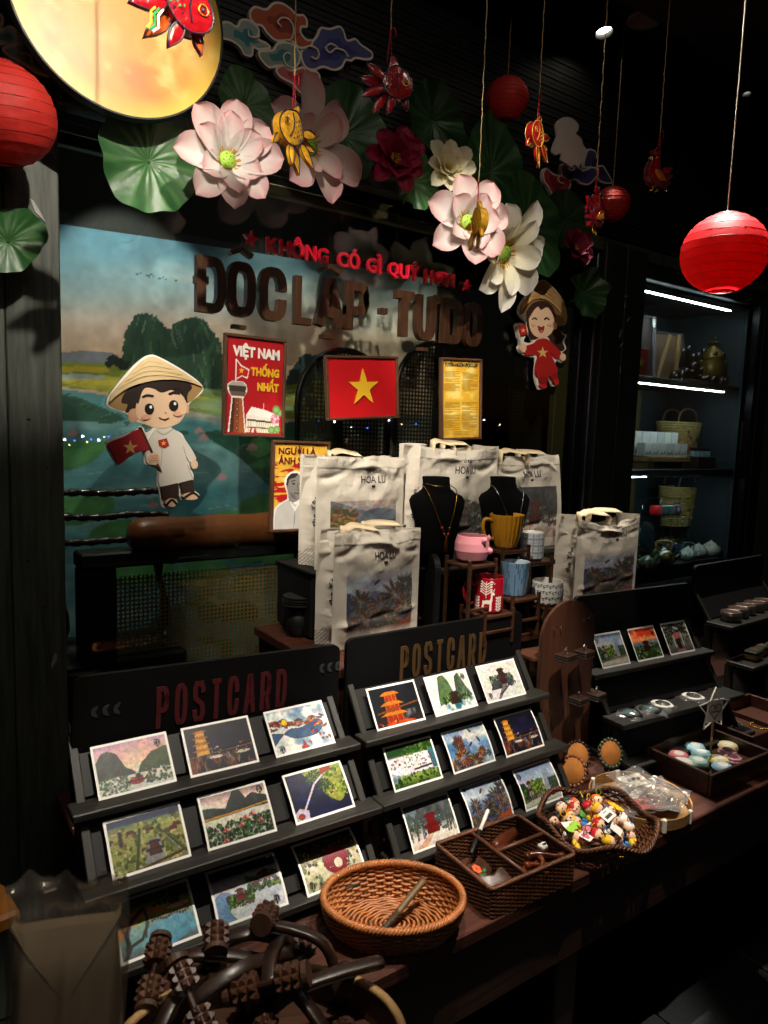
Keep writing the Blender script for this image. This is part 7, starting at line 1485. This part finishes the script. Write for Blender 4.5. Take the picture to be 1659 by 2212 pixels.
MB().ell((0, 0, .045), (.075, .05, .05), 24, 16).build('film', 'plastic', pb2, True); bmx = pb2.children[0].data; rg = random.Random(3)
for v_ in bmx.vertices: v_.co *= 1+.22*(rg.random()-.5)
MB().box((0, 0, .035), (.08, .05, .05), .01).build('contents', fm('5a4a38'), pb2)
sb = T('wooden_slab', 'amber wooden slab end at the left edge behind the plastic bag', 'wood slab', (.02, -.62, TZ), R(8))
MB().box((0, 0, .115), (.26, .10, .03), .006).build('seat', 'amber_wood', sb)
for x in (-.08, .08): MB().box((x, 0, .05), (.03, .07, .1), .003).build('leg', 'dark_wood', sb)

# ================================================================ lit cabinet behind the right window
cab = T('display_cabinet', 'lit built-in cabinet with three shelves behind the right window', 'cabinet', (2.58, .06, .85))
X0, X1, DEP = .0, .93, .40
MB().box((.465, DEP+.01, .68), (.95, .02, 1.36)).build('back_panel', 'cabinet', cab); MB().box((-.012, .2, .68), (.02, .42, 1.36)).build('side_panel', 'cabinet', cab); MB().box((.945, .2, .68), (.02, .42, 1.36)).build('side_panel', 'cabinet', cab)
def zc_(u, v, y): return at(u, v, y).z-.85
Z1, Z2, Z3, ZT = zc_(1470, 822, .08), zc_(1470, 1014, .08), zc_(1470, 1212, .1), zc_(1470, 650, .10)+.028
for z in (Z1, Z2, Z3, ZT): MB().box((.465, .2, z-.009), (.93, .40, .018), .002).build('shelf', 'pillar_paint', cab)
MB().box((.62, .385, .68), (.11, .012, 1.3)).build('back_batten', 'olive', cab)
def led(x0, x1, z, lb):
    t = T('led_strip', lb, 'light strip', (2.58+x0, .075, .85+z)); MB().box(((x1-x0)/2, 0, .004), (x1-x0, .016, .008)).build('channel', 'silver', t); MB().box(((x1-x0)/2, 0, -.002), (x1-x0-.006, .011, .004)).build('diffuser', 'led', t)
led(.03, at(1567, 673, .1).x-2.58, ZT-.028, 'white light strip under the cabinet top'); led(.06, at(1552, 852, .1).x-2.58, Z1-.03, 'white light strip under the upper shelf'); led(.03, .75, Z2-.03, 'white light strip under the middle shelf'); MB().box((.575, .0, Z2-.017), (.71, .008, .036), .001).build('added_strip_lip', 'pillar_paint', cab)  # middle strip lengthened as added fill for the pots; lip added to hide it
def C(u, v, y, z): p = at(u, v, y); return Vector((p.x, y, .85+z))
def sz(u, v, y): return (at(u, v, y)-EYE).dot(_R @ Vector((0, 0, 1)))/F
# upper shelf
for k, (u, w, h, y, tl, lb) in enumerate(((1440, .26, .26, .26, 12, 'brown framed picture seen from the back on its easel'), (1392, .12, .30, .22, 6, 'dark framed picture in clear wrap at the cabinet edge'))):
    t = T('picture_frame', lb, 'picture', C(u, 815, y, Z1), (-R(tl), 0, R(-12))); MB().box((0, 0, h/2), (w, .012, h), .002).build('backing', fm('5a4024' if k == 0 else '2a1c16'), t)
    for x in (-w/2, w/2): MB().box((x, 0, h/2), (.014, .02, h+.014), .002).build('frame_bar', 'black', t)
    MB().box((0, 0, h), (w, .02, .014), .002).build('frame_bar', 'black', t)
    if k == 0:
        for x in (-.06, .03): MB().box((0, 0, 0), (.02, .012, .24), .002).build('easel_leg', 'pale_wood', t, loc=(x, -.05, .11), rot=(R(16), R(12 if x < 0 else -4), 0))
    else: MB().box((.05, -.012, h/2), (.02, .004, h)).build('wrap', 'cellophane', t)
t = T('flag_board', 'small red flag board with yellow star in the cabinet', 'flag', C(1382, 812, .09, Z1), 0); MB().box((0, 0, .06), (.1, .006, .12), .001).build('board', 'red_print', t); MB().prism([(a, .06+b) for a, b in star(.024)], -.005, -.003).build('star', 'gold_print', t)
t = T('wood_carving', 'dark intricate wooden carving of a mountain scene', 'carving', C(1500, 818, .2, Z1), 0); rg = random.Random(6)
for k in range(34):
    x = rg.uniform(-.16, .16); hh = .05+.11*math.exp(-(x/.12)**2)*rg.random(); MB().ell((x, rg.uniform(-.03, .03), hh*.6), (rg.uniform(.012, .03), .02, rg.uniform(.012, .03)), 8, 6).build('carved_form', 'carved', t, True)
for k in range(6): x = -.12+k*.045; MB().tube([(x, 0, .08), (x+.004, 0, .15+.02*math.sin(k*2)), (x, 0, .17+.02*math.sin(k*2))], [.014, .009, .012], 7).build('carved_form', 'carved', t, True)
MB().box((0, 0, .012), (.36, .1, .024), .006).build('base', 'carved', t)
mat('old_gold', '6e5a22', .35, metal=.5, var=.4, vs=40, bump=.6, bs=120)
s = sz(1540, 750, .2); t = T('fish_statue', 'old gold upright carp statue holding a glass ball', 'statue', C(1538, 800, .17, Z1), R(-20))
MB().lathe([(0, .03), (.05, .03), (.058, .06), (.056, .10), (.05, .13), (.052, .135), (.05, .16), (.03, .185), (.014, .20), (.018, .21), (0, .212)], 24, cap=False).build('body', 'old_gold', t, True)
for sg_ in (-1, 1): MB().pillow(finpoly((sg_*.045, .11), (sg_*.10, .125), .014), .005, 3).build('fin', 'old_gold', t, True); MB().ell((sg_*.025, -.043, .158), (.013, .008, .013), 10, 8).build('eye', 'carved', t, True)
MB().lathe([(.01, .205), (.03, .214), (.032, .22), (.012, .216)], 16, lambda a, z: 1+.12*math.cos(6*a), cap=False).build('mouth', 'old_gold', t, True); MB().ell((0, 0, .238), .021, 16, 12).build('glass_ball', 'acrylic', t, True)
for k in range(9): a = k*.7; MB().tube(spline([(.05*math.cos(a), .05*math.sin(a), .0), (.07*math.cos(a), .06*math.sin(a), .03), (.05*math.cos(a+.3), .05*math.sin(a+.3), .045)], 3), .012, 6).build('wave', 'carved', t, True)
MB().tube([(.053*math.cos(k*PI/12), .053*math.sin(k*PI/12), .133+.012*math.cos(k*PI/12+1.5)) for k in range(24)], .004, 6, True).build('gill', 'old_gold', t, True)
# middle shelf
def straw(u, v, y, z, w0, w1, h, label, motif, cols):
    t = T('straw_bag', label, 'straw bag', C(u, v, y, z), R(-10), 'straw bags in the cabinet'); n = 18
    for i in range(n):
        q = i/(n-1); a = w0+(w1-w0)*q; b = .05+.02*q
        MB().tube([(a*math.cos(th)+.002*math.sin(th*30+i), b*math.sin(th), h*q) for th in [2*PI*k/60 for k in range(60)]], h/n*.62, 5, True).build('straw_row', 'straw', t, True)
    rg = random.Random(3)
    for k in range(16):
        q = rg.uniform(.2, .8); x = rg.uniform(-.8, .8)*(w0+(w1-w0)*q)*.9; b = (.05+.02*q)*math.sqrt(max(.05, 1-(x/(w0+(w1-w0)*q))**2)); c1 = cols[k % len(cols)]
        if motif == 'cherry': MB().ell((x, -b-.004, h*q), (.010, .005, .010), 8, 6).build('cherry', fm(c1), t, True); MB().tube([(x, -b-.005, h*q+.008), (x+.006, -b-.005, h*q+.026)], .0015, 4).build('stalk', fm('2f4a28'), t)
        else: MB().ell((x, -b-.004, h*q), (.018, .004, .009), 8, 6).build('leaf_motif', fm(c1), t, True, rot=None)
    for sy in (-.05, .05): MB().tube(spline([(-w1*.5, sy, h-.01), (-w1*.4, sy, h+.05), (0, sy, h+.075), (w1*.4, sy, h+.05), (w1*.5, sy, h-.01)], 5), .006, 6).build('handle', fm('4a2c1c'), t, True)
mat('straw', '9a8850', .7, var=.3, vs=60, bump=.4, bs=200)
straw(1462, 985, .3, Z2+.01, .105, .135, .215, 'straw bag with embroidered red cherries', 'cherry', ('a8202c', 'b83038', '2f4a28')); straw(1462, 1120, .32, Z3+.14, .09, .125, .2, 'straw bag with yellow leaf motifs, lower in the cabinet', 'leaf', ('c8b03a', '3f4a34', 'b89a2c'))
st_ = T('pale_stand', 'low pale wooden stand under the white boxes', 'stand', C(1418, 1012, .19, Z2), 0); MB().box((0, 0, .045), (.34, .14, .025), .002).build('top', 'pale_wood', st_)
for x in (-.14, .14): MB().box((x, 0, .016), (.05, .13, .031), .002).build('leg', 'pale_wood', st_)
bxs = [('dfe4dc', 'first'), ('d6dcd6', 'second'), ('e2e4de', 'third'), ('cfd8d2', 'fourth'), ('e0e2da', 'fifth'), ('d4dad8', 'sixth')]
for r_ in (0, 1):
    for k, (c1, od) in enumerate(bxs):
        p = st_.matrix_basis @ Vector((-.145+k*.058, .03-.055*(1-r_), .0585)); t = T('tea_box', '%s white mountain-print box from the left, %s row on the pale stand' % (od, ('front', 'rear')[r_]), 'box', p, 0, 'white boxes on the pale stand'); hh = .062 if r_ == 0 else .115
        MB().box((0, 0, hh/2), (.052, .045, hh), .001).build('carton', fm(c1), t); MB().prism([(-.025, hh*.1), (-.012, hh*.38), (.002, hh*.2), (.014, hh*.5), (.025, hh*.15)], -.0235, -.0228).build('mountain_print', fm(('7f9a96', '8fa4a8', '9aa890')[k % 3]), t)
db = T('dark_box', 'dark wooden box beside the pale stand', 'box', C(1502, 1008, .18, Z2), 0); MB().box((0, 0, .03), (.16, .12, .06), .003).build('body', 'dark_wood', db)
for k in range(5):
    p = db.matrix_basis @ Vector((-.064+k*.032, -.02, .0605)); t = T('small_jar', ('first', 'second', 'third', 'fourth', 'fifth')[k]+' small dark-lidded jar from the left on the dark box', 'jar', p, 0, 'small jars in the cabinet'); MB().lathe([(0, 0), (.014, 0), (.014, .026), (0, .026)], 16, cap=False).build('glass', fm('7f9aa0'), t); MB().lathe([(0, .0265), (.0148, .0265), (.0148, .042), (0, .042)], 16, cap=False).build('lid', 'black', t)
t = T('patterned_box', 'blue and white patterned box at the right of the cabinet', 'box', C(1560, 1008, .17, Z2), 0); MB().box((0, 0, .04), (.17, .12, .08), .002).build('body', fm('8f9ca4'), t); rg = random.Random(5)
for k in range(40): MB().ell((rg.uniform(-.08, .08), -.0605, rg.uniform(.005, .075)), (rg.uniform(.003, .008), .001, rg.uniform(.002, .006)), 6, 4).build('floral_print', fm(('4a5a72', 'c8ccd0')[k % 2]), t)
MB().box((0, 0, .085), (.18, .13, .012), .002).build('lid', 'dark_wood', t)
t2 = T('white_tube', 'white cardboard tube with a mountain print', 'tube', Vector((t.location.x+.02, .09, t.location.z+.0915)), 0); MB().lathe([(0, 0), (.022, 0), (.022, .12), (.0225, .121), (.0225, .15), (0, .15)], 24, cap=False).build('tube', fm('dcdad4'), t2, True); MB().lathe([(.0223, .012), (.0223, .045)], 24, lambda a, z: 1+.012*math.sin(a*3), cap=False).build('mountain_print', fm('b88a7c'), t2)
t3 = T('leaning_board', 'amber board leaning in the cabinet corner', 'board', Vector((t.location.x+.06, .2, t.location.z+.0915)), (R(-14), R(8), 0)); MB().box((0, 0, .1), (.07, .012, .2), .003).build('board', fm('7a6430'), t3)
# lower shelf: clear stand with jars, teapots
ac = T('acrylic_stand', 'clear acrylic tiered stand in the cabinet', 'stand', C(1425, 1205, .16, Z3), 0)
for (x0, x1, z) in ((-.12, .06, .31), (-.12, .10, .225), (-.02, .16, .10)): MB().box(((x0+x1)/2, 0, z), (x1-x0, .12, .008), .002).build('tier', 'acrylic', ac)
for x, h_ in ((-.10, .31), (.05, .31), (.09, .225), (.0, .225), (.15, .21)):
    for y in (-.05, .05): MB().tube([(x, y, 0), (x, y, h_)], .005, 8).build('rod', 'acrylic', ac, True)
for k, (x, c1, nm) in enumerate(((-.075, 'b01c20', 'red'), (-.02, '2f5a58', 'teal'), (.03, '4a5a4a', 'grey green'), (.075, '4a2f52', 'purple'))):
    p = ac.matrix_basis @ Vector((x, -.01, .2295)); t = T('candle_tin', nm+' round candle tin on the clear stand', 'tin', p, 0, 'candle tins on the clear stand'); MB().lathe([(0, 0), (.028, 0), (.03, .006), (.03, .034), (.027, .04), (.027, .044), (0, .046)], 24, cap=False).build('body', 'glaze', t, True, cols=[lin(c1)]*(24*7))
def teapot(u, v, y, r, c1, c2, label, lid=True, handle='side', gold=False):
    t = T('teapot', label, 'teapot', C(u, v, y, Z3), R(-30), 'ceramic pots on the lower shelf'); n = 28
    def vc(o, c): setcols(o.data, [lin(c)]*len(o.data.vertices))
    prof = [(0, 0), (r*.6, 0), (r*.9, r*.25), (r, r*.6), (r*.9, r*.95), (r*.6, r*1.2), (r*.5, r*1.25)]; o = MB().lathe(prof, n, cap=False).build('pot', 'glaze', t, True); rg = random.Random(u)
    setcols(o.data, [lin(c1) if rg.random() < .8 else lin(c2) for _ in o.data.vertices])
    if lid: o = MB().lathe([(r*.52, r*1.22), (r*.5, r*1.3), (r*.2, r*1.45), (r*.1, r*1.48), (r*.12, r*1.58), (0, r*1.62)], n, cap=False).build('lid', 'glaze', t, True); vc(o, c1)
    o = MB().tube(spline([(r*.85, 0, r*.5), (r*1.25, 0, r*.7), (r*1.45, 0, r*1.1)], 4), [r*.2]*3+[r*.15]*3+[r*.1]*3, 8).build('spout', 'glaze', t, True); vc(o, c1)
    if handle == 'side': o = MB().tube(spline([(-r*.8, 0, r*.95), (-r*1.3, 0, r*1.0), (-r*1.35, 0, r*.5), (-r*.85, 0, r*.35)], 5), r*.09, 7).build('handle', 'glaze', t, True); vc(o, c2)
    else: o = MB().tube(spline([(-r*.6, 0, r*1.15), (-r*.6, 0, r*1.9), (r*.6, 0, r*1.9), (r*.6, 0, r*1.15)], 6), r*.07, 7).build('handle', 'glaze', t, True); vc(o, c2)
teapot(1398, 1206, .05, .042, '3f5f4a', '8a9a72', 'green lidded pot at the left of the lower shelf'); teapot(1432, 1204, .08, .058, '1f3a28', 'b08a3c', 'dark green and gold round pot in the cabinet', True, 'top'); teapot(1452, 1150, .26, .055, '1c3a5c', 'a89a4a', 'blue glazed pot behind the green pots'); teapot(1485, 1196, .10, .045, 'b8c4bc', '5a7a6a', 'white teapot with green flowers in the cabinet', True, 'top'); teapot(1508, 1192, .14, .045, 'bcc4bc', '6a8a72', 'white teapot with leaves behind the first white one'); teapot(1535, 1186, .12, .052, 'd0d0c4', 'a86a4a', 'pale teapot with orange flowers at the shelf end')
for k, (u, c1) in enumerate(((1395, '8fa0a4'), (1412, 'c0c4bc'))):
    t = T('plate', ('dark round plate standing behind the clear stand', 'small pale bowl behind the clear stand')[k], 'plate', C(u, 1150-30*k, .32, Z3+.09*(1-k)), (R(75) if k == 0 else 0, 0, 0)); o = MB().lathe([(0, 0), (.05, .002), (.075, .012), (.078, .014), (.05, .006), (0, .004)], 28, cap=False).build('dish', 'glaze', t, True); setcols(o.data, [lin(('1f2a30', 'b8b8ac')[k])]*len(o.data.vertices))

# ================================================================ far lights across the water, seen mirrored in the window glass
sl2 = T('string_lights', 'row of distant bulbs along the far bank, mirrored in the glass', 'lights', (0, -30, 0)); rg = random.Random(9)
MB().tube([(-6+k, .0, 1.9+.15*math.cos(k*2.2)) for k in range(48)], .01, 4).build('cable', 'black', sl2)
for k in range(26):
    u = 140+k*12+rg.uniform(-3, 3) if k < 14 else 690+(k-14)*36+rg.uniform(-8, 8); v = 952+rg.uniform(-12, 12) if k < 14 else 915+rg.uniform(-8, 12)
    p = at(u, v, .04); d = (p-EYE); q = p+Vector((d.x, -d.y, d.z))*((30+.04)/d.y)
    MB().ell((0, 0, 0), .035 if k % 3 else .055, 8, 6).build('bulb', ('bulb', 'bulb_warm', 'bulb_blue')[(k*7) % 3], sl2, loc=(q.x, 0, q.z))
